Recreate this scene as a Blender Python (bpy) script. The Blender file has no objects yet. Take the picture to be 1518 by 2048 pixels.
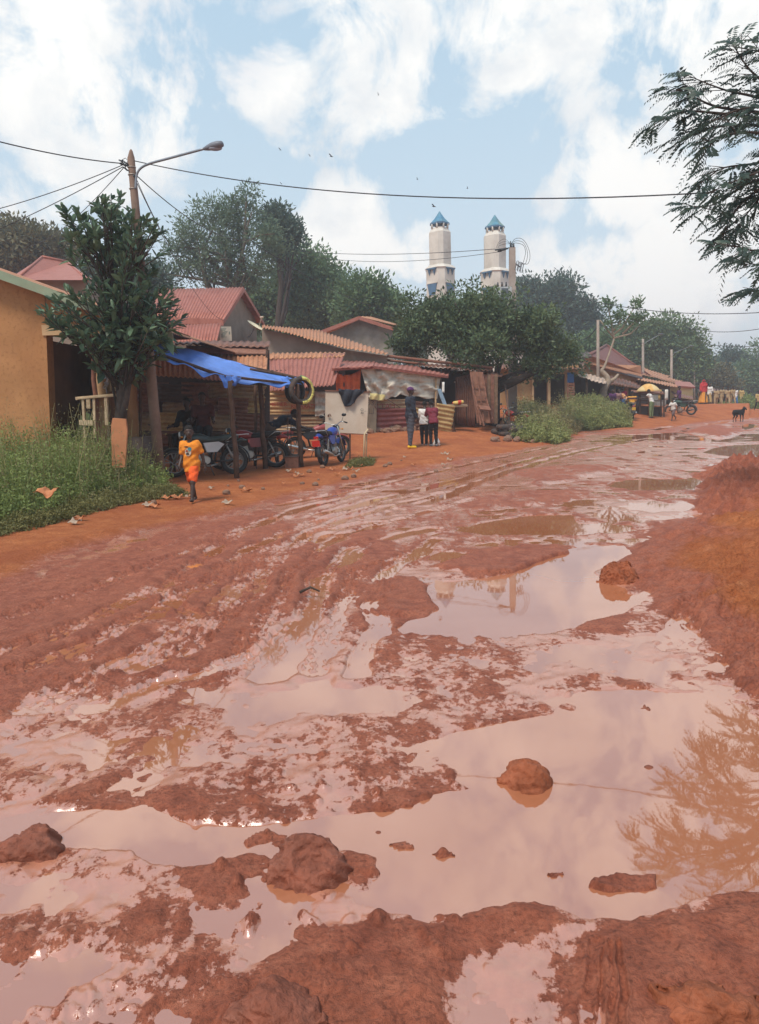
SUN_E = 2.9
HAZE = 0.0018
GCOLS, GROWS = 950, 850
import bpy, math, random
import numpy as np
from math import sin, cos, tan, pi, radians, atan, sqrt
from mathutils import Vector, Matrix

random.seed(7)
RNG = np.random.default_rng(7)
S = bpy.context.scene
COL = S.collection
PI = math.pi

# ------------------------------------------------------------ camera geometry
FOC = 1479.0
CX, CY = 759.0, 1024.0
CAMH = 1.55
HOR = 807.0
ROLL = radians(1.6)
PITCH = atan((CY - HOR) / FOC)


def ray(px, py):
    dx, dy = px - CX, CY - py
    r = dx * cos(ROLL) + dy * sin(ROLL)
    u = -dx * sin(ROLL) + dy * cos(ROLL)
    Y = cos(PITCH) + u / FOC * sin(PITCH)
    Z = -sin(PITCH) + u / FOC * cos(PITCH)
    return (r / FOC) / Y, Z / Y


def P(px, py, Y):
    a, b = ray(px, py)
    return Vector((a * Y, Y, CAMH + b * Y))


def G(px, py, z=0.0):
    a, b = ray(px, py)
    Y = (z - CAMH) / b
    return Vector((a * Y, Y, z))


def XG(px, py, z=0.0):
    g = G(px, py, z)
    return g.x, g.y


# ------------------------------------------------------------ object helpers
def setp(o, label=None, cat=None, group=None, kind=None):
    if label: o['label'] = label
    if cat: o['category'] = cat
    if group: o['group'] = group
    if kind: o['kind'] = kind
    return o


def thing(name, label, cat, loc=(0, 0, 0), rz=0.0, group=None):
    o = bpy.data.objects.new(name, None)
    o.empty_display_size = 0.1
    COL.objects.link(o)
    o.location = loc
    o.rotation_euler = (0, 0, rz)
    return setp(o, label, cat, group)


def chain_loc(p):
    v = Vector((0, 0, 0))
    while p is not None:
        v += p.location
        p = p.parent
    return v


def link_mesh(name, verts, faces, mat, parent=None, local=False, smooth=False, fmat=None, uv=None, attr=None):
    """verts Nx3 array, faces list/array; world coordinates unless local."""
    V = np.asarray(verts, dtype=np.float64).reshape(-1, 3)
    if parent is not None and not local:
        V = V - np.array(chain_loc(parent))
    loc = None
    if parent is None:
        mn, mx = V.min(0), V.max(0)
        loc = np.array([(mn[0] + mx[0]) / 2, (mn[1] + mx[1]) / 2, mn[2]])
        V = V - loc
    me = bpy.data.meshes.new(name)
    if isinstance(faces, np.ndarray):
        nf, k = faces.shape
        me.vertices.add(len(V)); me.vertices.foreach_set('co', V.astype(np.float32).ravel())
        me.loops.add(nf * k); me.loops.foreach_set('vertex_index', faces.astype(np.int32).ravel())
        me.polygons.add(nf)
        me.polygons.foreach_set('loop_start', np.arange(0, nf * k, k, dtype=np.int32))
        me.polygons.foreach_set('loop_total', np.full(nf, k, dtype=np.int32))
        me.update(calc_edges=True)
    else:
        me.from_pydata([tuple(v) for v in V], [], faces)
        me.update()
    mats = mat if isinstance(mat, (list, tuple)) else [mat]
    for m in mats: me.materials.append(m)
    if fmat is not None:
        me.polygons.foreach_set('material_index', np.asarray(fmat, dtype=np.int32))
    if smooth is True:
        me.polygons.foreach_set('use_smooth', np.ones(len(me.polygons), dtype=bool))
    elif smooth is not False and smooth is not None:
        me.polygons.foreach_set('use_smooth', np.asarray(smooth, dtype=bool))
    if attr:
        for an, (dom, typ, arr) in attr.items():
            a = me.attributes.new(an, typ, dom)
            a.data.foreach_set('value' if typ == 'FLOAT' else 'color', np.asarray(arr, dtype=np.float32).ravel())
    o = bpy.data.objects.new(name, me)
    COL.objects.link(o)
    if parent is not None: o.parent = parent
    if loc is not None: o.location = loc
    return o


class MB:
    def __init__(s):
        s.v = []; s.f = []; s.m = []; s.sm = []; s.cur = 0; s.smooth = False

    def add(s, vs, fs, smooth=None):
        b = len(s.v)
        s.v.extend([tuple(v) for v in vs])
        for f in fs:
            s.f.append(tuple(i + b for i in f)); s.m.append(s.cur)
            s.sm.append(s.smooth if smooth is None else smooth)
        return s

    def mat(s, i): s.cur = i; return s

    def box(s, c, size, rz=0.0, rot=None):
        hx, hy, hz = size[0] / 2, size[1] / 2, size[2] / 2
        M = rot if rot is not None else Matrix.Rotation(rz, 3, 'Z')
        c = Vector(c)
        vs = [c + M @ Vector((x * hx, y * hy, z * hz)) for x in (-1, 1) for y in (-1, 1) for z in (-1, 1)]
        s.add(vs, [(0, 1, 3, 2), (4, 6, 7, 5), (0, 4, 5, 1), (2, 3, 7, 6), (0, 2, 6, 4), (1, 5, 7, 3)], False)
        return s

    def beam(s, a, b, w, h=None, up=Vector((0, 0, 1))):
        """box bar from a to b"""
        a, b = Vector(a), Vector(b); h = h or w
        d = (b - a); L = d.length
        if L < 1e-6: return s
        d.normalize()
        if abs(d.dot(up)) > .95: up = Vector((0, 1, 0))
        x = d.cross(up).normalized(); z = x.cross(d)
        M = Matrix((x, d, z)).transposed()
        return s.box((a + b) / 2, (w, L, h), rot=M)

    def tube(s, pts, r, n=8, caps=True, smooth=True, flat=1.0):
        pts = [Vector(p) for p in pts]
        rs = r if isinstance(r, (list, tuple)) else [r] * len(pts)
        prev = None; vs = []
        for i, p in enumerate(pts):
            d = (pts[min(i + 1, len(pts) - 1)] - pts[max(i - 1, 0)])
            if d.length < 1e-9: d = Vector((0, 0, 1))
            d.normalize()
            if prev is None:
                ref = Vector((0, 0, 1)) if abs(d.z) < .9 else Vector((1, 0, 0))
                x = d.cross(ref).normalized()
            else:
                x = (prev - d * prev.dot(d))
                if x.length < 1e-6: x = d.orthogonal()
                x.normalize()
            prev = x; y = d.cross(x)
            for k in range(n):
                a = 2 * PI * k / n
                vs.append(p + (x * cos(a) + y * sin(a) * flat) * rs[i])
        fs = []
        for i in range(len(pts) - 1):
            for k in range(n):
                k2 = (k + 1) % n
                fs.append((i * n + k, i * n + k2, (i + 1) * n + k2, (i + 1) * n + k))
        s.add(vs, fs, smooth)
        if caps:
            b = len(s.v) - len(vs)
            for cap in (tuple(range(n))[::-1], tuple((len(pts) - 1) * n + k for k in range(n))):
                s.f.append(tuple(i + b for i in cap)); s.m.append(s.cur); s.sm.append(False)
        return s

    def quad(s, a, b, c, d):
        return s.add([a, b, c, d], [(0, 1, 2, 3)], False)

    def slab(s, a, b, c, d, t):
        """thick quad: corners a b c d, thickness t along its normal (backwards)"""
        a, b, c, d = map(Vector, (a, b, c, d))
        n = (b - a).cross(d - a).normalized() * t
        vs = [a, b, c, d, a - n, b - n, c - n, d - n]
        return s.add(vs, [(0, 1, 2, 3), (7, 6, 5, 4), (0, 4, 5, 1), (1, 5, 6, 2), (2, 6, 7, 3), (3, 7, 4, 0)], False)

    def poly(s, pts, t):
        """thick polygon, pts counter-clockwise seen from the front"""
        pts = [Vector(p) for p in pts]
        n = Vector((0, 0, 0))
        for i in range(len(pts)):
            n += pts[i].cross(pts[(i + 1) % len(pts)])
        n = n.normalized() * t
        k = len(pts)
        vs = pts + [p - n for p in pts]
        fs = [tuple(range(k)), tuple(range(2 * k - 1, k - 1, -1))]
        for i in range(k):
            j = (i + 1) % k
            fs.append((i, i + k, j + k, j))
        return s.add(vs, fs, False)

    def ell(s, c, r, n=12, m=8, rot=None, noise=0.0, seed=0):
        c = Vector(c); r = r if isinstance(r, (list, tuple)) else (r, r, r)
        rnd = random.Random(seed)
        vs = []
        for i in range(m + 1):
            th = PI * i / m
            for k in range(n):
                ph = 2 * PI * k / n
                v = Vector((sin(th) * cos(ph) * r[0], sin(th) * sin(ph) * r[1], cos(th) * r[2]))
                if noise and 0 < i < m: v *= 1 + rnd.uniform(-noise, noise)
                if rot is not None: v = rot @ v
                vs.append(c + v)
        fs = []
        for i in range(m):
            for k in range(n):
                k2 = (k + 1) % n
                fs.append((i * n + k, (i + 1) * n + k, (i + 1) * n + k2, i * n + k2))
        return s.add(vs, fs, True)

    def torus(s, c, R, r, axis='Y', n=28, m=8, M=None, squash=1.0):
        c = Vector(c); vs = []
        for i in range(n):
            a = 2 * PI * i / n
            for k in range(m):
                b = 2 * PI * k / m
                rr = R + r * cos(b); h = r * sin(b) * squash
                v = {'Y': Vector((rr * cos(a), h, rr * sin(a))), 'Z': Vector((rr * cos(a), rr * sin(a), h)),
                     'X': Vector((h, rr * cos(a), rr * sin(a)))}[axis]
                if M is not None: v = M @ v
                vs.append(c + v)
        fs = [(i * m + k, ((i + 1) % n) * m + k, ((i + 1) % n) * m + (k + 1) % m, i * m + (k + 1) % m) for i in range(n) for k in range(m)]
        return s.add(vs, fs, True)

    def sheet(s, c00, c10, c11, c01, waves=0, amp=.012, nu=None, nv=6, noise=0.0, sag=0.0, seed=0, t=0.004, edge=0.0):
        """corrugated sheet; waves run across u (c00->c10), flutes run along v"""
        c00, c10, c11, c01 = map(Vector, (c00, c10, c11, c01))
        nu = nu or max(4, int(waves * 6))
        nrm = (c10 - c00).cross(c01 - c00).normalized()
        rnd = random.Random(seed)
        ph = [rnd.uniform(0, 6.28) for _ in range(6)]
        down = (c01 - c00).normalized()
        vs = []
        for side in (0, 1):
            for j in range(nv + 1):
                v = j / nv
                for i in range(nu + 1):
                    u = i / nu
                    p = c00.lerp(c10, u).lerp(c01.lerp(c11, u), v)
                    d = amp * sin(2 * PI * waves * u)
                    d += noise * (sin(5 * u + ph[0] + 3 * v) + .7 * sin(11 * u + ph[1] - 4 * v) + .6 * sin(9 * v + ph[2]) + .4 * sin(23 * u + ph[3] + 7 * v)) / 2
                    p = p + nrm * (d - side * t)
                    p.z -= sag * (1 - (2 * u - 1) ** 2)
                    if edge and j in (0, nv):
                        e = edge * (sin(7 * u + ph[4]) + sin(17 * u + ph[5]) + (.8 if int(u * waves / 6 + ph[0]) % 2 else -.8)) / 2
                        p = p + down * e * (1 if j else .6)
                    vs.append(p)
        W = nu + 1; N = W * (nv + 1)
        fs = []
        for j in range(nv):
            for i in range(nu):
                a = j * W + i
                fs.append((a, a + 1, a + W + 1, a + W))
                fs.append((N + a, N + a + W, N + a + W + 1, N + a + 1))
        for i in range(nu):
            fs.append((i, N + i, N + i + 1, i + 1)); a = nv * W + i
            fs.append((a, a + 1, N + a + 1, N + a))
        for j in range(nv):
            a = j * W; fs.append((a, a + W, N + a + W, N + a)); a += nu
            fs.append((a, N + a, N + a + W, a + W))
        return s.add(vs, fs, True)

    def build(s, name, mat, parent=None, local=False):
        return link_mesh(name, s.v, s.f, mat, parent, local, smooth=s.sm, fmat=s.m)


# ------------------------------------------------------------ noise (numpy)
_perm = RNG.permutation(4096)
_gr = RNG.uniform(0, 2 * np.pi, 4096)
_gx, _gy = np.cos(_gr), np.sin(_gr)


def pnoise(x, y, seed=0):
    xi = np.floor(x).astype(np.int64); yi = np.floor(y).astype(np.int64)
    fx = x - xi; fy = y - yi
    u = fx * fx * fx * (fx * (fx * 6 - 15) + 10); v = fy * fy * fy * (fy * (fy * 6 - 15) + 10)

    def g(ix, iy, dx, dy):
        h = _perm[(ix + _perm[(iy + seed * 131) & 4095]) & 4095]
        return _gx[h] * dx + _gy[h] * dy
    a = g(xi, yi, fx, fy); b = g(xi + 1, yi, fx - 1, fy)
    c = g(xi, yi + 1, fx, fy - 1); d = g(xi + 1, yi + 1, fx - 1, fy - 1)
    return ((a * (1 - u) + b * u) * (1 - v) + (c * (1 - u) + d * u) * v) * 1.5


def sstep(a, b, x):
    t = np.clip((x - a) / (b - a), 0, 1)
    return t * t * (3 - 2 * t)


def poly_sd(X, Y, pts, margin=1.3):
    """signed distance, negative inside; exact only within the margin round the outline's box"""
    pts = np.asarray(pts, float)
    mn, mx = pts.min(0) - margin, pts.max(0) + margin
    M = (X > mn[0]) & (X < mx[0]) & (Y > mn[1]) & (Y < mx[1])
    out = np.full(X.shape, float(margin))
    if M.any(): out[M] = _poly_sd(X[M], Y[M], pts)
    return out


def _poly_sd(X, Y, pts):
    n = len(pts)
    d = np.full(X.shape, 1e9); s = np.ones(X.shape, bool)
    for i in range(n):
        ax, ay = pts[i]; bx, by = pts[(i + 1) % n]
        ex, ey = bx - ax, by - ay
        wx, wy = X - ax, Y - ay
        t = np.clip((wx * ex + wy * ey) / (ex * ex + ey * ey + 1e-12), 0, 1)
        d = np.minimum(d, (wx - ex * t) ** 2 + (wy - ey * t) ** 2)
        c = ((ay > Y) != (by > Y)) & (X < (bx - ax) * (Y - ay) / (by - ay + 1e-12) + ax)
        s ^= c
    d = np.sqrt(d)
    return np.where(s, d, -d)


# ------------------------------------------------------------ implicit figures
def surfnet(fn, lo, hi, h):
    lo = np.array(lo, float); hi = np.array(hi, float)
    n = np.ceil((hi - lo) / h).astype(int) + 1
    ax = [lo[i] + h * np.arange(n[i]) for i in range(3)]
    g = np.stack(np.meshgrid(*ax, indexing='ij'), -1)
    v = fn(g.reshape(-1, 3)).reshape(n)
    ins = v < 0
    nc = n - 1
    acc = np.zeros(tuple(nc) + (3,)); cnt = np.zeros(tuple(nc))
    offs = [(0, 0), (0, 1), (1, 0), (1, 1)]
    for a in range(3):
        b, c = [(1, 2), (0, 2), (0, 1)][a]
        for ob, oc in offs:
            s0 = [slice(None)] * 3; s1 = [slice(None)] * 3
            s0[a] = slice(0, nc[a]); s1[a] = slice(1, nc[a] + 1)
            s0[b] = s1[b] = slice(ob, ob + nc[b]); s0[c] = s1[c] = slice(oc, oc + nc[c])
            v0, v1 = v[tuple(s0)], v[tuple(s1)]
            m = (v0 < 0) != (v1 < 0)
            t = np.where(m, v0 / (v0 - v1 + 1e-20), 0)
            e = np.zeros(3)
            add = np.zeros(tuple(nc) + (3,))
            add[..., a] = t; add[..., b] = ob; add[..., c] = oc
            acc += add * m[..., None]; cnt += m
    act = cnt > 0
    idx = -np.ones(tuple(nc), int); idx[act] = np.arange(act.sum())
    base = np.stack(np.meshgrid(*[np.arange(k) for k in nc], indexing='ij'), -1)
    pos = lo + h * (base[act] + acc[act] / cnt[act][:, None])
    F = []
    for a in range(3):
        b, c = [(1, 2), (2, 0), (0, 1)][a]
        s0 = [slice(None)] * 3; s1 = [slice(None)] * 3
        s0[a] = slice(0, nc[a]); s1[a] = slice(1, nc[a] + 1)
        for q in (b, c): s0[q] = s1[q] = slice(1, nc[q])
        i0, i1 = ins[tuple(s0)], ins[tuple(s1)]
        m = i0 != i1
        w = np.argwhere(m)
        if not len(w): continue
        w[:, b] += 1; w[:, c] += 1
        def at(db, dc):
            q = w.copy(); q[:, b] += db; q[:, c] += dc
            return idx[q[:, 0], q[:, 1], q[:, 2]]
        f = np.stack([at(-1, -1), at(0, -1), at(0, 0), at(-1, 0)], 1)
        fl = ~i0[m]
        f[fl] = f[fl][:, ::-1]
        F.append(f)
    F = np.concatenate(F)
    F = F[(F >= 0).all(1)]
    return pos, F


def cap(Pn, a, b, ra, rb):
    a = np.array(a, float); b = np.array(b, float)
    d = b - a; w = Pn - a
    t = np.clip((w @ d) / (d @ d + 1e-12), 0, 1)
    return np.linalg.norm(w - t[:, None] * d, axis=1) - (ra + (rb - ra) * t)


def elps(Pn, c, r):
    q = (Pn - np.array(c, float)) / np.array(r, float)
    k = np.linalg.norm(q, axis=1)
    return (k - 1) * min(r)


def smin(a, b, k):
    h = np.clip(.5 + .5 * (b - a) / k, 0, 1)
    return b * (1 - h) + a * h - k * h * (1 - h)
# ------------------------------------------------------------ materials
MATS = {}


class NT:
    def __init__(s, m):
        s.t = m.node_tree; s.n = s.t.nodes; s.l = s.t.links

    def new(s, typ, **kw):
        n = s.n.new(typ)
        for k, v in kw.items():
            if hasattr(n, k): setattr(n, k, v)
        return n

    def link(s, a, b): s.l.new(a, b)

    def noise(s, scale, detail=4, rough=.55, vec=None, dist=0.0):
        n = s.new('ShaderNodeTexNoise'); n.inputs['Scale'].default_value = scale
        n.inputs['Detail'].default_value = detail; n.inputs['Roughness'].default_value = rough
        n.inputs['Distortion'].default_value = dist
        if vec is not None: s.link(vec, n.inputs['Vector'])
        return n.outputs['Fac']

    def ramp(s, fac, stops, interp='LINEAR'):
        r = s.new('ShaderNodeValToRGB'); r.color_ramp.interpolation = interp
        e = r.color_ramp.elements
        while len(e) < len(stops): e.new(.5)
        for i, (p, c) in enumerate(stops):
            e[i].position = p
            e[i].color = (c, c, c, 1) if isinstance(c, (int, float)) else (*c, 1)
        s.link(fac, r.inputs[0])
        return r.outputs[0]

    def mix(s, fac, a, b, mode='MIX'):
        m = s.new('ShaderNodeMix'); m.data_type = 'RGBA'; m.blend_type = mode
        for sock, v in ((m.inputs[0], fac), (m.inputs[6], a), (m.inputs[7], b)):
            if isinstance(v, (int, float)): sock.default_value = v if sock == m.inputs[0] else (v, v, v, 1)
            elif isinstance(v, (tuple, list)): sock.default_value = (*v[:3], 1)
            else: s.link(v, sock)
        return m.outputs[2]

    def math(s, op, a, b=0.0, clamp=False):
        m = s.new('ShaderNodeMath', operation=op); m.use_clamp = clamp
        for i, v in enumerate((a, b)):
            if isinstance(v, (int, float)): m.inputs[i].default_value = v
            else: s.link(v, m.inputs[i])
        return m.outputs[0]

    def coord(s, kind='Object', scale=None):
        tc = s.new('ShaderNodeTexCoord')
        if scale is None: return tc.outputs[kind]
        mp = s.new('ShaderNodeMapping'); mp.inputs['Scale'].default_value = scale
        s.link(tc.outputs[kind], mp.inputs['Vector'])
        return mp.outputs[0]

    def bump(s, h, strength=.4, dist=.01):
        b = s.new('ShaderNodeBump'); b.inputs['Strength'].default_value = strength
        b.inputs['Distance'].default_value = dist
        s.link(h, b.inputs['Height'])
        return b.outputs[0]


def newmat(name):
    m = bpy.data.materials.new(name); m.use_nodes = True
    nt = NT(m); b = nt.n['Principled BSDF']
    MATS[name] = m
    return m, nt, b


def setin(b, **kw):
    for k, v in kw.items():
        k = k.replace('_', ' ')
        s = b.inputs[k]
        if isinstance(v, (int, float)): s.default_value = v
        elif isinstance(v, (tuple, list)): s.default_value = (*v[:3], 1)
        else: b.id_data.links.new(v, s)


def simple(name, col, rough=.8, metal=0.0, vary=.25, scale=6, bump=0.0, bscale=40, spec=.3, dirt=None, dirtamt=.5):
    """colour with blotchy variation and optional dirt"""
    m, nt, b = newmat(name)
    co = nt.coord('Object')
    n1 = nt.noise(scale, 5, .6, co)
    lo = tuple(c * (1 - vary) for c in col); hi = tuple(min(1, c * (1 + vary)) for c in col)
    c = nt.ramp(n1, [(.3, lo), (.7, hi)])
    if dirt:
        n2 = nt.noise(scale * .6, 6, .7, co)
        f = nt.ramp(n2, [(.45, 0.0), (.7, dirtamt)])
        c = nt.mix(f, c, dirt)
    setin(b, Base_Color=c, Roughness=rough, Metallic=metal)
    b.inputs['Specular IOR Level'].default_value = spec
    if bump:
        nb = nt.noise(bscale, 4, .6, co)
        setin(b, Normal=nt.bump(nb, bump, .01))
    return m


def leafmat(name, dark, light, rough=.5, trans=.25, alt=None):
    m, nt, b = newmat(name)
    at = nt.new('ShaderNodeAttribute'); at.attribute_name = 'rnd'
    c = nt.ramp(at.outputs['Fac'], [(0, dark), (.75, light)] + ([(.97, light), (1.0, alt)] if alt else []))
    setin(b, Base_Color=c, Roughness=rough)
    b.inputs['Specular IOR Level'].default_value = .35
    tr = nt.new('ShaderNodeBsdfTranslucent'); nt.link(c, tr.inputs[0])
    mx = nt.new('ShaderNodeMixShader'); mx.inputs[0].default_value = trans
    nt.link(b.outputs[0], mx.inputs[1]); nt.link(tr.outputs[0], mx.inputs[2])
    nt.link(mx.outputs[0], nt.n['Material Output'].inputs[0])
    return m


def tin(name, cols, rough=.6, metal=.25, scale=2.0, stripe=0.0, dark=(.05, .025, .018)):
    """weathered corrugated iron: blotches of three colours + rust streaks"""
    m, nt, b = newmat(name)
    co = nt.coord('Object')
    n1 = nt.noise(scale, 6, .65, co, .4)
    n2 = nt.noise(scale * 7, 5, .7, co)
    c = nt.ramp(n1, [(.28, cols[0]), (.5, cols[1]), (.72, cols[2])])
    f = nt.ramp(n2, [(.5, 0.0), (.72, .55)])
    c = nt.mix(f, c, dark)
    setin(b, Base_Color=c, Roughness=rough, Metallic=metal)
    b.inputs['Specular IOR Level'].default_value = .3
    setin(b, Normal=nt.bump(n2, .25, .01))
    return m


def fabric(name, col, rough=.85, wr=.6, scale=5, stripes=None):
    m, nt, b = newmat(name)
    co = nt.coord('Object')
    n = nt.noise(scale, 5, .55, co, 1.2)
    c = nt.ramp(n, [(.3, tuple(x * .8 for x in col)), (.7, tuple(min(1, x * 1.15) for x in col))])
    if stripes:
        per, frac, c2, ax = stripes
        sep = nt.new('ShaderNodeSeparateXYZ'); nt.link(co, sep.inputs[0])
        w = nt.math('FRACT', nt.math('DIVIDE', sep.outputs[ax], per))
        c = nt.mix(nt.math('LESS_THAN', w, frac), c, c2)
    setin(b, Base_Color=c, Roughness=rough)
    b.inputs['Specular IOR Level'].default_value = .15
    setin(b, Normal=nt.bump(n, wr, .03))
    return m


RUST_O = tin('rust_orange', [(.42, .17, .08), (.50, .24, .13), (.30, .11, .06)])
RUST_P = tin('rust_pink', [(.33, .12, .09), (.38, .15, .115), (.27, .09, .065)])
RUST_B = tin('rust_brown', [(.16, .07, .05), (.23, .105, .07), (.13, .055, .04)])
RED_ROOF = tin('red_painted_iron', [(.36, .12, .085), (.40, .15, .11), (.31, .095, .065)], rough=.5, dark=(.22, .06, .04))
BROWN_ROOF = tin('brown_painted_iron', [(.17, .06, .05), (.20, .075, .06), (.14, .05, .04)], rough=.6)
MIX_TIN = tin('patched_iron', [(.20, .17, .13), (.34, .22, .12), (.22, .10, .06)], scale=1.3)
MAROON_TIN = tin('maroon_iron', [(.20, .05, .045), (.24, .07, .06), (.24, .14, .10)], scale=1.1)
YEL_TIN = tin('straw_coloured_iron', [(.42, .27, .11), (.46, .30, .13), (.30, .17, .07)], scale=1.6)
CARD_TIN = tin('ochre_flattened_iron', [(.45, .24, .09), (.42, .26, .12), (.36, .24, .14)], scale=1.8)
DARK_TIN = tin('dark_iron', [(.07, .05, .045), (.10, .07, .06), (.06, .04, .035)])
WOOD = simple('weathered_wood', (.20, .12, .075), .85, vary=.4, scale=8, bump=.4, dirt=(.09, .05, .03))
WOOD_L = simple('pale_stripped_wood', (.40, .25, .13), .8, vary=.3, scale=7, bump=.3, dirt=(.2, .09, .05))
WOOD_CREAM = simple('cream_painted_wood', (.50, .38, .24), .7, vary=.15, scale=9, dirt=(.25, .13, .07))
WOOD_D = simple('dark_wood_post', (.085, .045, .03), .85, vary=.4, scale=8, bump=.4)
RED_WOOD = simple('reddish_plank', (.20, .085, .055), .8, vary=.35, scale=7, bump=.3)
CONC = simple('weathered_concrete', (.33, .27, .23), .9, vary=.15, scale=3, bump=.2, dirt=(.2, .13, .09))
CONC_W = simple('whitewashed_render', (.60, .545, .48), .85, vary=.08, scale=.9, dirt=(.33, .27, .22), dirtamt=.6)
GREYWALL = simple('grey_cement_render', (.27, .21, .165), .9, vary=.18, scale=1.2, bump=.25, dirt=(.14, .10, .075), dirtamt=.6)
BLUE_TILE = simple('blue_roof_tile', (.06, .19, .30), .5, vary=.25, scale=1.5, dirt=(.16, .25, .22), dirtamt=.6)
BLUE_TRIM = simple('dark_blue_trim', (.06, .13, .22), .6, vary=.2, scale=2)
BLACKM = simple('black_rubber', (.022, .021, .021), .7, vary=.3, scale=15)
BLACKP = simple('black_enamel', (.018, .018, .02), .3, vary=.3, scale=15, spec=.5)
DARKIN = simple('dark_interior_shade', (.05, .038, .034), .95, vary=.3, scale=2)  # shade of open interiors put into a near-black colour
CHROME = simple('dull_chrome', (.55, .53, .50), .3, metal=.9, vary=.1)
ALU = simple('cast_alloy', (.42, .38, .34), .45, metal=.6, vary=.15, scale=20)
REDP = simple('red_enamel', (.24, .022, .022), .35, vary=.1, spec=.5)
BLUEP = simple('blue_enamel', (.02, .05, .30), .35, vary=.1, spec=.5)
WHITEP = simple('white_enamel', (.62, .60, .57), .4, vary=.05, spec=.5)
LENS = simple('headlamp_glass', (.55, .55, .52), .08, vary=.05, spec=.8)
GREYPL = simple('grey_plastic', (.12, .12, .13), .5, vary=.2)
BOARD = simple('cream_board', (.56, .46, .37), .75, vary=.06, scale=2, dirt=(.45, .30, .20), dirtamt=.6)
ORANGEB = simple('orange_mud_brick_slab', (.46, .19, .09), .95, vary=.15, scale=4, bump=.2)
OCHRE = None
PIPE = simple('yellowed_pipe', (.55, .42, .26), .55, vary=.1)
SKIN = simple('dark_skin', (.052, .028, .021), .5, vary=.12, scale=10, spec=.4)
HAIR = simple('short_black_hair', (.014, .011, .010), .95, vary=.3, scale=60, bump=.5, bscale=200)
STONE = simple('rubble_stone', (.22, .13, .09), .95, vary=.35, scale=5, bump=.5, bscale=20, dirt=(.28, .10, .05))
TYRE = simple('dusty_tyre_rubber', (.05, .042, .038), .85, vary=.35, scale=10, dirt=(.16, .08, .055), dirtamt=.5)
BARK = simple('grey_brown_bark', (.13, .10, .075), .95, vary=.35, scale=9, bump=.6, bscale=30)
BARK_D = simple('dark_bark', (.06, .043, .035), .95, vary=.35, scale=9, bump=.6, bscale=30)
BARK_L = simple('pale_bark', (.30, .23, .17), .9, vary=.25, scale=6, bump=.4)
WIREM = simple('black_cable', (.03, .03, .035), .6)
PLATE = simple('red_number_plate', (.60, .04, .03), .5, vary=.05)
YPLATE = simple('yellow_number_plate', (.75, .42, .03), .5, vary=.05)

# plaster walls of the ochre houses: brown splash stains near the ground, in object height
def ochre(name, base, low):
    m, nt, b = newmat(name)
    co = nt.coord('Object')
    n1 = nt.noise(1.3, 6, .6, co, .5); n2 = nt.noise(14, 5, .6, co)
    c = nt.ramp(n1, [(.3, tuple(x * .85 for x in base)), (.7, tuple(x * 1.12 for x in base))])
    c = nt.mix(nt.ramp(n2, [(.52, 0.0), (.66, .5)]), c, tuple(x * .55 for x in base))
    n3 = nt.noise(.5, 7, .65, nt.coord('Object', (1, 1, .35)), .6)
    c = nt.mix(nt.ramp(n3, [(.42, 0.0), (.62, .55)]), c, tuple(x * y for x, y in zip(base, (.72, .55, .5))))
    sep = nt.new('ShaderNodeSeparateXYZ'); nt.link(co, sep.inputs[0])
    f = nt.math('SUBTRACT', 1.0, nt.math('DIVIDE', nt.math('ADD', sep.outputs[2], nt.math('MULTIPLY', n1, 1.2)), 1.7), True)
    c = nt.mix(nt.math('MULTIPLY', f, .75), c, low)
    setin(b, Base_Color=c, Roughness=.95)
    b.inputs['Specular IOR Level'].default_value = .1
    setin(b, Normal=nt.bump(n2, .25, .02))
    return m

OCHRE = ochre('ochre_plaster', (.43, .215, .095), (.25, .10, .05))
OCHRE_P = simple('pale_ochre_plaster', (.55, .36, .20), .95, vary=.08, scale=2)
OCHRE_F = ochre('far_ochre_plaster', (.40, .25, .12), (.30, .15, .08))
GREEN_F = simple('faded_green_paint', (.24, .29, .20), .7, vary=.12, scale=3, dirt=(.30, .22, .14))
TARP_B = fabric('blue_tarpaulin', (.11, .23, .62), .45, .5, 3)
TARP_W = fabric('dirty_white_tarpaulin', (.56, .48, .39), .7, 1.0, 2.5)
CLOTH_O = fabric('orange_cloth', (.62, .13, .045), .85, .6, 5)
CLOTH_D = fabric('charcoal_cloth', (.035, .037, .048), .9, .6, 6)
CLOTH_C = fabric('cream_cloth', (.50, .42, .29), .9, .4, 4)
F_ORANGE = fabric('orange_cotton', (.70, .23, .03), .9, .4, 14)
F_SHORT = fabric('bright_orange_red_cotton', (.80, .12, .03), .85, .4, 14)
F_NAVY = fabric('dark_navy_cotton', (.028, .032, .045), .9, .4, 10)
F_JEAN = fabric('washed_denim', (.075, .075, .09), .9, .5, 12)
F_MAROON = fabric('maroon_cotton', (.17, .03, .045), .9, .4, 10)
F_WHITE = fabric('white_cotton', (.62, .58, .54), .9, .3, 10)
F_BLACK = fabric('black_cotton', (.018, .018, .02), .9, .3, 10)
F_RED = fabric('red_veil_cotton', (.42, .035, .04), .9, .4, 6)
F_GOLD = fabric('golden_orange_cotton', (.62, .26, .05), .9, .4, 6)
F_KHAKI = fabric('sandy_uniform_cotton', (.34, .235, .13), .9, .4, 8)
F_GREEN = fabric('grey_green_cotton', (.16, .21, .10), .9, .4, 8)
F_STRIPE = fabric('striped_jersey', (.62, .30, .05), .9, .3, 8, (.26, .42, (.06, .025, .03), 2))
F_PURPLE = fabric('purple_cotton', (.10, .035, .11), .9, .3, 8)
F_YEL = fabric('mustard_cotton', (.42, .29, .12), .9, .4, 8)
F_PINK = fabric('pink_cotton', (.50, .04, .12), .9, .3, 8)
F_BLUE = fabric('blue_cotton', (.05, .12, .28), .9, .3, 8)
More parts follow.
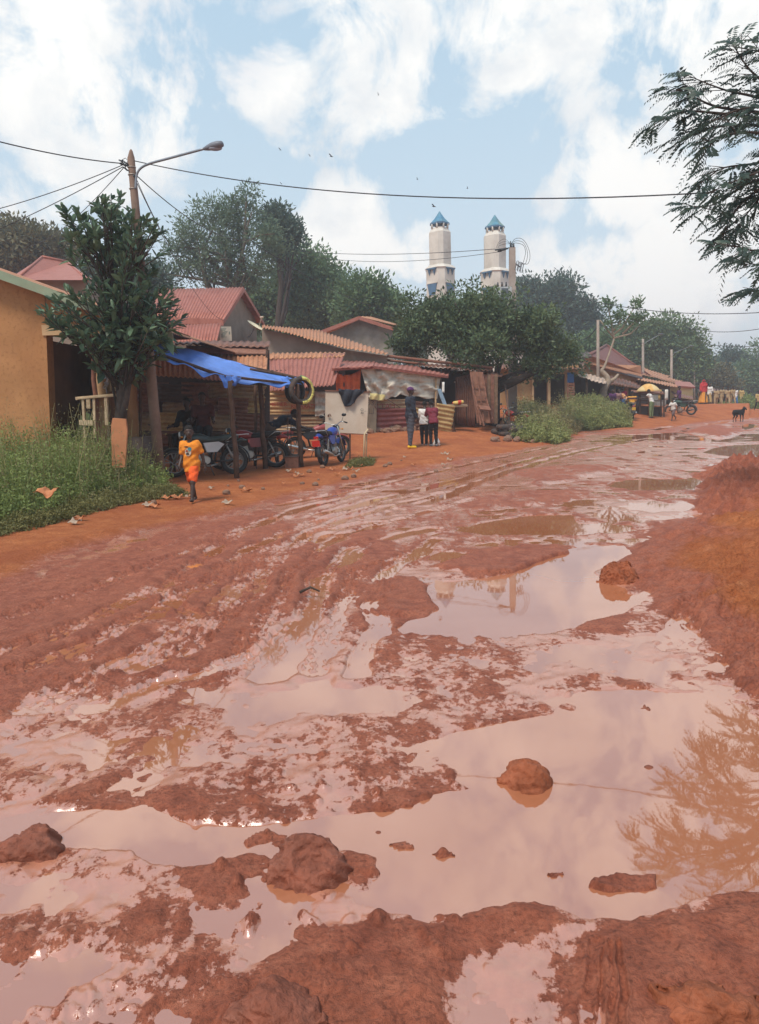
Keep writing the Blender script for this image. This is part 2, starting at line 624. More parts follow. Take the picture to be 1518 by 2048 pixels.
YELSHOE = simple('yellow_plastic_clog', (.72, .42, .02), .5, vary=.08)
# ------------------------------------------------------------ camera, sun, sky
cam = bpy.data.cameras.new('camera'); camo = bpy.data.objects.new('camera', cam); COL.objects.link(camo)
cam.sensor_fit = 'VERTICAL'; cam.sensor_height = 36.0; cam.lens = FOC * 36.0 / 2048.0
cam.clip_start = .05; cam.clip_end = 8000
Ar = Vector((1, 0, 0)); Fw = Vector((0, cos(PITCH), -sin(PITCH))); Au = Vector((0, sin(PITCH), cos(PITCH)))
ix = Ar * cos(ROLL) - Au * sin(ROLL); iy = Ar * sin(ROLL) + Au * cos(ROLL)
Mx = Matrix((ix, iy, -Fw)).transposed().to_4x4(); Mx.translation = Vector((0, 0, CAMH))
camo.matrix_world = Mx
S.camera = camo
S.view_settings.view_transform = 'Standard'; S.view_settings.look = 'None'
S.view_settings.exposure = 0.38; S.view_settings.gamma = 1.0
S.render.engine = 'CYCLES'
S.cycles.use_denoising = True
S.cycles.max_bounces = 6; S.cycles.diffuse_bounces = 3; S.cycles.glossy_bounces = 3
S.cycles.transmission_bounces = 3; S.cycles.volume_bounces = 1; S.cycles.transparent_max_bounces = 6
S.cycles.sample_clamp_indirect = 4.0; S.cycles.sample_clamp_direct = 2.5
S.cycles.volume_step_rate = 4

SUN_EL, SUN_AZ = radians(58), radians(215)      # azimuth clockwise from +Y; sun behind and left of the camera
sd = Vector((sin(SUN_AZ) * cos(SUN_EL), cos(SUN_AZ) * cos(SUN_EL), sin(SUN_EL)))
sl = bpy.data.lights.new('sun', 'SUN'); sl.energy = SUN_E; sl.angle = radians(18); sl.color = (1.0, .92, .80)
so = bpy.data.objects.new('sun', sl); COL.objects.link(so)
so.rotation_euler = sd.to_track_quat('Z', 'Y').to_euler(); so.location = (0, -5, 30)

W = bpy.data.worlds.new('World'); S.world = W; W.use_nodes = True
W.cycles.sampling_method = 'MANUAL'; W.cycles.sample_map_resolution = 512
wt = NT(W); bg = wt.n['Background']
sky = wt.new('ShaderNodeTexSky', sky_type='NISHITA')
sky.sun_disc = False; sky.sun_elevation = SUN_EL; sky.sun_rotation = SUN_AZ
sky.air_density = 1.0; sky.dust_density = 2.5; sky.ozone_density = 1.0; sky.altitude = 300
tc = wt.coord('Generated')
# cloud field in the sky's own directions: named cumulus groups + noise, on a slightly flattened dome
CLOUDS = [  # px, py, radius(deg), strength
    (110, 150, 11, 1.0), (230, 230, 9.5, 1.0), (60, 300, 9, .8), (330, 210, 6, .7), (20, 60, 8, .7), (410, 20, 9, .95), (560, 20, 6, .7),
    (545, 150, 4.6, 1.1), (575, 200, 3.0, .9), (580, 262, 3.6, .9), (760, 90, 10, .95), (900, 60, 11, .95), (860, 190, 5.5, .9), (1050, 20, 8, .9), (1250, 60, 8, .9),
    (1400, 90, 9, 1.0), (1330, 70, 6, .9), (1500, 120, 6, .7), (1260, 350, 6.5, 1.0), (1390, 300, 5.5, 1.0), (1180, 400, 4.5, .9), (1500, 330, 5, .6),
    (720, 510, 7.5, 1.3), (800, 490, 5.0, 1.2), (660, 520, 4.5, 1.1), (1195, 545, 4.2, 1.35), (1110, 545, 4.6, 1.2), (1380, 560, 6.5, 1.3), (1470, 480, 6.5, 1.2), (1340, 500, 4.2, 1.2),
    (70, 600, 8, .5), (-150, 250, 16, .8), (1800, 200, 11, .7), (1750, 600, 10, .5), (-250, 500, 12, .5),
    (760, -230, 8, .8), (1180, -330, 9, .9), (950, -480, 7, .8), (250, -450, 9, .7), (1500, -250, 8, .8), (1450, -560, 9, .9), (850, -900, 16, .8), (300, -160, 5, .7), (500, -560, 6, .8), (0, -300, 8, .7), (-100, -800, 12, .6)]
nz = wt.noise(7.5, 12, .62, tc, .35)
nzf = wt.noise(2.2, 8, .6, tc, .0)
acc = None
for px, py, rad, st in CLOUDS:
    a, b = ray(px, py)
    d = Vector((a, 1.0, b))
    if py < -500: d = Vector((a, .35, b))
    d.normalize()
    dp = wt.new('ShaderNodeVectorMath', operation='DOT_PRODUCT'); wt.link(tc, dp.inputs[0]); dp.inputs[1].default_value = d
    mr = wt.new('ShaderNodeMapRange', interpolation_type='SMOOTHSTEP')
    mr.inputs['From Min'].default_value = cos(radians(rad * 1.0)); mr.inputs['From Max'].default_value = cos(radians(rad * .12))
    mr.inputs['To Min'].default_value = 0; mr.inputs['To Max'].default_value = st * .96
    wt.link(dp.outputs['Value'], mr.inputs['Value'])
    acc = mr.outputs[0] if acc is None else wt.math('MAXIMUM', acc, mr.outputs[0])
dens = wt.math('ADD', wt.math('MULTIPLY', acc, .62), wt.math('ADD', wt.math('MULTIPLY', wt.math('SUBTRACT', nz, .555), 2.7), wt.math('MULTIPLY', wt.math('SUBTRACT', nzf, .5), .7)))
cover = wt.ramp(dens, [(.20, 0.0), (.34, .55), (.46, .92), (.60, 1.0)])
thick = wt.ramp(wt.math('ADD', wt.math('MULTIPLY', acc, .8), wt.math('SUBTRACT', nzf, .5)), [(.3, 0.0), (.95, 1.0)])
# grey base under the cloud overhead
def spot(px, py, rad):
    a, b = ray(px, py); d = Vector((a, 1, b)).normalized()
    dp = wt.new('ShaderNodeVectorMath', operation='DOT_PRODUCT'); wt.link(tc, dp.inputs[0]); dp.inputs[1].default_value = d
    mr = wt.new('ShaderNodeMapRange', interpolation_type='SMOOTHSTEP')
    mr.inputs['From Min'].default_value = cos(radians(rad)); mr.inputs['From Max'].default_value = cos(radians(rad * .15))
    wt.link(dp.outputs['Value'], mr.inputs['Value'])
    return mr.outputs[0]
K = 10.0   # the sky colours below are radiances; the Background strength of 0.1 scales sky and clouds alike
nzs = wt.noise(9, 7, .62, tc, .3)
ccol = wt.ramp(wt.math('ADD', wt.math('MULTIPLY', nzs, .75), wt.math('MULTIPLY', thick, .2)), [(.26, (.57, .62, .66)), (.40, (.70, .72, .73)), (.56, (.87, .855, .82))])
grey = wt.math('MAXIMUM', spot(420, 0, 7), wt.math('MULTIPLY', spot(620, -430, 12), .6))
ccol = wt.mix(wt.math('MULTIPLY', grey, .75), ccol, (.60, .63, .68))
def scl(c, k):
    v = wt.new('ShaderNodeVectorMath', operation='SCALE'); wt.link(c, v.inputs[0]); v.inputs['Scale'].default_value = k
    return v.outputs[0]
sep = wt.new('ShaderNodeSeparateXYZ'); wt.link(tc, sep.inputs[0])
# clear air: Nishita sky under a bright humid veil, whiter towards the horizon
veil = wt.ramp(sep.outputs[2], [(0.0, (.73, .77, .775)), (.14, (.57, .69, .76)), (.45, (.42, .59, .72)), (1, (.31, .50, .71))])
clear = wt.mix(.80, sky.outputs[0], scl(veil, K))
allc = wt.mix(cover, clear, scl(ccol, K))
wt.link(allc, bg.inputs[0]); bg.inputs[1].default_value = 0.10
# ------------------------------------------------------------ mud road: real relief cut by a level water sheet at z = 0
def pg(pts):
    return [XG(px, py) for px, py in pts]

ROADP = pg([(-900, 1700), (-300, 1290), (0, 1178), (150, 1105), (330, 1058), (470, 1028), (560, 1000), (700, 966), (830, 938), (930, 918), (1020, 908), (1120, 886),
            (1165, 868), (1250, 860), (1350, 853), (1400, 846), (1518, 836), (1800, 827), (2300, 830), (2600, 1100), (2600, 2900), (-1200, 2900)])
BANKR = pg([(2600, 850), (1900, 880), (1518, 922), (1440, 925), (1400, 950), (1388, 1000), (1392, 1040), (1340, 1052), (1285, 1065), (1250, 1105), (1225, 1132), (1232, 1160),
            (1300, 1192), (1290, 1215), (1340, 1240), (1395, 1290), (1405, 1350), (1440, 1395), (1518, 1432), (2000, 1520), (3000, 1600)])
PUD = {  # outline in the photograph, bed depth
    'a': ([(780, 1256), (825, 1233), (880, 1215), (876, 1196), (864, 1180), (885, 1166), (930, 1160), (975, 1152), (1012, 1146), (1050, 1136), (1085, 1122), (1140, 1102), (1190, 1090), (1238, 1090),
           (1250, 1110), (1222, 1128), (1200, 1146), (1225, 1168), (1248, 1186), (1290, 1196), (1275, 1214), (1240, 1228), (1195, 1240), (1150, 1262), (1100, 1268), (1000, 1272), (880, 1270), (800, 1266)], -.06),
    'b': ([(900, 1064), (960, 1046), (1050, 1030), (1145, 1031), (1160, 1048), (1265, 1053), (1272, 1063), (1150, 1070), (1000, 1070)], -.05),
    'c': ([(1215, 972), (1250, 960), (1330, 958), (1396, 957), (1398, 968), (1385, 979), (1260, 981)], -.05),
    'd': ([(1405, 905), (1440, 893), (1560, 885), (1560, 908), (1480, 918)], -.04),
    'e': ([(1440, 943), (1520, 937), (1600, 940), (1560, 950), (1460, 949)], -.30),
    'f': ([(1170, 884), (1230, 871), (1330, 866), (1430, 868), (1570, 868), (1570, 882), (1430, 884), (1320, 880), (1240, 888)], -.02),
    'g': ([(1135, 1396), (1290, 1384), (1400, 1396), (1518, 1440), (1650, 1470), (1800, 1800), (1518, 1796), (1400, 1800), (1330, 1812), (1240, 1828), (1160, 1822), (1112, 1798),
           (1050, 1790), (960, 1814), (860, 1815), (772, 1812), (752, 1780), (755, 1722), (700, 1706), (620, 1694), (560, 1694), (500, 1702), (430, 1722), (370, 1732), (300, 1728), (240, 1702), (130, 1694), (60, 1675), (-80, 1668),
           (100, 1620), (200, 1612), (290, 1620), (400, 1640), (530, 1646), (690, 1641), (780, 1627), (860, 1592), (942, 1574), (935, 1550), (890, 1502), (852, 1486), (900, 1474), (1000, 1450), (1148, 1427)], -.05),
    'h': ([(-100, 1775), (100, 1742), (300, 1758), (335, 1780), (210, 1848), (100, 1862), (-100, 1860)], -.0195),
    'i': ([(-100, 1930), (150, 1902), (262, 1922), (155, 1982), (105, 2060), (-100, 2100)], -.0195),
    'j': ([(405, 1410), (455, 1380), (500, 1352), (560, 1336), (640, 1350), (662, 1392), (655, 1432), (540, 1440), (450, 1438)], -.014),
    'k': ([(640, 1434), (690, 1390), (740, 1372), (835, 1415), (830, 1440), (740, 1450)], -.012),
    'l': ([(-50, 1500), (60, 1480), (170, 1472), (250, 1482), (200, 1532), (60, 1542), (-50, 1530)], -.014),
    'm': ([(930, 1910), (1010, 1866), (1075, 1838), (1140, 1856), (1165, 1900), (1150, 1990), (1145, 2100), (915, 2100)], -.006),
    'n': ([(600, 1085), (640, 1070), (720, 1066), (700, 1084), (640, 1092)], -.012),
    'o': ([(1100, 1010), (1150, 1000), (1320, 1000), (1390, 1012), (1385, 1032), (1290, 1046), (1190, 1035)], -.006),
    'p': ([(760, 985), (900, 955), (1010, 930), (1060, 935), (960, 962), (850, 990)], -.006),
    'q': ([(1040, 1330), (1190, 1270), (1330, 1262), (1390, 1310), (1340, 1370), (1200, 1370), (1080, 1380)], -.004),
    'r': ([(40, 1432), (150, 1405), (230, 1392), (200, 1420), (80, 1444)], -.012),
}
RAISE = [  # outline, level, mix width
    ([(-900, 1700), (-300, 1300), (0, 1195), (330, 1074), (520, 1025), (640, 1040), (740, 1060), (800, 1110), (700, 1180), (600, 1255), (470, 1318), (250, 1380), (0, 1450), (-900, 2100)], .028, .25),
    ([(600, 1850), (760, 1845), (940, 1835), (1060, 1800), (1110, 1825), (1040, 1865), (960, 1905), (900, 1960), (905, 2100), (480, 2150), (430, 2010), (560, 1900)], .030, .06),
    ([(1180, 1880), (1240, 1845), (1400, 1832), (1800, 1820), (1900, 2300), (1160, 2300), (1150, 2000)], .026, .05),
    ([(880, 1135), (950, 1105), (1040, 1095), (1125, 1095), (1150, 1105), (1080, 1122), (1010, 1148), (940, 1152)], .045, .10),
    ([(715, 1200), (760, 1165), (850, 1160), (880, 1190), (860, 1215), (790, 1232), (730, 1228)], .035, .07),
    ([(750, 1360), (790, 1350), (850, 1358), (850, 1378), (780, 1380)], .018, .03),
    ([(1160, 1765), (1230, 1745), (1330, 1752), (1320, 1775), (1220, 1785)], .022, .03),
    ([(765, 1688), (810, 1682), (832, 1694), (800, 1702)], .012, .012), ([(860, 1704), (900, 1698), (920, 1708), (880, 1716)], .012, .012),
    ([(1072, 1735), (1100, 1728), (1122, 1738), (1090, 1746)], .012, .012), ([(1270, 1428), (1290, 1422), (1312, 1430), (1290, 1437)], .012, .01),
    ([(765, 1610), (790, 1604), (815, 1612), (785, 1624)], .016, .012),
    ([(490, 1680), (530, 1664), (575, 1672), (560, 1694), (500, 1694)], .02, .02),
    ([(280, 1605), (330, 1585), (420, 1580), (440, 1600), (350, 1622)], .022, .03),
    ([(-20, 1570), (40, 1545), (110, 1552), (90, 1580), (0, 1590)], .02, .03), ([(60, 1600), (160, 1570), (240, 1545), (245, 1560), (150, 1600)], .022, .03),
    ([(-50, 1930), (20, 1880), (150, 1870), (140, 1900), (40, 1915)], .016, .02),
    ([(350, 1740), (460, 1710), (540, 1705), (560, 1735), (470, 1800), (420, 1800)], .016, .05),
    ([(1390, 865), (1425, 856), (1460, 868), (1440, 876)], .22, 1.2),
    ([(1010, 950), (1080, 935), (1200, 930), (1260, 938), (1150, 960), (1060, 972)], .05, .6),
    ([(880, 1010), (960, 985), (1100, 980), (1180, 985), (1080, 1010), (940, 1022)], .03, .5),
]
TRK = [  # wheel tracks: centre line in the photograph, half-width, depth
    ([(-60, 1330), (100, 1275), (240, 1215), (360, 1150), (440, 1095), (520, 1050), (620, 1015), (740, 985)], .10, .022, 1),
    ([(-60, 1375), (120, 1310), (280, 1240), (400, 1170), (480, 1115), (560, 1070), (680, 1030), (820, 990)], .10, .020, 1),
    ([(300, 1330), (400, 1290), (470, 1230), (520, 1160), (560, 1110), (640, 1060), (760, 1020), (900, 985)], .11, .024, 1),
    ([(430, 1345), (500, 1290), (550, 1220), (590, 1150), (660, 1090), (780, 1045), (950, 1000)], .08, .02, 1),
    ([(520, 1350), (580, 1280), (620, 1210), (660, 1140), (740, 1090), (860, 1060)], .12, .028, 0),
    ([(600, 1340), (650, 1270), (680, 1200), (720, 1150), (800, 1110)], .07, .018, 1),
    ([(290, 1180), (345, 1210), (400, 1245), (430, 1270)], .05, .016, 1),
    ([(560, 1010), (700, 985), (850, 950), (980, 920), (1100, 895)], .12, .035, 0),
    ([(640, 1030), (780, 995), (920, 960), (1040, 925), (1150, 898)], .12, .03, 0),
    ([(-60, 1255), (140, 1195), (300, 1135), (430, 1085), (560, 1040)], .09, .020, 1), ([(60, 1420), (220, 1340), (360, 1270), (450, 1200), (500, 1130), (600, 1075), (760, 1045)], .09, .022, 1),
    ([(700, 1345), (740, 1260), (760, 1190), (800, 1130), (880, 1080)], .09, .024, 0), ([(200, 1420), (340, 1370), (480, 1330), (600, 1250), (640, 1180), (700, 1120)], .08, .02, 1),
    ([(300, 1100), (420, 1075), (540, 1040), (640, 1008)], .14, .025, 0),
    ([(850, 1010), (960, 965), (1080, 925), (1200, 895), (1300, 878)], .14, .035, 0),
    ([(1190, 2140), (1195, 2000), (1200, 1880)], .022, .008, 0), ([(1228, 2140), (1228, 2000), (1226, 1890)], .010, .009, 0), ([(1252, 2140), (1250, 2000), (1246, 1890)], .010, .009, 0), ([(1208, 2140), (1211, 2000), (1214, 1900)], .008, .008, 0),
    ([(1350, 1290), (1400, 1230), (1440, 1180), (1470, 1140)], .10, .02, 1), ([(1450, 1330), (1480, 1270), (1510, 1210)], .10, .02, 1),
]


PALE = [  # stretches covered by a skin of liquid mud
    ([(-200, 1420), (250, 1350), (480, 1310), (700, 1300), (1000, 1290), (1180, 1260), (1390, 1300), (1380, 1380), (1150, 1390), (1130, 1440), (900, 1480), (930, 1560), (780, 1620), (500, 1640), (200, 1600), (-200, 1640)], .60),
    ([(-200, 1740), (300, 1745), (520, 1780), (560, 1840), (420, 1930), (230, 1940), (100, 2100), (-300, 2100)], .58),
    ([(930, 1905), (1080, 1840), (1150, 1860), (1165, 1990), (1145, 2200), (900, 2200)], .72),
    ([(820, 1040), (900, 985), (1040, 925), (1300, 925), (1390, 1000), (1240, 1090), (960, 1100), (860, 1110)], .60),
    ([(560, 1040), (740, 972), (940, 920), (1180, 872), (1518, 862), (1518, 900), (1400, 950), (1200, 960), (1000, 990), (800, 1040), (640, 1110)], .80),
    ([(560, 1800), (760, 1790), (760, 1840), (600, 1850)], .8), ([(1310, 1880), (1340, 1885), (1350, 1980), (1325, 1990)], .9),
]


def polyline_d(X, Y, pts):
    d = np.full(X.shape, 1e9); s = np.zeros(X.shape); L = 0.0; sg = np.zeros(X.shape)
    for (ax, ay), (bx, by) in zip(pts[:-1], pts[1:]):
        ex, ey = bx - ax, by - ay; l = math.hypot(ex, ey)
        t = np.clip(((X - ax) * ex + (Y - ay) * ey) / (l * l), 0, 1)
        dx, dy = X - ax - ex * t, Y - ay - ey * t
        q = np.hypot(dx, dy); m = q < d
        d = np.where(m, q, d); s = np.where(m, L + t * l, s); sg = np.where(m, np.sign(dx * ey - dy * ex), sg)
        L += l
    return d, s, sg


def smooth_line(pts, k=6):
    out = []
    n = len(pts)
    for i in range(n - 1):
        p0, p1, p2, p3 = [np.array(pts[max(0, min(n - 1, j))]) for j in (i - 1, i, i + 1, i + 2)]
        for t in np.arange(0, 1, 1 / k):
            out.append(tuple(.5 * ((2 * p1) + (-p0 + p2) * t + (2 * p0 - 5 * p1 + 4 * p2 - p3) * t * t + (-p0 + 3 * p1 - 3 * p2 + p3) * t ** 3)))
    out.append(pts[-1])
    return out


def build_ground():
    a_in = np.linspace(-37, 37, GCOLS)
    ang = np.concatenate([np.linspace(-80, -37.5, 60), a_in, np.linspace(37.5, 80, 60)])
    rows = np.concatenate([np.geomspace(.9, 70, GROWS), np.geomspace(72, 900, 50)])
    t = np.tan(np.radians(a_in)); ta = np.tan(np.radians(ang))
    Yg, Tg = np.meshgrid(rows, ta, indexing='ij')
    X = Yg * Tg; Y = Yg.copy()
    cell = Y * (2 * tan(radians(37)) / GCOLS) + Y * .0045
    def nz(f, seed, sx=1, sy=1):
        w = np.clip((1 / f) / (2.2 * cell) - .6, 0, 1)
        return pnoise(X * f * sx, Y * f * sy, seed) * w
    Xw = X + .10 * pnoise(X * 1.3, Y * 1.3, 1) + .035 * nz(5, 2) + .016 * nz(16, 3) + .009 * nz(38, 7)
    Yw = Y + .10 * pnoise(X * 1.3, Y * 1.3, 4) + .035 * nz(5, 5) + .016 * nz(16, 6) + .009 * nz(38, 8)
    ksc = np.clip(Y / 4, .35, 1)
    Xw = X + (Xw - X) * ksc; Yw = Y + (Yw - Y) * ksc
    road = poly_sd(Xw, Yw, ROADP, 60)
    out = road > 0
    L = np.full(X.shape, .010); A = np.ones(X.shape)
    for pts, lv, w in RAISE:
        sd = poly_sd(Xw, Yw, pg(pts)); m = sstep(w * .5, -w * .5, sd)
        L = L * (1 - m) + lv * m
    # broad drying / wetting along the road
    al, ac = X * .5 + Y * .866, X * .866 - Y * .5
    L = L + .010 * pnoise(ac * .9, al * .35, 9) + .010 * pnoise(ac * 2.1, al * .5, 10) * np.clip(Y / 6, .2, 1.2)
    far = sstep(10, 20, Y)
    L = L + far * (.03 * pnoise(ac * 1.1, al * .16, 11) + .004)
    bank = poly_sd(Xw, Yw, BANKR, 30)
    mb = sstep(.10, -.25, bank)
    L = L * (1 - mb) + (.030 + np.clip(-bank * .20, 0, .30)) * mb
    A = A * (1 + .5 * mb)
    pm = np.zeros(X.shape)
    film = .57 + .35 * pnoise(ac * 1.1, al * .45, 71) + .22 * pnoise(X * 2.3, Y * 2.3, 72)
    for q, (pts, lv, w) in enumerate(RAISE):
        sd = poly_sd(Xw, Yw, pg(pts)); mm_ = sstep(w, -w * .6, sd); film = film * (1 - mm_) + (.26 if q == 0 else .10) * mm_
    film = film * (1 - .75 * mb)
    for pts, v_ in PALE:
        sd = poly_sd(Xw, Yw, pg(pts)); mm_ = sstep(.12, -.2, sd); film = film * (1 - mm_) + v_ * mm_; L = L * (1 - mm_ * .85) + .0100 * mm_ * .85
    for k, (pts, dep) in PUD.items():
        sd = poly_sd(Xw, Yw, pg(pts)); wd = .05 if dep < -.02 else .09
        wd = wd * np.clip(Y.mean() * 0 + 1, 1, 1)
        if dep < -.02:
            m = sstep(wd * .45, -wd, sd); L = L * (1 - m) + dep * m; pm = np.maximum(pm, m)
        else:
            m = sstep(.10, -.14, sd); L = L * (1 - m) + (dep * .30 + .0030) * m; pm = np.maximum(pm, m * .30)
            film = np.maximum(film, m)
    # islands and mounds inside puddles again
    for pts, lv, w in RAISE[3:]:
        sd = poly_sd(Xw, Yw, pg(pts)); m = sstep(w * .4, -w * .5, sd)
        L = L * (1 - m) + np.maximum(L, lv) * m; pm = pm * (1 - m)
    A = A * (1 + .8 * np.clip(.6 - film, 0, .6)) * (1 - .75 * pm)
    # relief
    n = .011 * nz(1.7, 20) + .009 * nz(3.6, 21) + .0065 * nz(7.5, 22) + .0042 * nz(15, 23) + .0044 * nz(31, 24) + .0034 * nz(62, 25) + .0018 * nz(120, 26)
    bill = (.25 - np.abs(nz(4.5, 30))) * .030 + (.25 - np.abs(nz(11, 31))) * .018 + np.abs(nz(24, 32)) * .010 - .002
    lumpm = sstep(-.05, .45, pnoise(X * .8, Y * .8, 33))
    clod = np.maximum(0, nz(13, 34) - .38) * .05 + np.maximum(0, nz(29, 35) - .36) * .028 + np.maximum(0, nz(55, 36) - .36) * .016
    clod = clod * (.35 + .9 * sstep(-.1, .4, pnoise(X * .6, Y * .6, 37)))
    n = n * (1 + .4 * far) + bill * lumpm * .8 - .004 + clod
    Z = L + n * A
    ch = (.22 - np.abs(nz(1.3, 80))) * .22 + (.22 - np.abs(nz(3.1, 81))) * .13 + (.22 - np.abs(nz(7.5, 82))) * .06
    Z = Z + np.maximum(ch, -.02) * mb * (.35 + .65 * sstep(5.5, 9, Y)) * sstep(0, .5, -bank)
    mnd = poly_sd(Xw, Yw, pg([(1392, 950), (1430, 930), (1518, 922), (1750, 915), (1800, 1040), (1518, 1022), (1450, 1050), (1394, 1044)])); mm2 = sstep(.25, -.35, mnd)
    Z = Z + mm2 * (-.02 + np.maximum(ch, -.03) * 1.5 + np.maximum(0, nz(5, 83)) * .10)
    Z = Z + mb * (1 - mm2) * ((.2 - np.abs(nz(5.5, 84))) * .05 + (.2 - np.abs(nz(14, 85))) * .03)
    # wheel tracks
    for pts, hw, dep, tread in TRK:
        wl = smooth_line(pg(pts))
        xs = [p[0] for p in wl]; ys = [p[1] for p in wl]
        bb = (X > min(xs) - 1) & (X < max(xs) + 1) & (Y > min(ys) - 1) & (Y < max(ys) + 1)
        if not bb.any(): continue
        d, s, sg = polyline_d(Xw[bb], Yw[bb], wl)
        g = sstep(hw * 1.25, hw * .75, d); rim = np.exp(-((d - hw * 1.5) / (hw * .5)) ** 2)
        zz = -dep * g + dep * .6 * rim
        zz = zz * (.55 + .6 * pnoise(X[bb] * .9, Y[bb] * .9, 41))
        zz = zz + g * np.cos(d * 2 * np.pi / .062) * .0065 * np.clip(.03 / cell[bb], 0, 1) * (hw > .04)
        if tread:
            blk = sstep(-.2, .2, np.sin((s + sg * d * .5) * 2 * np.pi / .11)) - .5
            zz = zz + g * blk * .014 * np.clip(.05 / cell[bb], 0, 1) * (np.abs(d - hw * .55) < hw * .4)
        Z[bb] += zz * (1 - pm[bb]) * 1.25
        film[bb] = np.clip(film[bb] + (.50 * g + .25 * rim) * (.6 + .8 * pnoise(X[bb] * 1.7, Y[bb] * 1.7, 42)) * .8, 0, 1)
    # outside the road: drier bank
    lift = sstep(-.25, .55, road)
    dry = .055 + .05 * sstep(.3, 3, road) + .02 * pnoise(X * .5, Y * .5, 50) + .010 * nz(2.6, 51) + .006 * nz(8, 52) + .004 * nz(20, 53) + .0025 * nz(45, 54)
    Z = Z * (1 - lift) + dry * lift
    # cut bank lip below the weeds
    Z = Z + .05 * np.exp(-((road - .35) / .18) ** 2) * sstep(-.3, .5, pnoise(X * .7, Y * .7, 55))
    Z = Z + lift * (X < Y * .5) * (.42 * sstep(.8, 4.5, road) * sstep(20, 27, Y) + .75 * sstep(2.5, 8, road) * sstep(29, 37, Y)) * (1 - .7 * sstep(46, 62, Y))
    Z = np.where(Y > 75, np.maximum(Z, .08), Z)
    behind = sstep(1.3, .9, Y) * 0
    Z = Z + behind
    moist = 1 - lift
    mbk = sstep(-.15, -.7, bank) * sstep(-.1, .5, pnoise(X * .7, Y * .7, 60) * .5 + np.clip(-bank * .6, 0, 1) - .05)
    moist = np.maximum(moist * (1 - mbk), mm2 * .95)
    moist = moist * (1 - .55 * sstep(.0, .35, pnoise(al * .25, ac * 1.2, 61)) * far * sstep(1.2, .2, np.abs(road)))
    nr, ncol = X.shape
    V = np.stack([X, Y, Z], -1).reshape(-1, 3)
    i = np.arange((nr - 1) * ncol).reshape(nr - 1, ncol)[:, :-1].ravel()
    Fq = np.stack([i, i + 1, i + ncol + 1, i + ncol], 1)
    o = link_mesh('ground', V, Fq, MUD, smooth=True, attr={'moist': ('POINT', 'FLOAT', moist.ravel()), 'film': ('POINT', 'FLOAT', np.clip(film, 0, 1).ravel())})
    setp(o, kind='structure')
    return rows, ta, Z


def mudmat():
    m, nt, b = newmat('laterite_mud')
    geo = nt.new('ShaderNodeNewGeometry'); pos = geo.outputs['Position']
    am = nt.new('ShaderNodeAttribute'); am.attribute_name = 'moist'
    af = nt.new('ShaderNodeAttribute'); af.attribute_name = 'film'
    mo = am.outputs['Fac']
    n1 = nt.noise(1.1, 6, .6, pos); n2 = nt.noise(9, 6, .65, pos); n3 = nt.noise(60, 5, .72, pos); n4 = nt.noise(240, 3, .7, pos)
    wet = nt.ramp(n2, [(.30, (.20, .050, .027)), (.5, (.34, .095, .052)), (.72, (.46, .155, .088))])
    wet = nt.mix(nt.ramp(n1, [(.38, 0.0), (.68, .5)]), wet, (.44, .14, .072))
    dry = nt.ramp(n2, [(.3, (.36, .105, .038)), (.55, (.47, .155, .058)), (.75, (.56, .22, .095))])
    dry = nt.mix(nt.ramp(n1, [(.40, 0.0), (.64, .65)]), dry, (.30, .078, .034))
    mf = nt.ramp(nt.math('ADD', mo, nt.math('MULTIPLY', nt.math('SUBTRACT', n2, .5), .7)), [(.3, 0.0), (.7, 1.0)])
    c = nt.mix(mf, dry, wet)
    c = nt.mix(nt.ramp(n3, [(.46, 0.0), (.66, .65)]), c, (.085, .020, .010))
    c = nt.mix(nt.ramp(n4, [(.55, 0.0), (.75, .35)]), c, (.50, .24, .15))
    # a skin of liquid slurry fills the low places between crumbs of stiffer mud
    sep = nt.new('ShaderNodeSeparateXYZ'); nt.link(pos, sep.inputs[0])
    mp = nt.new('ShaderNodeMapping'); mp.inputs['Scale'].default_value = (1, .8, 1); nt.link(pos, mp.inputs[0])
    c1 = nt.noise(26, 6, .72, mp.outputs[0]); c2 = nt.noise(4.2, 5, .6, mp.outputs[0], .5)
    mr_ = nt.new('ShaderNodeMapping'); mr_.inputs['Rotation'].default_value = (0, 0, radians(30)); mr_.inputs['Scale'].default_value = (2.6, .32, 1); nt.link(pos, mr_.inputs[0])
    c3 = nt.noise(1.0, 6, .62, mr_.outputs[0], .3)
    f = nt.math('ADD', nt.math('ADD', af.outputs['Fac'], nt.math('MULTIPLY', nt.math('SUBTRACT', c3, .5), 1.5)), nt.math('ADD', nt.math('MULTIPLY', nt.math('SUBTRACT', c1, .5), 1.5), nt.math('MULTIPLY', nt.math('SUBTRACT', c2, .5), 1.3)))
    lowz = nt.math('MULTIPLY', sep.outputs[2], -9.0)
    f = nt.math('ADD', f, lowz)
    slick = nt.math('MULTIPLY', nt.ramp(f, [(.50, 0.0), (.60, 1.0)]), mf)
    c = nt.mix(slick, c, nt.mix(.5, wet, (.46, .225, .145)))
    setin(b, Base_Color=c, Roughness=nt.mix(slick, nt.mix(mf, .95, .62), .20), IOR=nt.mix(slick, 1.45, 2.35))
    setin(b, Specular_IOR_Level=nt.mix(slick, nt.mix(mf, .15, .32), .5))
    n5 = nt.noise(22, 5, .6, pos)
    hh = nt.math('ADD', nt.math('MULTIPLY', n5, 1.6), nt.math('ADD', nt.math('MULTIPLY', n3, .8), nt.math('MULTIPLY', n4, .35)))
    bm = nt.new('ShaderNodeBump'); bm.inputs['Distance'].default_value = .02
    nt.link(hh, bm.inputs['Height']); nt.link(nt.mix(slick, .85, .10), bm.inputs['Strength'])
    setin(b, Normal=bm.outputs[0])
    return m

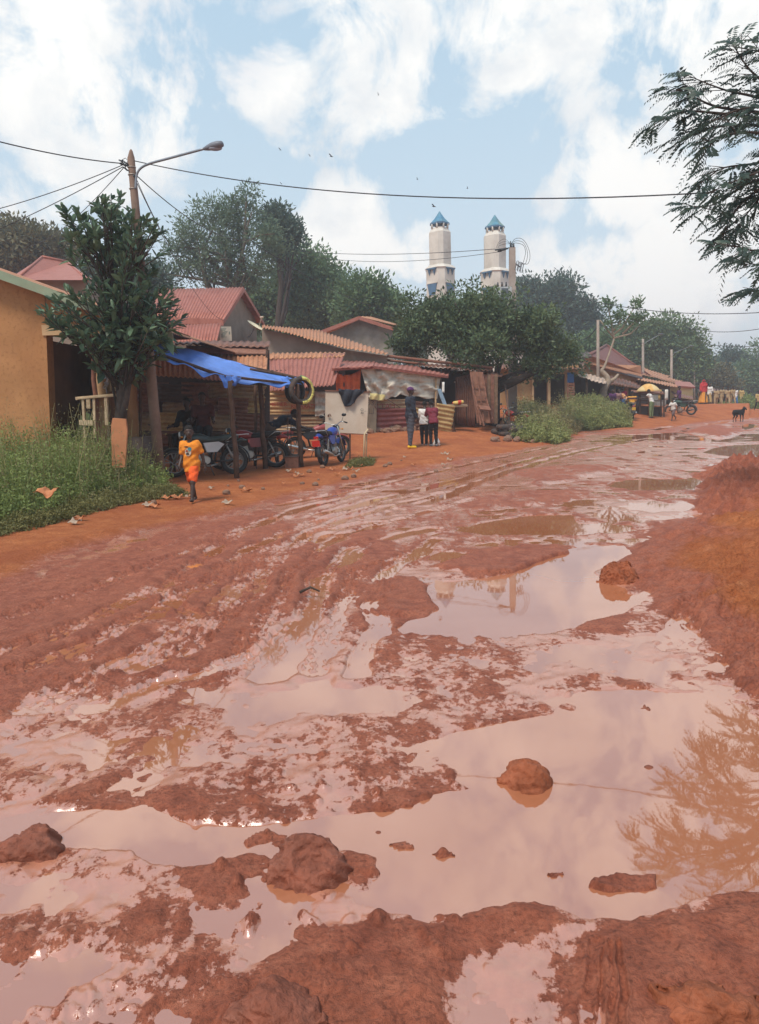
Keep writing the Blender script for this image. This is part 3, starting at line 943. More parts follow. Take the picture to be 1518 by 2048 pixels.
def watermat():
    m, nt, b = newmat('muddy_water')
    geo = nt.new('ShaderNodeNewGeometry'); pos = geo.outputs['Position']
    n1 = nt.noise(.9, 4, .5, pos)
    c = nt.ramp(n1, [(.35, (.34, .115, .052)), (.65, (.40, .155, .082))])
    setin(b, Base_Color=c, Roughness=.02)
    b.inputs['IOR'].default_value = 2.7
    n2 = nt.noise(6, 3, .5, pos); 
    setin(b, Normal=nt.bump(n2, .02, .01))
    return m

MUD = mudmat(); WATER = watermat()
GROUND = build_ground()
# one level sheet of standing water under the road's relief
wb = poly = [(-9, .6), (40, .6), (75, 66), (45, 68), (22, 47)] 
rp = [(-4.5, .7), XG(-60, 1140), XG(150, 1075), XG(330, 1030), XG(560, 978), XG(700, 950), XG(830, 920), XG(1020, 893), XG(1165, 858), XG(1400, 838), (50, 72), (75, 60), (60, .7)]
w = link_mesh('puddle_water', [(x, y, 0.0) for x, y in rp], [tuple(range(len(rp)))[::-1]], WATER)
setp(w, kind='structure')
# earth under everything and behind the camera
e = link_mesh('terrain', [(-60, -60, -.35), (60, -60, -.35), (60, 1.3, -.35), (-60, 1.3, -.35)], [(0, 1, 2, 3)], MUD, attr={'moist': ('POINT', 'FLOAT', [.6] * 4), 'film': ('POINT', 'FLOAT', [0] * 4)})
setp(e, kind='structure')
# ------------------------------------------------------------ height of the ground under a point
def gz(x, y):
    rows, ta, Z = GROUND
    t = x / max(y, .9)
    i = int(np.clip(np.searchsorted(rows, y) - 1, 0, len(rows) - 2)); j = int(np.clip(np.searchsorted(ta, t) - 1, 0, len(ta) - 2))
    fy = float(np.clip((y - rows[i]) / (rows[i + 1] - rows[i]), 0, 1)); fx = float(np.clip((t - ta[j]) / (ta[j + 1] - ta[j]), 0, 1))
    return float((Z[i, j] * (1 - fx) + Z[i, j + 1] * fx) * (1 - fy) + (Z[i + 1, j] * (1 - fx) + Z[i + 1, j + 1] * fx) * fy)


def GG(px, py, ymax=120):
    a, b = ray(px, py); Y = 1.5
    while Y < ymax:
        if CAMH + b * Y <= max(gz(a * Y, Y), 0): break
        Y *= 1.004
    return Vector((a * Y, Y, max(gz(a * Y, Y), 0)))


def AT(px, Y, py=900):
    """point on the ground at depth Y seen in column px"""
    a, b = ray(px, py)
    for _ in range(3):
        z = gz(a * Y, Y)
        # column px at that height
        py2 = py_of(a * Y, Y, z); a, b = ray(px, py2)
    return Vector((a * Y, Y, gz(a * Y, Y)))


def py_of(x, y, z):
    v = Vector((x, y, z - CAMH)); f = v.dot(Fw)
    r, u = v.x / f * FOC, v.dot(Au) / f * FOC
    dy = r * sin(ROLL) + u * cos(ROLL)
    return CY - dy


def ln(a, b, n):
    return [a + (b - a) * i / n for i in range(n + 1)]


def jitter_line(a, b, n, amt, seed=0):
    rr = random.Random(seed); a = Vector(a); b = Vector(b)
    return [a.lerp(b, i / n) + (Vector((rr.uniform(-amt, amt), rr.uniform(-amt, amt), 0)) if 0 < i < n else Vector((0, 0, 0))) for i in range(n + 1)]


def text_part(name, txt, p, size, mat, parent, tilt=0.0, yaw=0.0, extrude=.002):
    c = bpy.data.curves.new(name, 'FONT'); c.body = txt; c.size = size; c.extrude = extrude; c.align_x = 'CENTER'; c.align_y = 'CENTER'
    t = bpy.data.objects.new(name, c); COL.objects.link(t)
    bpy.context.view_layer.update()
    me = bpy.data.meshes.new_from_object(t.evaluated_get(bpy.context.evaluated_depsgraph_get()))
    bpy.data.objects.remove(t); bpy.data.curves.remove(c)
    me.materials.clear(); me.materials.append(mat)
    o = bpy.data.objects.new(name, me); COL.objects.link(o)
    o.parent = parent; o.location = Vector(p) - chain_loc(parent)
    o.rotation_euler = (PI / 2, tilt, yaw)
    return o


rr = random.Random(21)
def stone(px, py, s, lab, group='rubble stones along the shack walls', Y=None, mat=None, name='stone', cat='stone', flat=.6):
    g = GG(px, py) if Y is None else AT(px, Y); mm = MB()
    mm.ell((0, 0, s * flat * .35), (s * .6, s * .45, s * .42 * flat / .6), 9, 6, Matrix.Rotation(rr.uniform(0, 3), 3, 'Z'), .14, rr.randint(0, 999))
    o = link_mesh(name, np.array(mm.v) + np.array(g), mm.f, mat or STONE, smooth=False)
    return setp(o, lab, cat, group)
# ============================================================ ochre house on the left
hy = 15.0
def wall_strip(mb, pxs, pyt, pyb, Y, t):
    pass
base = AT(40, hy)
house = thing('ochre_house', 'ochre plastered house with green gable board and shaded open porch', 'house', (P(96, 800, hy).x, hy, 0))
XL = -11.0; XA = P(96, 780, hy).x; XB = P(318, 690, hy).x
def zat(px, py, Y=hy): return P(px, py, Y).z
def roofz(x):   # underside of the sloping gable roof
    z0, z1 = P(0, 548, hy), P(335, 668, hy)
    return z0.z + (x - z0.x) * (z1.z - z0.z) / (z1.x - z0.x)
zlin = zat(200, 668)
m = MB()
xa0 = P(97, 905, hy).x; XT = P(94, 640, hy).x
m.poly([(XL, hy, -.3), (xa0, hy, -.3), (XT, hy, roofz(XT) - .05), (XL, hy, roofz(XL) - .05)], .3)
m.poly([(XA - .1, hy + .02, zlin), (XB, hy + .02, zlin), (XB, hy + .02, roofz(XB) + .05), (XA - .1, hy + .02, roofz(XA) - .1)], .25)
m.build('wall', OCHRE, house)
m = MB(); m.box(((XA + XB) / 2, hy - .012, zlin + .10), (XB - XA, .035, .2)); m.build('porch_lintel', OCHRE_P, house)
m = MB()
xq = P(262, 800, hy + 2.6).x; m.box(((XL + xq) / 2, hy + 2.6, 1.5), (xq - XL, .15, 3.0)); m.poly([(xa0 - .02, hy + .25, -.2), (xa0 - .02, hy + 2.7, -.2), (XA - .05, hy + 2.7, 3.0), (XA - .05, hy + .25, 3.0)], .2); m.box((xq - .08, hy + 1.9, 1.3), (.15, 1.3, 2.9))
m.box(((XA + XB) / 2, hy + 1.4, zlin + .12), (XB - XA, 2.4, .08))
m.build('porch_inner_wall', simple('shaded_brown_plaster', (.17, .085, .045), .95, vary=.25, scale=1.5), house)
d = MB(); dx = P(150, 800, hy + 2.5).x
d.box((dx, hy + 2.49, 1.15), (.95, .06, 2.3)); door = d.build('door', DARKIN, house)  # near-black box for the dark doorway; its shade is painted in
# roof: sheet falling to the right, running back
m = MB()
def rp_(x, y, dz=0): return Vector((x, y, roofz(x) + dz))
m.sheet(rp_(XB + .35, hy - .35, .06), rp_(XB + .35, hy + 7, .12), rp_(XL, hy + 7, .12), rp_(XL, hy - .35, .06), waves=50, amp=.012, nv=4, noise=.01, nu=300)
roof = m.build('roof', RUST_O, house)
m = MB(); a, b = rp_(XL, hy - .36, -.10), rp_(XB + .38, hy - .36, -.10)
m.poly([a, b, b + Vector((0, 0, .16)), a + Vector((0, 0, .19))], .03)
m.build('gable_board', GREEN_F, house)

# porch posts and counter
def post(name, label, pxt, pyt, pxb, Y, r, mat, seed=0, cat='post', group=None, taper=.85, pyb=None):
    b = AT(pxb, Y); t = P(pxt, pyt, Y)
    o = MB(); n = 7; rr = random.Random(seed)
    pts = jitter_line(b - Vector((0, 0, .15)), t, n, min(r * .35, .018), seed)
    o.tube(pts, [r * (1 + (taper - 1) * i / n) * rr.uniform(.92, 1.08) for i in range(n + 1)], 10)
    ob = o.build(name, mat)
    return setp(ob, label, cat, group)
post('porch_post', 'thin reddish trimmed log post at the porch corner of the ochre house', 183, 668, 203, hy - .12, .05, RED_WOOD, 1)
post('porch_post', 'thick pale peeled log post holding the porch beam', 199, 672, 208, hy + .15, .105, WOOD_L, 2)
post('porch_post', 'ochre brown pillar behind the leafy tree trunk', 258, 672, 268, hy + .35, .13, simple('brown_ochre_pillar', (.24, .12, .055), .95, vary=.2, scale=3), 3, taper=1.0)
post('porch_post', 'thin dark stick post in front of the orange iron awning', 279, 690, 281, hy + .5, .035, WOOD_D, 4, taper=1)
setp(MB().tube([P(150, 672, hy - .2), P(195, 668, hy - .2), P(237, 680, hy - .25)], .045, 8).build('roof_pole', WOOD_L), 'pale pole lashed across the top of the porch posts', 'pole')
m = MB()
cy = hy - .35
def bar(p, q, w=.045): m.beam(P(p[0], p[1], cy), P(q[0], q[1], cy), w)
bar((152, 797), (232, 790), .06); bar((160, 845), (188, 846), .10); bar((166, 797), (170, 880)); bar((177, 797), (178, 817), .07); bar((188, 797), (190, 876)); bar((212, 795), (214, 850), .06)
c2 = cy + .5
for px in (168, 214): m.beam(P(px, 800, c2), P(px + 2, 900, c2), .045)
m.beam(P(165, 799, cy), P(168, 799, c2), .045); m.beam(P(212, 795, cy), P(214, 795, c2), .045)
st = thing('stall_counter', 'cream painted wooden slat counter standing in the porch', 'stall', AT(185, cy))
m.build('frame', WOOD_CREAM, st)
m = MB(); m.slab(P(154, 796, cy - .05), P(234, 789, cy - .05), P(234, 787, c2), P(154, 794, c2), .025); m.build('counter_top', WOOD_CREAM, st)
# sachets hanging, pale cloth
rr = random.Random(5)
hs = thing('sachet_string', 'dark string of small shiny sachets hanging behind the peeled post', 'sachets', P(213, 785, hy + .1))
m = MB(); m.tube([P(212, 700, hy + .1), P(214, 785, hy + .1)], .008, 5); m.build('string', WIREM, hs)
m = MB()
for i in range(9):
    p = P(212 + rr.uniform(-3, 4), 725 + i * 7, hy + .1 + rr.uniform(-.03, .03))
    m.box(p, (.07, .012, .085), rot=Matrix.Rotation(rr.uniform(-.6, .6), 3, 'Y') @ Matrix.Rotation(rr.uniform(-1, 1), 3, 'Z'))
m.build('sachets', simple('foil_sachet', (.35, .34, .36), .3, metal=.5, vary=.6, scale=12), hs)['kind'] = 'stuff'
m = MB(); m.sheet(P(219, 714, hy + .3), P(232, 714, hy + .3), P(233, 781, hy + .3), P(214, 785, hy + .3), waves=2.5, amp=.02, nu=16, nv=8, noise=.02, seed=3)
setp(m.build('hanging_cloth', CLOTH_C), 'long cream cloth hanging beside the sachets', 'cloth')
# orange slab among the weeds
sl_y = 13.2
m = MB(); m.poly([P(224, 935, sl_y), P(250, 935, sl_y), P(254, 862, sl_y), P(251, 838, sl_y), P(225, 836, sl_y), P(222, 852, sl_y)], .06)
o = m.build('leaning_slab', ORANGEB); setp(o, 'upright orange slab standing at the edge of the weeds', 'slab')
# dark drum in the porch shade
m = MB(); c = AT(288, hy + .3); m.tube([c + Vector((0, 0, z)) for z in (0, .02, .28, .3, .32, .58, .6, .62, .9)], [.27, .28, .28, .295, .28, .28, .295, .28, .28], 20)
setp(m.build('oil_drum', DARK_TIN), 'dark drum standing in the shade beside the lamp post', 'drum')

# ============================================================ street lamp / utility pole
LY = 14.6
lb = AT(322, LY); lt = P(262, 316, LY)
lamp = thing('utility_pole', 'tall wooden utility pole with pointed top and a curved lamp arm', 'utility pole', lb)
LTOP = P(262, 298, LY)
m = MB(); m.tube([lb - Vector((0, 0, .3)), lb.lerp(lt, .33), lb.lerp(lt, .66), lt, P(262, 302, LY), LTOP], [.105, .098, .083, .066, .03, .006], 14)
pole = m.build('pole', simple('brown_concrete_pole', (.19, .12, .09), .9, vary=.3, scale=2.5, bump=.3, dirt=(.30, .22, .17)), lamp)
for py in (335, 350, 378):
    MB().torus(P(262 + (py - 316) * .075, py, LY), .073, .008, 'Z', 16, 6).build('band', ALU, lamp)
am = [P(271, 378, LY - .08), P(273, 352, LY - .08), P(281, 337, LY - .1), P(300, 327, LY - .2), P(340, 316, LY - .4), P(410, 297, LY - .7)]
am = [Vector(p) for p in smooth_line([tuple(p) for p in am], 5)]
m = MB(); m.tube(am, .022, 8); arm = m.build('lamp_arm', simple('grey_galvanised_tube', (.25, .27, .30), .5, metal=.5, vary=.1), lamp)
e0, e1 = P(408, 298, LY - .7), P(446, 287, LY - .85); dd = (e1 - e0).normalized(); up = Vector((0, 0, 1))
m = MB()
m.tube([e0, e0 + dd * .06, e0 + dd * .10, e0 + dd * .2, e0 + dd * .3, e0 + dd * .38, e0 + dd * .40], [.03, .05, .062, .082, .082, .06, .02], 14, flat=.8)
m.build('lamp_head', simple('grey_lamp_housing', (.16, .17, .20), .5, vary=.1), lamp)
m = MB(); m.ell(e0 + dd * .24 - Vector((0, 0, .045)), (.12, .06, .04), 14, 8); m.build('lamp_glass', simple('lamp_bowl', (.28, .29, .33), .2, vary=.05), lamp)
m = MB()
for i, (px, py) in enumerate(((243, 322), (247, 328), (250, 336), (254, 327), (268, 352))):
    q = P(px, py, LY - .05); m.tube([q + Vector((-.05, 0, .02)), q, q + Vector((.04, 0, -.05))], [.012, .02, .012], 6)
m.tube([P(244, 320, LY), P(251, 316, LY), P(256, 322, LY), P(250, 330, LY)], .006, 5)
m.beam(P(240, 327, LY - .02), P(262, 334, LY - .02), .03)
m.beam(P(244, 320, LY - .02), P(258, 330, LY - .02), .02); m.beam(P(250, 336, LY - .05), P(270, 352, LY - .05), .02)
m.build('cable_clamps', BLACKP, lamp)

def wire(p, q, sag, r=.011, label='', n=24, group=None):
    p, q = Vector(p), Vector(q)
    pts = [p.lerp(q, i / n) - Vector((0, 0, sag * 4 * (i / n) * (1 - i / n))) for i in range(n + 1)]
    o = MB().tube(pts, r, 5).build('overhead_cable', WIREM)
    return setp(o, label, 'cable', group)
wire(P(247, 327, LY), P(-260, 205, 10), .12, .010, 'thick cable running from the lamp pole up to the top left')
wire(P(270, 322, LY), P(1440, 384, 9.5), .30, .009, 'long cable crossing the sky from the lamp pole to the tree branches')
wire(P(245, 330, LY), P(-200, 458, 16), .15, .008, 'upper thin cable fanning left below the thick one')
wire(P(245, 334, LY), P(-200, 530, 18), .15, .008, 'middle thin cable fanning left towards the distant trees')
wire(P(246, 337, LY), P(60, 492, 30), .25, .008, 'steepest thin cable running down left behind the leafy tree')
wire(P(272, 350, LY), P(500, 480, 26), .35, .010, 'black cable dropping right in front of the feathery tree')
wire(P(500, 480, 26), P(770, 620, 40), .3, .012, 'cable continuing down across the dark tree mass')
wire(P(272, 356, LY), P(385, 520, 24), .45, .007, 'slack service wire dropping towards the red gable roof')
wire(P(272, 362, LY), P(445, 640, 30), .5, .007, 'second slack service wire ending at the gable wall')

# ============================================================ blue tarpaulin awning
bk = [(262, 673, 17.0), (300, 677, 17.0), (345, 690, 17.2), (400, 704, 17.5), (460, 722, 17.8), (520, 738, 18.2), (575, 750, 18.5), (606, 758, 18.6)]
ft = [(264, 684, 15.0), (300, 702, 15.0), (345, 722, 15.1), (400, 742, 15.2), (440, 750, 15.3), (500, 764, 16.1), (560, 769, 17.0), (604, 765, 17.7)]
def samp(L, u):
    k = u * (len(L) - 1); i = min(int(k), len(L) - 2); f = k - i
    a, b = L[i], L[i + 1]; return P(*[a[j] * (1 - f) + b[j] * f for j in range(3)])
NU, NV = 90, 22; V = []; F = []
for j in range(NV + 1):
    for i in range(NU + 1):
        u, v = i / NU, j / NV
        p = samp(bk, u).lerp(samp(ft, u), v)
        w = sin(u * 46 + 4 * v) * .012 + sin(u * 23 - 6 * v) * .014 + sin(u * 90 + 9 * v) * .007
        p.z += w * (.3 + .7 * v) - .05 * sin(PI * v) + float(pnoise(np.array([u * 14]), np.array([v * 3.]), 3)[0]) * .03
        if v > .9: p.z -= (v - .9) * .8 * (.5 + .5 * sin(u * 31))
        V.append(p)
for j in range(NV):
    for i in range(NU):
        a = j * (NU + 1) + i; F.append((a, a + 1, a + NU + 2, a + NU + 1))
aw = thing('tarp_shelter', 'bright blue tarpaulin awning stretched on rough poles over parked motorcycles', 'awning', AT(465, 15.2))
o = link_mesh('tarpaulin', V, F, TARP_B, aw, smooth=True)
sm_ = o.modifiers.new('thickness', 'SOLIDIFY'); sm_.thickness = .008
# hanging fold at the post
m = MB(); q0, q1 = P(436, 748, 15.25), P(482, 756, 15.6)
m.sheet(q0, q1, P(472, 772, 15.6), P(452, 778, 15.3), waves=3.5, amp=.03, nu=30, nv=10, noise=.03, seed=2, edge=.03)
m.build('hanging_fold', TARP_B, aw)
m = MB(); m.sheet(P(560, 756, 17.3), P(612, 757, 18), P(606, 772, 18), P(572, 771, 17.2), waves=3, amp=.03, nu=24, nv=8, noise=.03, seed=5, edge=.03)
m.build('bunched_end', TARP_B, aw)
m = MB()
m.tube(jitter_line(P(262, 690, 15.1), P(448, 752, 15.4), 6, .02, 1), .035, 7); m.tube(jitter_line(P(448, 752, 15.4), P(602, 770, 17.9), 6, .02, 2), .03, 7)
m.tube(jitter_line(P(266, 682, 16.9), P(600, 757, 18.5), 8, .02, 3), .035, 7); m.tube([P(465, 764, 15.3), P(440, 742, 17.7)], .03, 7)
m.tube(jitter_line(P(500, 738, 17.5), P(604, 757, 17.9), 5, .01, 3), .03, 7)
m.build('roof_poles', WOOD_D, aw)
for i, (pt, pb, Y, r, sd_) in enumerate((((460, 762), 474, 15.2, .055, 11), ((520, 768), 531, 17.3, .06, 12), ((594, 768), 603, 17.6, .06, 13), ((511, 770), 509, 18.4, .04, 15))):
    b = AT(pb, Y); t = P(pt[0], pt[1], Y)
    MB().tube(jitter_line(b - Vector((0, 0, .1)), t, 7, .022, sd_), [r * 1.1, r, r * 1.05, r * .95, r, r * .9, r * .95, r * .85], 9).build('post', WOOD_D, aw)
# tyre hung on the right post, half wrapped in yellow and green tape
ty = thing('hung_tyre', 'black tyre partly wound in yellow and green tape, hung on the shelter post', 'tyre', P(603, 781, 17.4))
Mt = Matrix.Rotation(radians(38), 3, 'Z') @ Matrix.Rotation(radians(8), 3, 'Y')
c0 = P(603, 781, 17.35)
m = MB(); m.torus(c0, .27, .06, 'Y', 40, 12, Mt, 1.25); m.build('tyre_body', TYRE, ty)
Mt2 = Mt
def arcwrap(a0, a1, off, r, mat, nm):
    mm = MB(); pts = []
    for i in range(21):
        a = a0 + (a1 - a0) * i / 20; pts.append(c0 + Mt @ Vector(((.275 + off[0]) * cos(a), off[1], (.275 + off[0]) * sin(a))))
    mm.tube(pts, r, 10); mm.build(nm, mat, ty)
arcwrap(-1.5, 1.75, (.0, -.032), .048, simple('yellow_speckled_tape', (.50, .44, .12), .5, vary=.8, scale=28), 'yellow_tape')
arcwrap(-1.2, 1.7, (.022, .028), .050, simple('green_tape', (.03, .22, .07), .45, vary=.2), 'green_tape')
arcwrap(-.9, 1.7, (.030, .066), .022, simple('cream_tape', (.55, .55, .30), .5), 'pale_tape')
# second thinner tyre on the same post
m = MB(); m.torus(P(590, 782, 17.6), .25, .055, 'Y', 36, 10, Matrix.Rotation(radians(50), 3, 'Z'), 1.3); setp(m.build('inner_tyre', BLACKM), 'plain black tyre hanging behind the tape-wound tyre', 'tyre')
# ============================================================ houses behind
def px_poly(mb, pts, t): return mb.poly([P(*q) for q in pts][::-1] if False else [P(*q) for q in pts], t)

def ccw(pts):
    """order so the thick polygon's front faces the camera"""
    pts = [Vector(p) for p in pts]; n = Vector((0, 0, 0))
    for i in range(len(pts)): n += pts[i].cross(pts[(i + 1) % len(pts)])
    c = sum(pts, Vector((0, 0, 0))) / len(pts)
    return pts if n.dot(Vector((0, 0, CAMH)) - c) > 0 else pts[::-1]

def cpoly(mb, pts, t=.05): return mb.poly(ccw([P(*q) for q in pts]), t)

# red hipped roof behind the ochre house
h = thing('red_roof_house', 'house with a plain red hipped roof showing above the ochre house', 'house', (P(100, 560, 30).x, 30, .5))
m = MB(); L_, R_, T0, T1, L2, R2 = P(30, 560, 28), P(175, 560, 28), P(84, 514, 31), P(135, 524, 32), P(20, 556, 36), P(190, 562, 36)
m.add([L_, R_, T1, T0, L2, R2], [(0, 1, 2, 3), (1, 5, 2), (0, 3, 4), (5, 4, 3, 2), (0, 4, 5, 1)], False); m.build('roof', RED_ROOF, h)
m = MB(); m.box(((L_.x + R_.x) / 2, 32, L_.z / 2 + .1), (R_.x - L_.x - .6, 6.5, L_.z + .1)); m.build('wall', GREYWALL, h)
m = MB(); m.tube([T0, T1], .07, 6); m.tube([T0, L_], .05, 6); m.tube([T1, R_], .05, 6); m.build('ridge_cap', RED_ROOF, h)

# red gabled house with satellite dish
h = thing('red_gable_house', 'cement house with a bright red corrugated gable roof', 'house', (P(480, 680, 33).x, 33, .6))
FE, AP, RE = P(447, 640, 30), P(487, 577, 33), P(528, 646, 36)
FL, AL, RL = P(300, 634, 30), P(318, 581, 33), P(330, 640, 36)
m = MB(); m.sheet(AL + Vector((0, 0, .05)), AP + Vector((0, 0, .05)), FE, FL, waves=26, amp=.025, nv=4); m.sheet(AP + Vector((0, 0, .04)), AL + Vector((0, 0, .04)), RL, RE, waves=18, amp=.02, nv=3)
m.build('roof', RED_ROOF, h)
m = MB()
for a, b in ((FE, AP), (AP, RE)): m.beam(a - Vector((0, 0, .06)), b - Vector((0, 0, .06)), .05, .16)
m.beam(FL - Vector((0, 0, .1)), FE - Vector((0, 0, .1)), .05, .24); m.build('fascia', RED_ROOF, h)
gx = -.28
W1, W2, WA = FE.lerp(AP, .12) + Vector((gx, 0, -.05)), RE.lerp(AP, .10) + Vector((gx, 0, -.05)), AP + Vector((gx, 0, -.12))
b1, b2 = Vector((W1.x, W1.y, 0)), Vector((W2.x, W2.y, 0))
m = MB(); m.poly(ccw([b1, b2, W2, WA, W1]), .2)
fl = FL + Vector((.3, .4, -.1)); f1 = Vector((W1.x, W1.y, W1.z)); m.poly(ccw([Vector((fl.x, fl.y, 0)), b1, f1, fl]), .2)
m.build('wall', GREYWALL, h)
m = MB(); m.sheet(P(300, 652, 29.6), P(443, 647, 29.6), P(434, 684, 28.5), P(300, 686, 28.5), waves=22, amp=.025, nv=3); m.build('lower_roof', RED_ROOF, h)
m = MB(); gp = [P(440, 653, 29.4), P(462, 653, 29.6), P(464, 682, 29.6), P(440, 681, 29.4)]
m.poly(ccw(gp), .03); pst = m.build('wall_poster', simple('faded_poster', (.55, .46, .36), .8, vary=.1), h)
m = MB()
rr = random.Random(8)
for i in range(10): 
    q = P(448 + rr.uniform(-2, 4), 657 + i * 1.9, 29.35); m.box(q, (.12 + rr.uniform(0, .1), .01, .025))
m.build('poster_picture', simple('grey_print', (.16, .17, .14), .8), pst); m = MB()
for i in range(3): m.box(P(459, 664 + i * 2, 29.45), (.05, .01, .04))
m.build('poster_text', MATS['grey_print'], pst)
dz = thing('satellite_dish', 'cream satellite dish tilted skyward on the gable wall', 'satellite dish', P(512, 660, 31))
dc = P(511, 652, 31); nrm = Vector((.55, -.15, .82)).normalized(); q = nrm.to_track_quat('Z', 'Y').to_matrix()
m = MB(); vs = []; fs = []; R = .38
for i in range(7):
    for k in range(24):
        r = R * i / 6; a = k * PI / 12; vs.append(dc + q @ Vector((r * cos(a), r * sin(a), .28 * r * r / R - .08)))
for i in range(6):
    for k in range(24): fs.append((i * 24 + k, i * 24 + (k + 1) % 24, (i + 1) * 24 + (k + 1) % 24, (i + 1) * 24 + k))
m.add(vs, fs, True); m.build('reflector', simple('cream_dish_paint', (.62, .54, .38), .5, vary=.08), dz)
m = MB(); f_ = dc + q @ Vector((.12, 0, .42)); m.tube([dc + q @ Vector((.33, 0, 0)), f_], .015, 6); m.tube([f_ - Vector((.07, 0, 0)), f_ + Vector((.07, 0, .01))], .035, 8); m.build('receiver_arm', BOARD, dz)
m = MB(); m.tube([dc - nrm * .08, dc - nrm * .18, P(500, 672, 31.5), P(496, 674, 32)], .022, 6); m.build('bracket', GREYPL, dz)

# long rust-coloured roof with dark cement wall
h = thing('rust_roof_house', 'long low cement house under a thin rust-orange roof', 'house', (P(640, 700, 30).x, 30, .6))
m = MB()
tp = [(524, 650, 34), (580, 655, 35), (640, 661, 36), (700, 680, 36), (777, 706, 34)]
bt = [(524, 655, 29.4), (580, 667, 29.4), (640, 684, 29.4), (700, 698, 29.4), (777, 709, 29.4)]
for i in range(4): m.sheet(P(*tp[i]), P(*tp[i + 1]), P(*bt[i + 1]), P(*bt[i]), waves=9, amp=.03, nv=4, noise=.02, seed=i)
m.build('roof', RUST_O, h)
m = MB(); cpoly(m, [(524, 658, 30), (580, 670, 30), (640, 687, 30), (700, 701, 30), (775, 712, 30), (775, 850, 30), (524, 850, 30)], .25); m.build('wall', GREYWALL, h)

# grey gable end with red fascia
h = thing('grey_gable_house', 'house with a stained grey gable end and dull red roof edge beside the round tree', 'house', (P(720, 700, 40).x, 40, .6))
m = MB(); cpoly(m, [(655, 668, 40), (718, 640, 40), (785, 662, 40), (788, 760, 40), (655, 760, 40)], .3); m.build('wall', simple('blotchy_grey_render', (.25, .22, .19), .95, vary=.35, scale=1.8, bump=.3, dirt=(.36, .29, .20)), h)
m = MB(); m.sheet(P(718, 633, 39.6), P(742, 634, 46), P(815, 655, 46), P(797, 652, 39.6), waves=3, amp=.03, nv=3); m.sheet(P(742, 634, 46), P(718, 633, 39.6), P(633, 667, 39.6), P(650, 668, 46), waves=3, amp=.03, nv=3)
m.build('roof', RUST_O, h)
m = MB(); m.beam(P(633, 668, 39.55), P(718, 636, 39.55), .08, .18); m.beam(P(718, 636, 39.55), P(787, 658, 39.55), .08, .18); m.build('fascia', RED_ROOF, h)

# ============================================================ tin shack behind the blue shelter
sh = thing('patched_tin_shack', 'dark shack of patched brown iron with an orange iron awning, behind the blue shelter', 'shack', (P(410, 880, 21.5).x, 21.5, .2))
m = MB()
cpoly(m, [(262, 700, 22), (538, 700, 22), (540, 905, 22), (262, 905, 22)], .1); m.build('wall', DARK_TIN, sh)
m = MB(); m.sheet(P(264, 690, 21.6), P(404, 700, 21.6), P(402, 757, 20.2), P(268, 750, 20.2), waves=14, amp=.022, nv=5, noise=.015, seed=4, edge=.012); m.sheet(P(440, 706, 21.5), P(536, 702, 21.5), P(534, 742, 20.4), P(440, 742, 20.4), waves=10, amp=.022, nv=4, noise=.02, seed=6, edge=.012)
m.build('orange_awning', RUST_O, sh)
m = MB(); m.sheet(P(398, 702, 21.55), P(450, 704, 21.55), P(448, 762, 20.15), P(398, 758, 20.15), waves=6, amp=.022, nv=4, noise=.01, seed=5); m.build('brown_awning', RUST_P, sh)
m = MB(); m.sheet(P(350, 683, 22.3), P(541, 684, 22.3), P(538, 694, 21.3), P(350, 690, 21.3), waves=14, amp=.02, nv=2, noise=.03, seed=7)
m.sheet(P(372, 690, 21.4), P(537, 693, 21.4), P(536, 709, 21.2), P(374, 706, 21.2), waves=0.5, amp=.01, nu=30, nv=3, noise=.02, seed=8); m.build('roof', RUST_B, sh)
m = MB(); m.beam(P(534, 694, 21.1), P(532, 740, 21.1), .05, .05); m.build('corner_post', WOOD_D, sh)
rr = random.Random(12)
pal = [RUST_B, DARK_TIN, RUST_B, MIX_TIN, YEL_TIN, RUST_B, MIX_TIN]
for i in range(17):   # overlapping patches, flutes level
    px0 = 268 + (i % 5) * 52 + rr.uniform(-12, 12); py0 = 764 + (i // 5) * 29 + rr.uniform(-5, 5); w_ = rr.uniform(50, 80); h_ = rr.uniform(30, 42)
    Y = 21.7 - .05 * (i % 3) - rr.uniform(0, .08); px1 = min(px0 + w_, 534)
    tl = rr.uniform(-4, 4)
    mm = MB(); mm.sheet(P(px0, py0 + h_, Y), P(px0, py0, Y), P(px1, py0 + tl, Y), P(px1, py0 + h_ + tl, Y), waves=4, amp=.022, nu=24, nv=8, noise=.03, seed=i + 20, edge=.03)
    mt = pal[i % 7] if px0 < 430 else [YEL_TIN, MIX_TIN, RUST_B][i % 3]
    mm.build('iron_patch', mt, sh)
# ============================================================ repair shack
sh = thing('repair_shack', 'pinkish corrugated roof shack with ochre sheet wall carrying red hand lettering', 'shack', (P(600, 870, 26).x, 26, .3))
m = MB(); m.sheet(P(530, 712, 27.6), P(690, 706, 27.6), P(668, 771, 25.4), P(540, 782, 25.4), waves=17, amp=.03, nv=5, noise=.02, seed=9, edge=.015); m.build('roof', RUST_P, sh)
m = MB(); m.sheet(P(530, 706, 27.7), P(691, 705, 27.7), P(688, 714, 27.3), P(530, 719, 27.3), waves=17, amp=.03, nv=2, noise=.02, seed=3); m.build('ridge_strip', RUST_O, sh)
m = MB(); cpoly(m, [(530, 740, 26.6), (690, 740, 26.6), (690, 880, 26.6), (530, 880, 26.6)], .08); m.build('wall', DARK_TIN, sh)
m = MB(); m.sheet(P(532, 829, 26.0), P(532, 779, 26.0), P(634, 782, 26.0), P(634, 829, 26.0), waves=6, amp=.02, nu=36, nv=8, noise=.02, seed=31, edge=.02); sg = m.build('lettered_sheet', CARD_TIN, sh)
REDINK = simple('red_paint_lettering', (.35, .05, .035), .8, vary=.5, scale=30)
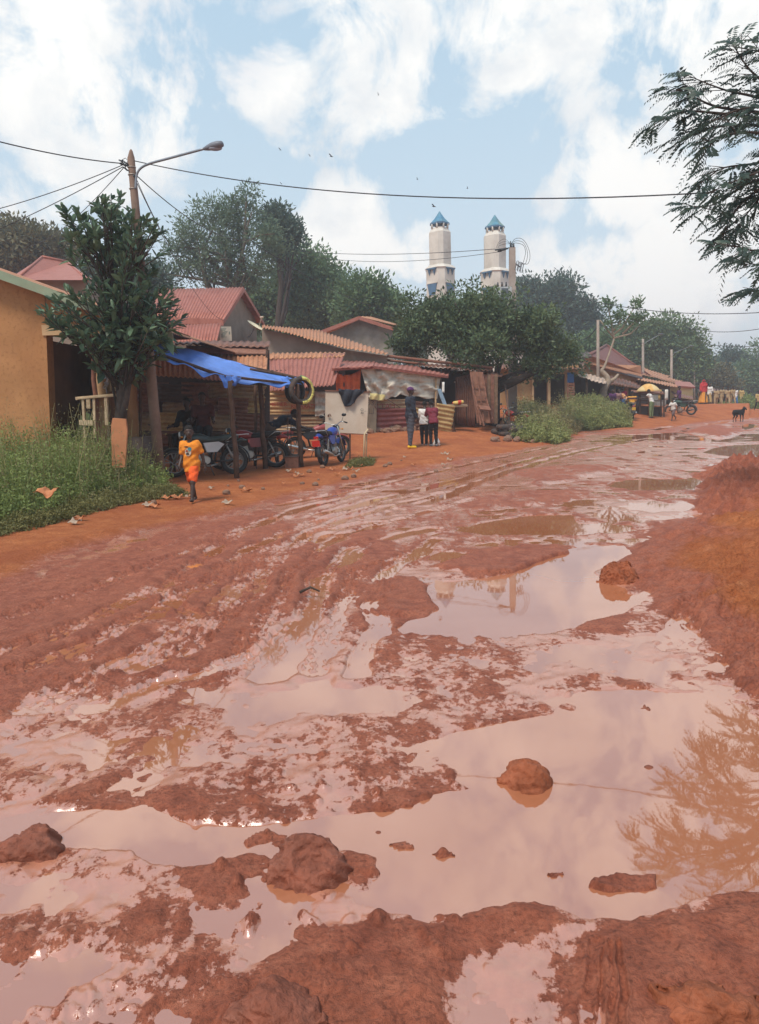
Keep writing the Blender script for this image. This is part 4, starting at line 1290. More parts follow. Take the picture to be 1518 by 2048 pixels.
text_part('lettering', 'METIER', P(556, 809, 25.93), .20, REDINK, sh); text_part('lettering', 'REPARATI', P(606, 813, 25.93), .19, REDINK, sh); text_part('lettering', 'GT', P(587, 824, 25.93), .20, REDINK, sh)
m = MB(); m.sheet(P(548, 865, 26.0), P(548, 834, 26.0), P(648, 833, 26.0), P(648, 865, 26.0), waves=4.5, amp=.025, nu=28, nv=8, noise=.02, seed=33, edge=.02); m.build('lower_sheet', MIX_TIN, sh)
m = MB(); m.sheet(P(630, 833, 25.9), P(630, 783, 25.9), P(652, 783, 25.9), P(652, 833, 25.9), waves=3, amp=.03, nu=24, nv=6, noise=.05, seed=34); m.build('plastic_sheet', simple('crumpled_grey_plastic', (.38, .34, .28), .5, vary=.3, scale=10, bump=.8), sh)
# ============================================================ long tarp-covered shack
sh = thing('tarp_walled_shack', 'long shack with dirty white tarpaulin and maroon iron walls under a thin reddish roof', 'shack', (P(780, 880, 27.5).x, 27.5, .4))
m = MB()
m.sheet(P(689, 721, 29.5), P(750, 724, 29.5), P(746, 733, 26.2), P(664, 738, 26.0), waves=7, amp=.02, nv=3, noise=.02, seed=1)
m.sheet(P(746, 724, 29.6), P(902, 738, 31.5), P(896, 753, 28.4), P(744, 733, 26.4), waves=16, amp=.02, nv=3, noise=.03, seed=2)
m.build('roof', RED_ROOF if False else RUST_P, sh)
m = MB(); m.beam(P(664, 739, 26.05), P(745, 735, 26.45), .05, .09); m.beam(P(745, 734, 26.45), P(896, 754, 28.45), .05, .09); m.build('roof_edge', simple('dull_red_board', (.34, .11, .08), .8, vary=.2), sh)
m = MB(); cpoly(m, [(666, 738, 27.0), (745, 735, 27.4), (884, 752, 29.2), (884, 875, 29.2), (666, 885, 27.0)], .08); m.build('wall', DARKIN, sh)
m = MB(); m.sheet(P(670, 744, 26.5), P(722, 738, 26.7), P(720, 782, 26.6), P(673, 784, 26.5), waves=4, amp=.03, nu=40, nv=12, noise=.04, sag=.15, seed=6); m.build('orange_curtain', CLOTH_O, sh)
V = []; F = []; NU, NV = 60, 26
tp = [(721, 736, 26.6), (765, 738, 27.0), (820, 744, 27.8), (881, 753, 28.6)]; bt = [(738, 796, 26.5), (762, 801, 26.8), (800, 790, 27.4), (874, 799, 28.4)]
for j in range(NV + 1):
    for i in range(NU + 1):
        u, v = i / NU, j / NV; p = samp(tp, u).lerp(samp(bt, u), v)
        f = .10 * float(pnoise(np.array([u * 7 + v * 2]), np.array([v * 4. - u * 3]), 8)[0]) + .06 * sin((u * 3 - v) * 9) * sin(v * 3) + .05 * float(pnoise(np.array([u * 22 + v * 12]), np.array([v * 7 - u * 9]), 9)[0])
        p.y -= .1 + f * 1.6; p.z += .03 * sin(u * 40) * v; V.append(p)
for j in range(NV):
    for i in range(NU): a = j * (NU + 1) + i; F.append((a, a + 1, a + NU + 2, a + NU + 1))
o = link_mesh('white_tarp_wall', V, F, TARP_W, sh, smooth=True); o.modifiers.new('thickness', 'SOLIDIFY').thickness = .01
m = MB(); m.sheet(P(741, 786, 26.3), P(772, 790, 26.7), P(766, 802, 26.6), P(738, 798, 26.2), waves=2, amp=.03, nu=16, nv=5, noise=.03, seed=9); m.build('yellow_tarp_corner', fabric('yellowed_tarp', (.56, .45, .20), .7), sh)
def hsheet(nm, mat, x0, y0, x1, y1, Y0, Y1, w=5, seed=0, y0b=None, y1b=None, noise=.02, **k):
    """sheet with level flutes: left edge x0 (y0..y1) right edge x1 (y0b..y1b)"""
    y0b = y0 if y0b is None else y0b; y1b = y1 if y1b is None else y1b
    mm = MB(); mm.sheet(P(x0, y1, Y0), P(x0, y0, Y0), P(x1, y0b, Y1), P(x1, y1b, Y1), waves=w, amp=.022, nu=int(w * 6), nv=10, noise=noise, seed=seed, edge=.02)
    return mm.build(nm, mat, sh, **k)
hsheet('maroon_sheet', MAROON_TIN, 753, 818, 816, 867, 26.8, 27.4, 5, 3, 816, 862)
hsheet('striped_sheet', MIX_TIN, 752, 798, 814, 820, 26.9, 27.5, 3, 4)
hsheet('brown_sheet', RUST_B, 812, 800, 872, 862, 27.5, 28.3, 6, 5, 806, 852)
hsheet('loose_yellow_strip', YEL_TIN, 832, 815, 860, 832, 27.2, 27.6, 2, 7, 822, 830)
m = MB(); cpoly(m, [(737, 797, 26.5), (754, 799, 26.7), (752, 868, 26.6), (737, 867, 26.5)], .03); m.build('grey_board', simple('grey_brown_board', (.22, .17, .12), .9, vary=.2, scale=3), sh)
DKINK = simple('dark_paint_lettering', (.08, .06, .05), .8); MRINK = simple('maroon_paint_lettering', (.13, .03, .03), .8)
text_part('lettering', '337', P(745, 806, 26.35), .26, DKINK, sh); text_part('lettering', 'LI', P(743, 823, 26.35), .30, DKINK, sh); text_part('lettering', 'ALTAH', P(767, 813, 26.65), .27, MRINK, sh)
m = MB(); m.beam(P(872, 752, 28.3), P(870, 860, 28.0), .06); m.build('frame_post', WOOD_L, sh); MB().beam(P(775, 799, 26.8), P(800, 815, 26.9), .035).build('loose_batten', WOOD_D, sh)
# rubble under the walls, each stone its own object
rr = random.Random(21)
for i in range(26):
    px = 640 + i * 9.5 + rr.uniform(-4, 4); stone(px, 0, rr.uniform(.22, .42), 'rough brown stone in the loose base under the shack walls', Y=26.0 + (px - 640) * .0075 + rr.uniform(-.1, .15))
for i in range(10):
    px = 648 + i * 24 + rr.uniform(-8, 8); stone(px, 0, rr.uniform(.15, .3), 'rough brown stone in the loose base under the shack walls', Y=25.6 + (px - 640) * .0075 + rr.uniform(-.2, .1))
# straw-coloured sheet leaning on a table
sh = thing('market_table', 'dark legged table with a straw-coloured iron sheet hung on its side', 'table', AT(900, 27.0))
m = MB(); m.slab(P(884, 812, 26.9), P(936, 812, 27.0), P(934, 808, 28.2), P(884, 808, 28.1), .04); m.build('table_top', WOOD, sh)
hsheet('hung_sheet', YEL_TIN, 873, 806, 910, 812, 26.6, 26.8, 5, 12) if False else None
mm = MB(); mm.sheet(P(870, 858, 26.6), P(873, 806, 26.6), P(910, 812, 26.8), P(903, 865, 26.8), waves=6, amp=.02, nu=36, nv=8, noise=.02, seed=14, edge=.015); mm.build('hung_sheet', YEL_TIN, sh)
for a, b in (((908, 812, 26.85), (906, 876, 26.85)), ((905, 850, 26.95), (914, 870, 26.9)), ((933, 812, 27.9), (934, 850, 27.9)), ((886, 812, 28), (887, 850, 28))): MB().beam(P(*a), P(*b), .045).build('leg', WOOD_D, sh)
m = MB(); m.ell(P(915, 806, 27.3), (.2, .13, .08), 12, 7, noise=.1); m.ell(P(921, 804, 27.25), (.14, .1, .07), 10, 6, noise=.1, seed=2)
setp(m.build('cloth_bundle', fabric('yellow_red_bundle', (.62, .42, .14), .8, stripes=(.3, .4, (.5, .06, .04), 0))), 'small yellow and red bundle lying on the market table', 'bundle')
m = MB(); m.beam(P(878, 778, 27.6), P(890, 810, 27.3), .16, .03); setp(m.build('blue_plank', simple('blue_grey_paint', (.16, .21, .26), .7, vary=.2)), 'blue-grey plank leaning in the dark doorway', 'plank')
m = MB(); m.sheet(P(884, 764, 28.2), P(889, 764, 28.2), P(889, 786, 28.1), P(884, 784, 28.1), waves=1, amp=.02, nu=8, nv=5, noise=.02); setp(m.build('white_rag', F_WHITE), 'small white rag hanging at the doorway post', 'rag')
# ============================================================ open fronted shack with dark doorway
sh = thing('plank_shack', 'shack with a black open doorway and upright brown iron and plank walls', 'shack', (P(940, 850, 30).x, 30, .55))
m = MB(); m.sheet(P(838, 726, 33), P(988, 734, 33.5), P(982, 742, 29.6), P(838, 733, 29.0), waves=16, amp=.025, nv=3, noise=.04, seed=3, edge=.03); m.sheet(P(968, 741, 31), P(1006, 748, 31.5), P(1003, 754, 29.8), P(965, 745, 29.7), waves=4, amp=.02, nv=2, noise=.03, seed=8)
m.build('roof', RUST_B, sh)
m = MB(); m.tube(jitter_line(P(775, 712, 30), P(985, 736, 30.5), 8, .06, 5), .06, 7); m.tube(jitter_line(P(770, 720, 31), P(850, 728, 30.2), 5, .05, 6), .05, 7); m.build('ridge_pole', RED_WOOD, sh)
m = MB(); cpoly(m, [(884, 740, 32), (1000, 744, 32), (1000, 850, 32), (884, 850, 32)], .1); cpoly(m, [(884, 738, 29.3), (886, 738, 31.8), (886, 850, 31.8), (884, 850, 29.3)], .05); m.build('inner_wall', DARKIN, sh)
m = MB(); m.sheet(P(911, 755, 29.9), P(951, 745, 29.8), P(950, 853, 29.8), P(911, 848, 29.9), waves=9, amp=.025, nv=5, noise=.02, seed=4); m.build('iron_wall', RUST_B, sh)
rrp = random.Random(3)
for k in range(5):
    x0 = 960 + k * 7.2; MB().poly(ccw([P(x0, 748 + rrp.uniform(-2, 3), 29.7), P(x0 + 6.8, 748 + rrp.uniform(-2, 3), 29.7), P(x0 + 6.4, 846 + rrp.uniform(-3, 3), 29.7), P(x0 - .2, 848, 29.7)]), .03).build('wall_plank', RED_WOOD if k % 2 else WOOD, sh)
m = MB(); m.box(P(913, 764, 31.9), (.22, .02, .07)); m.build('pinned_card', WHITEP, sh)
dr = thing('leaning_door', 'brown panelled plank door leaning against the plank wall', 'door', AT(960, 29.3))
MB().poly(ccw([P(939, 742, 29.45), (P(966, 744, 29.45)), P(982, 846, 29.0), P(954, 846, 29.0)]), .05).build('door_leaf', simple('worn_brown_door', (.21, .095, .06), .8, vary=.25, scale=6, bump=.3), dr)
m = MB()
for a, b in (((941, 744, 29.3), (956, 842, 28.9)), ((953, 744, 29.3), (968, 842, 28.9)), ((965, 746, 29.3), (980, 842, 28.9)), ((945, 770, 29.2), (970, 770, 29.2)), ((948, 796, 29.1), (974, 796, 29.1))): m.beam(P(*a), P(*b), .05, .03)
m.build('door_frame', RED_WOOD, dr)
rk = thing('broken_chair', 'broken reddish wooden chair frame propped against the leaning door', 'chair', AT(968, 28.6))
for a, b in (((950, 792, 28.9), (961, 850, 28.3)), ((972, 794, 28.9), (984, 846, 28.5)), ((956, 812, 28.4), (968, 852, 28.0)), ((976, 812, 28.5), (985, 838, 28.3))): MB().beam(P(*a), P(*b), .05).build('leg', RED_WOOD, rk)
m = MB()
for y in (793, 799, 806, 813): m.beam(P(951 + (y - 792) * .15, y, 28.85), P(973 + (y - 792) * .12, y + 1, 28.85), .04)
m.build('backrest', RED_WOOD, rk)
m = MB(); m.slab(P(956, 812, 28.4), P(978, 814, 28.5), P(982, 822, 28.2), P(960, 820, 28.1), .04); m.build('seat', RED_WOOD, rk)

# ============================================================ cream sign board with dark cloth
BY = 19.6
sb = thing('sign_board', 'cream painted board on bent yellow pipe legs, draped with a charcoal cloth', 'sign board', AT(700, BY))
m = MB(); cpoly(m, [(651, 781, BY), (737, 784, BY), (734, 868, BY), (650, 864, BY)], .03); bd = m.build('board', BOARD, sb)
m = MB(); m.beam(P(650, 781, BY - .01), P(738, 784, BY - .01), .03); m.beam(P(650, 865, BY - .01), P(735, 869, BY - .01), .02); m.build('edge_trim', RED_WOOD, sb)
INK = simple('black_ink', (.03, .03, .03), .8)
text_part('lettering', 'CI\nAI', P(724, 823, BY - .03), .085, INK, sb); text_part('lettering', '\u2013', P(731, 822, BY - .03), .10, INK, sb)
m = MB(); m.tube([P(656, 830, BY - .05), P(660, 828, BY - .09), P(662, 833, BY - .05)], .012, 6); m.box(P(657, 832, BY - .04), (.05, .02, .05)); m.build('latch', RED_WOOD, sb)
for a, b, c in (((736, 858, BY - .25), (729, 868, BY - .3), (727, 934, BY - .3)), ((735, 868, BY + .1), (733, 872, BY + .1), (732, 925, BY + .1))):
    MB().tube([P(*a), P(*b), P(*c)], .022, 8).build('leg', PIPE, sb)
for px in (655, 700): MB().beam(P(px, 862, BY + .05), AT(px, BY + .05), .04).build('leg', WOOD_D, sb)
V = []; F = []; NU, NV = 22, 16
lo = [(680, 784), (684, 800), (689, 812), (695, 812), (702, 811), (708, 803), (716, 793), (727, 784)]
for j in range(NV + 1):
    for i in range(NU + 1):
        u, v = i / NU, j / NV; k = u * 7; a_ = lo[min(int(k), 6)]; b_ = lo[min(int(k), 6) + 1]; f = k - min(int(k), 6)
        bx, by = a_[0] * (1 - f) + b_[0] * f, a_[1] * (1 - f) + b_[1] * f; tx, ty_ = 677 + u * 51, 779 + u * 1
        V.append(P(tx * (1 - v) + bx * v, ty_ * (1 - v) + (by + 1) * v, BY - .06 - .03 * sin(u * 17 + v * 4) - .02 * sin(v * 6)))
for j in range(NV):
    for i in range(NU): a = j * (NU + 1) + i; F.append((a, a + 1, a + NU + 2, a + NU + 1))
o = link_mesh('draped_jacket', V, F, CLOTH_D, smooth=True); o.modifiers.new('thickness', 'SOLIDIFY').thickness = .03
setp(o, 'charcoal garment draped over the top edge of the cream board', 'garment')
# ============================================================ people (one continuous surface each, clothes as children)
def rotx(v, a): return np.array([v[0], v[1] * cos(a) - v[2] * sin(a), v[1] * sin(a) + v[2] * cos(a)])


def skeleton(h=1.72, lean=0.0, legs=((.0, .0), (.0, .0)), arms=((.0, .1, .15), (.0, .1, .15)), child=0.0, hipdrop=0.0, headturn=0.0, nod=0.0, spread=.09, headx=0.0):
    """x right, y forward, z up; legs (hip swing, knee bend), arms (swing forward, out, elbow bend)"""
    k = h / 1.72
    leg = (.46 - .03 * child) * k; shin = (.43 - .03 * child) * k
    J = {}
    J['k'] = k
    ang0 = legs
    lows = []
    for i, sx in enumerate((-1, 1)):
        a, b = legs[i]
        kn = np.array([sx * .004, sin(a) * leg, -cos(a) * leg]); an = kn + np.array([0, sin(a - b) * shin, -cos(a - b) * shin])
        lows.append(an[2])
    pz = -min(lows) + .075 * k
    J['pel'] = np.array([0, 0, pz + .02 * k])
    for i, sx in enumerate((-1, 1)):
        a, b = legs[i]
        hp = np.array([sx * spread * k, 0, pz])
        kn = hp + np.array([sx * .004, sin(a) * leg, -cos(a) * leg]); an = kn + np.array([0, sin(a - b) * shin, -cos(a - b) * shin])
        t = max(-.9, min(.6, (a - b) * .8)); fw = np.array([sx * .02 * k, .155 * k * cos(t), .155 * k * sin(t) - .045 * k])
        J['hip', i] = hp; J['knee', i] = kn; J['ank', i] = an; J['toe', i] = an + fw
    tl = (.50 - .02 * child) * k
    up = np.array([0, sin(lean), cos(lean)])
    J['up'] = up
    J['chest'] = J['pel'] + up * tl * .72; J['neck'] = J['pel'] + up * (tl + .02 * k)
    hs = k * (1 + .28 * child)
    hu = np.array([headx, sin(lean * .4 + nod), cos(lean * .4 + nod)])
    J['head'] = J['neck'] + hu * (.165 * hs) + np.array([0, .015 * k, 0]); J['hs'] = hs; J['hf'] = headturn; J['hu'] = hu
    ua, fa = .29 * k, .26 * k
    for i, sx in enumerate((-1, 1)):
        sw, ou, el = arms[i]
        sh = J['neck'] + np.array([sx * (.185 - .02 * child) * k, 0, 0]) - up * .055 * k
        d1 = np.array([sx * sin(ou), sin(sw) * cos(ou), -cos(sw) * cos(ou)]); d2 = np.array([sx * sin(ou) * .6, sin(sw + el), -cos(sw + el)]); d2 /= np.linalg.norm(d2)
        J['sh', i] = sh; J['elb', i] = sh + d1 * ua; J['wr', i] = J['elb', i] + d2 * fa; J['fd', i] = d2
    return J


def f_torso(Q, J, g=0.0):
    k = J['k']; up = J['up']; p, c, n = J['pel'], J['chest'], J['neck']
    X = np.array([1, 0, 0])
    d = cap(Q, p - X * .065 * k, p + X * .065 * k, .105 * k, .105 * k)
    d = smin(d, cap(Q, p + up * .16 * k - X * .04 * k, p + up * .16 * k + X * .04 * k, .098 * k, .098 * k), .06 * k)
    d = smin(d, cap(Q, c - X * .075 * k, c + X * .075 * k, .108 * k, .108 * k), .07 * k)
    d = smin(d, cap(Q, n - up * .065 * k - X * .15 * k, n - up * .065 * k + X * .15 * k, .052 * k, .052 * k), .06 * k)
    return d - g


def f_arm(Q, J, i, g=0.0, upto=1.0):
    k = J['k']
    if upto <= 1: e = J['sh', i] + (J['elb', i] - J['sh', i]) * upto; return cap(Q, J['sh', i], e, .052 * k, .043 * k) - g
    d = cap(Q, J['sh', i], J['elb', i], .052 * k, .040 * k)
    e = J['elb', i] + (J['wr', i] - J['elb', i]) * (upto - 1)
    return smin(d, cap(Q, J['elb', i], e, .040 * k, .027 * k), .03 * k) - g


def f_leg(Q, J, i, g=0.0, upto=2.0):
    k = J['k']
    if upto <= 1: e = J['hip', i] + (J['knee', i] - J['hip', i]) * upto; return cap(Q, J['hip', i], e, .092 * k, .070 * k) - g
    d = cap(Q, J['hip', i], J['knee', i], .092 * k, .055 * k)
    e = J['knee', i] + (J['ank', i] - J['knee', i]) * (upto - 1)
    d = smin(d, cap(Q, J['knee', i], e, .056 * k, .036 * k), .04 * k)
    return d - g


def f_head(Q, J, g=0.0):
    hs = J['hs']; h = J['head']; t = J['hf']; f = np.array([sin(t), cos(t), 0]); r = np.array([cos(t), -sin(t), 0]); u = np.array([0, 0, 1.])
    L = Q - h; q = np.stack([L @ r, L @ f, L @ u], 1)
    d = elps(q, (0, -.008 * hs, .028 * hs), (.076 * hs, .096 * hs, .092 * hs))
    d = smin(d, elps(q, (0, .022 * hs, -.040 * hs), (.054 * hs, .068 * hs, .066 * hs)), .03 * hs)
    if g == 0:
        d = smin(d, cap(q, (0, .086 * hs, .006 * hs), (0, .101 * hs, -.018 * hs), .008 * hs, .014 * hs), .012 * hs)   # nose
        d = smin(d, cap(q, (-.018 * hs, .084 * hs, -.048 * hs), (.018 * hs, .084 * hs, -.048 * hs), .009 * hs, .009 * hs), .008 * hs)   # lips
        d = smin(d, cap(q, (-.04 * hs, .074 * hs, .034 * hs), (.04 * hs, .074 * hs, .034 * hs), .011 * hs, .011 * hs), .014 * hs)   # brow
        for s in (-1, 1):
            d = smin(d, elps(q, (s * .077 * hs, -.006 * hs, -.004 * hs), (.012 * hs, .019 * hs, .030 * hs)), .008 * hs)
            d = np.maximum(d, -(np.linalg.norm(q - np.array([s * .030, .090, .014]) * hs, axis=1) - .014 * hs))
    return d - g


def bounds(J, pad=.16):
    pts = np.array([v for kk, v in J.items() if isinstance(kk, tuple) and kk[0] in ('knee', 'ank', 'toe', 'elb', 'wr', 'sh', 'hip')] + [J['head'], J['pel'], J['neck']])
    return pts.min(0) - pad, pts.max(0) + pad


def hand(mb, J, i, grip=.6):
    """palm + four fingers + thumb, as tapering tubes rooted in the wrist"""
    k = J['k']; w = Vector(J['wr', i]); d = Vector(J['fd', i]).normalized(); sx = -1 if i == 0 else 1
    side = Vector((0, 1, 0)); side = (side - d * side.dot(d)).normalized(); inn = d.cross(side) * (1 if i == 0 else -1)
    if inn.x * sx > 0: inn = -inn
    mb.tube([w - d * .03 * k, w + d * .02 * k, w + d * .055 * k, w + d * .085 * k], [.026 * k, .030 * k, .036 * k, .032 * k], 8, flat=.6)
    for q in range(4):
        o = w + d * .078 * k + side * (.027 - .018 * q) * k; L = (.072, .080, .074, .058)[q] * k
        a1 = d * cos(grip * .5) + inn * sin(grip * .5); a2 = d * cos(grip * 1.3) + inn * sin(grip * 1.3)
        mb.tube([o - d * .01 * k, o + a1 * L * .5, o + a1 * L * .5 + a2 * L * .5], [.0088 * k, .008 * k, .0062 * k], 6)
    o = w + d * .025 * k + side * .028 * k
    mb.tube([o, o + (side * .7 + d * .7) * .035 * k, o + (side * .5 + d * .85) * .035 * k + (d + inn * .3) * .03 * k], [.012 * k, .010 * k, .008 * k], 6)


def make_person(label, loc, yaw, J, top=None, bottom=None, vox=.012, sleeve=.6, hem=.02, leglen=2.0, skirt=None, robe=None, shoes=None, cap_mat=None, scarf=None, hair=True, group=None, skin=None, loose=.018, topb=None, bare=True, hand_grip=.6, detail=True):
    skin = skin or SKIN
    root = thing('person', label, 'person', loc, yaw, group)
    lo, hi = bounds(J); k = J['k']

    def body(Q):
        d = f_torso(Q, J)
        d = smin(d, cap(Q, J['neck'] - J['up'] * .05 * k, J['head'] - J['hu'] * .03 * k, .052 * k, .046 * k), .03 * k)
        d = smin(d, f_head(Q, J), .012 * k)
        for i in (0, 1):
            d = smin(d, f_arm(Q, J, i, upto=2.0), .025 * k)
            d = smin(d, f_leg(Q, J, i), .03 * k)
            ft = cap(Q, J['ank', i] + np.array([0, -.02 * k, -.035 * k]), J['toe', i], .037 * k, .027 * k)
            d = smin(d, ft, .03 * k)
            if not detail: d = smin(d, cap(Q, J['wr', i], J['wr', i] + J['fd', i] * .13 * k, .03 * k, .02 * k), .02 * k)
        return d
    v, f = surfnet(body, lo, hi, vox)
    vs = list(map(tuple, v)); fs = [tuple(x) for x in f]
    mb = MB(); mb.add(vs, fs, True)
    if detail:
        for i in (0, 1): hand(mb, J, i, hand_grip)
    mb.build('body', skin, root, local=True)
    if hair:
        hs = J['hs']; hl = J['head'] + np.array([0, -.012, .03]) * hs
        def fh(Q):
            t = J['hf']; fwd = np.array([sin(t), cos(t), 0])
            d = f_head(Q, J, .006 * hs)
            L = Q - J['head']
            return np.maximum(d, -(L[:, 2] - .02 * hs - .55 * np.maximum(L @ fwd, -.03 * hs)))
        v, f = surfnet(fh, J['head'] - .16 * hs, J['head'] + .16 * hs, vox * .8); link_mesh('hair', v, f, HAIR, root, True, True)
    X = np.array([1., 0, 0])
    wz = J['pel'] + J['up'] * 0
    if top:
        def ft_(Q):
            d = f_torso(Q, J, loose)
            for i in (0, 1): d = smin(d, f_arm(Q, J, i, loose * .9, sleeve), .03 * k)
            e = ((Q - J['pel']) @ J['up'])
            if hem > .05: d = smin(d, cap(Q, J['pel'] - J['up'] * hem * .9 - X * .05 * k, J['pel'] - J['up'] * hem * .9 + X * .05 * k, .13 * k, .13 * k), .05)
            d = d + .004 * np.sin(Q[:, 2] * 55 + Q[:, 0] * 40) + .003 * np.sin(Q[:, 1] * 70 - Q[:, 2] * 30)
            d = np.maximum(d, -(e + hem))
            return np.maximum(d, -(np.linalg.norm(Q - (J['neck'] + np.array([0, .03, .04]) * k), axis=1) - .075 * k))
        v, f = surfnet(ft_, lo, hi, vox); link_mesh('shirt', v, f, top, root, True, True)
    if bottom:
        def fb(Q):
            d = cap(Q, J['pel'] - X * .065 * k, J['pel'] + X * .065 * k, .113 * k, .113 * k)
            for i in (0, 1): d = smin(d, f_leg(Q, J, i, loose * .8, leglen), .03 * k)
            d = d + .004 * np.sin(Q[:, 2] * 60 + Q[:, 0] * 30)
            return np.maximum(d, ((Q - J['pel']) @ J['up']) - .09 * k)
        v, f = surfnet(fb, lo, hi, vox); link_mesh('trousers' if leglen > 1.4 else 'shorts', v, f, bottom, root, True, True)
    if skirt:
        mat, zb, rb = skirt
        def fs_(Q):
            d = cap(Q, J['pel'] + X * 0, np.array([0, (J['ank', 0][1] + J['ank', 1][1]) / 2, zb * k + .03]), .14 * k, rb * k)
            a = np.arctan2(Q[:, 0], Q[:, 1]); d = d + .012 * np.sin(a * 9) * np.clip((J['pel'][2] - Q[:, 2]) * 2, 0, 1)
            d = np.maximum(d, Q[:, 2] - J['pel'][2] - .08 * k); return np.maximum(d, zb * k - Q[:, 2])
        v, f = surfnet(fs_, lo - .15, hi + .1, vox * 1.2); link_mesh('skirt', v, f, mat, root, True, True)
    if scarf:
        def fv(Q):
            d = f_head(Q, J, .022 * k)
            d = smin(d, cap(Q, J['head'] + np.array([0, -.04, -.05]) * k, J['pel'] + np.array([0, -.1, .0]) * k, .10 * k, .19 * k), .08)
            d = smin(d, cap(Q, J['neck'] - X * .15 * k, J['neck'] + X * .15 * k, .09 * k, .09 * k), .05)
            t = J['hf']; fwd = np.array([sin(t), cos(t), 0]); L = Q - J['head']
            return np.maximum(d, -(np.linalg.norm(L - fwd * .11 * k, axis=1) - .085 * k))
        v, f = surfnet(fv, lo - .1, hi + .1, vox * 1.2); link_mesh('headscarf', v, f, scarf, root, True, True)
    if shoes:
        for i in (0, 1):
            v, f = surfnet(lambda Q: np.maximum(cap(Q, J['ank', i] + np.array([0, -.03 * k, -.037 * k]), J['toe', i] + np.array([0, .01, -.0]) * k, .047 * k, .038 * k), -(Q[:, 2] - J['ank', i][2] + .085 * k)), J['ank', i] - .2, J['ank', i] + .28, vox * .8)
            link_mesh('shoe', v, f, shoes, root, True, True)
    if cap_mat:
        def fc(Q):
            t = J['hf']; fwd = np.array([sin(t), cos(t), 0]); hs = J['hs']; L = Q - J['head']
            d = np.maximum(f_head(Q, J, .014 * hs), -(L[:, 2] - .03 * hs))
            pk = np.maximum(elps(L, fwd * .09 * hs + np.array([0, 0, .035 * hs]), (.075 * hs, .085 * hs, .012 * hs)), -(L @ fwd))
            return np.minimum(d, pk)
        v, f = surfnet(fc, J['head'] - .22, J['head'] + .22, vox * .8); link_mesh('cap', v, f, cap_mat, root, True, True)
    return root


def put(loc):
    return Vector(loc)

# ---- the boy in orange walking along the road edge (towards the camera, looking to his right)
bl = GG(388, 1003)
Jb = skeleton(1.21, lean=.04, legs=((.42, .12), (-.24, .22)), arms=((-.30, .28, .30), (.10, .12, .55)), child=1.0, headturn=-.35, nod=.03, spread=.062)
boy = make_person('small boy in an orange printed T-shirt and orange-red shorts walking barefoot at the road edge', bl + Vector((0, 0, 0)), PI - .12, Jb, top=F_ORANGE, bottom=F_SHORT, vox=.0085, sleeve=.62, hem=.13, leglen=.80, loose=.026)
kb = Jb['k']
# shirt print: simple coloured shapes, a generic design
cz = Jb['chest'][2]; cyf = .108 * kb + .036
def blob(nm, mat, x, z, rx, rz_, y=None):
    mb = MB(); n = 16; y = (y if y is not None else cyf)
    yy = lambda dx: Jb['chest'][1] * 0 + y - (x + dx) ** 2 * 3.2
    ring = [(x + rx * cos(a), yy(rx * cos(a)), z + rz_ * sin(a)) for a in [2 * PI * i / n for i in range(n)]]
    mb.add([(px, py + .004, pz) for px, py, pz in ring] + [(px, py - .006, pz) for px, py, pz in ring], [tuple(range(n))[::-1]] + [tuple(range(n, 2 * n))] + [(i, (i + 1) % n, n + (i + 1) % n, n + i) for i in range(n)], False)
    return mb.build(nm, mat, boy, local=True)
pr = simple('print_teal', (.06, .22, .27), .8); pw = simple('print_offwhite', (.45, .38, .30), .8, vary=.5, scale=60); pk_ = simple('print_black', (.03, .02, .02), .8)
blob('shirt_print', pw, .005, cz - .055, .052, .062); blob('shirt_print', pr, -.028, cz - .005, .030, .030, cyf + .004); blob('shirt_print', pk_, .012, cz - .082, .030, .014, cyf + .004)
blob('shirt_print', pk_, .028, cz + .030, .036, .011, cyf + .004); blob('shirt_print', simple('print_red', (.30, .05, .03), .8), .022, cz - .035, .016, .018, cyf + .006)

# ---- man in dark clothes with yellow clogs, standing side-on
g = GG(822, 896)
Jm = skeleton(1.76, lean=.02, legs=((.04, .05), (-.06, .04)), arms=((.05, .08, .5), (.02, .08, .35)))
make_person('man in dark jacket and grey jeans with yellow clogs, standing side-on', g, -PI / 2 + .35, Jm, top=F_NAVY, bottom=F_JEAN, sleeve=1.9, hem=.10, leglen=1.93, shoes=YELSHOE, loose=.028, cap_mat=F_PURPLE, hair=False)
g = GG(858, 893)
Jm = skeleton(1.42, lean=.42, legs=((.15, .25), (.05, .2)), arms=((.7, .1, .4), (.6, .1, .5)), child=.5, nod=.5)
make_person('child in a maroon shirt bending over, seen from behind', g + Vector((.15, .05, 0)), .15, Jm, top=F_MAROON, bottom=F_BLACK, sleeve=.9, hem=.10, leglen=1.9, shoes=GREYPL)
Jm = skeleton(1.36, lean=.25, legs=((.1, .1), (-.05, .1)), arms=((.4, .1, .6), (.3, .1, .5)), child=.5, nod=.3)
make_person('child in a white printed shirt mostly hidden behind the maroon-shirted child', g + Vector((-.12, .35, 0)), -.25, Jm, top=F_WHITE, bottom=F_BLACK, sleeve=1.3, hem=.10, leglen=1.9, shoes=GREYPL)
m = MB(); gg = GG(873, 893); m.tube([gg + Vector((-.12, 0, 0)), gg + Vector((0, 0, .16)), gg + Vector((.1, 0, .02))], [.05, .07, .03], 8); m.ell(gg + Vector((0, 0, .12)), (.1, .07, .12), 8, 6, noise=.25)
setp(m.build('plastic_bag', F_WHITE), 'small pale plastic bag on the ground by the bending child', 'bag')
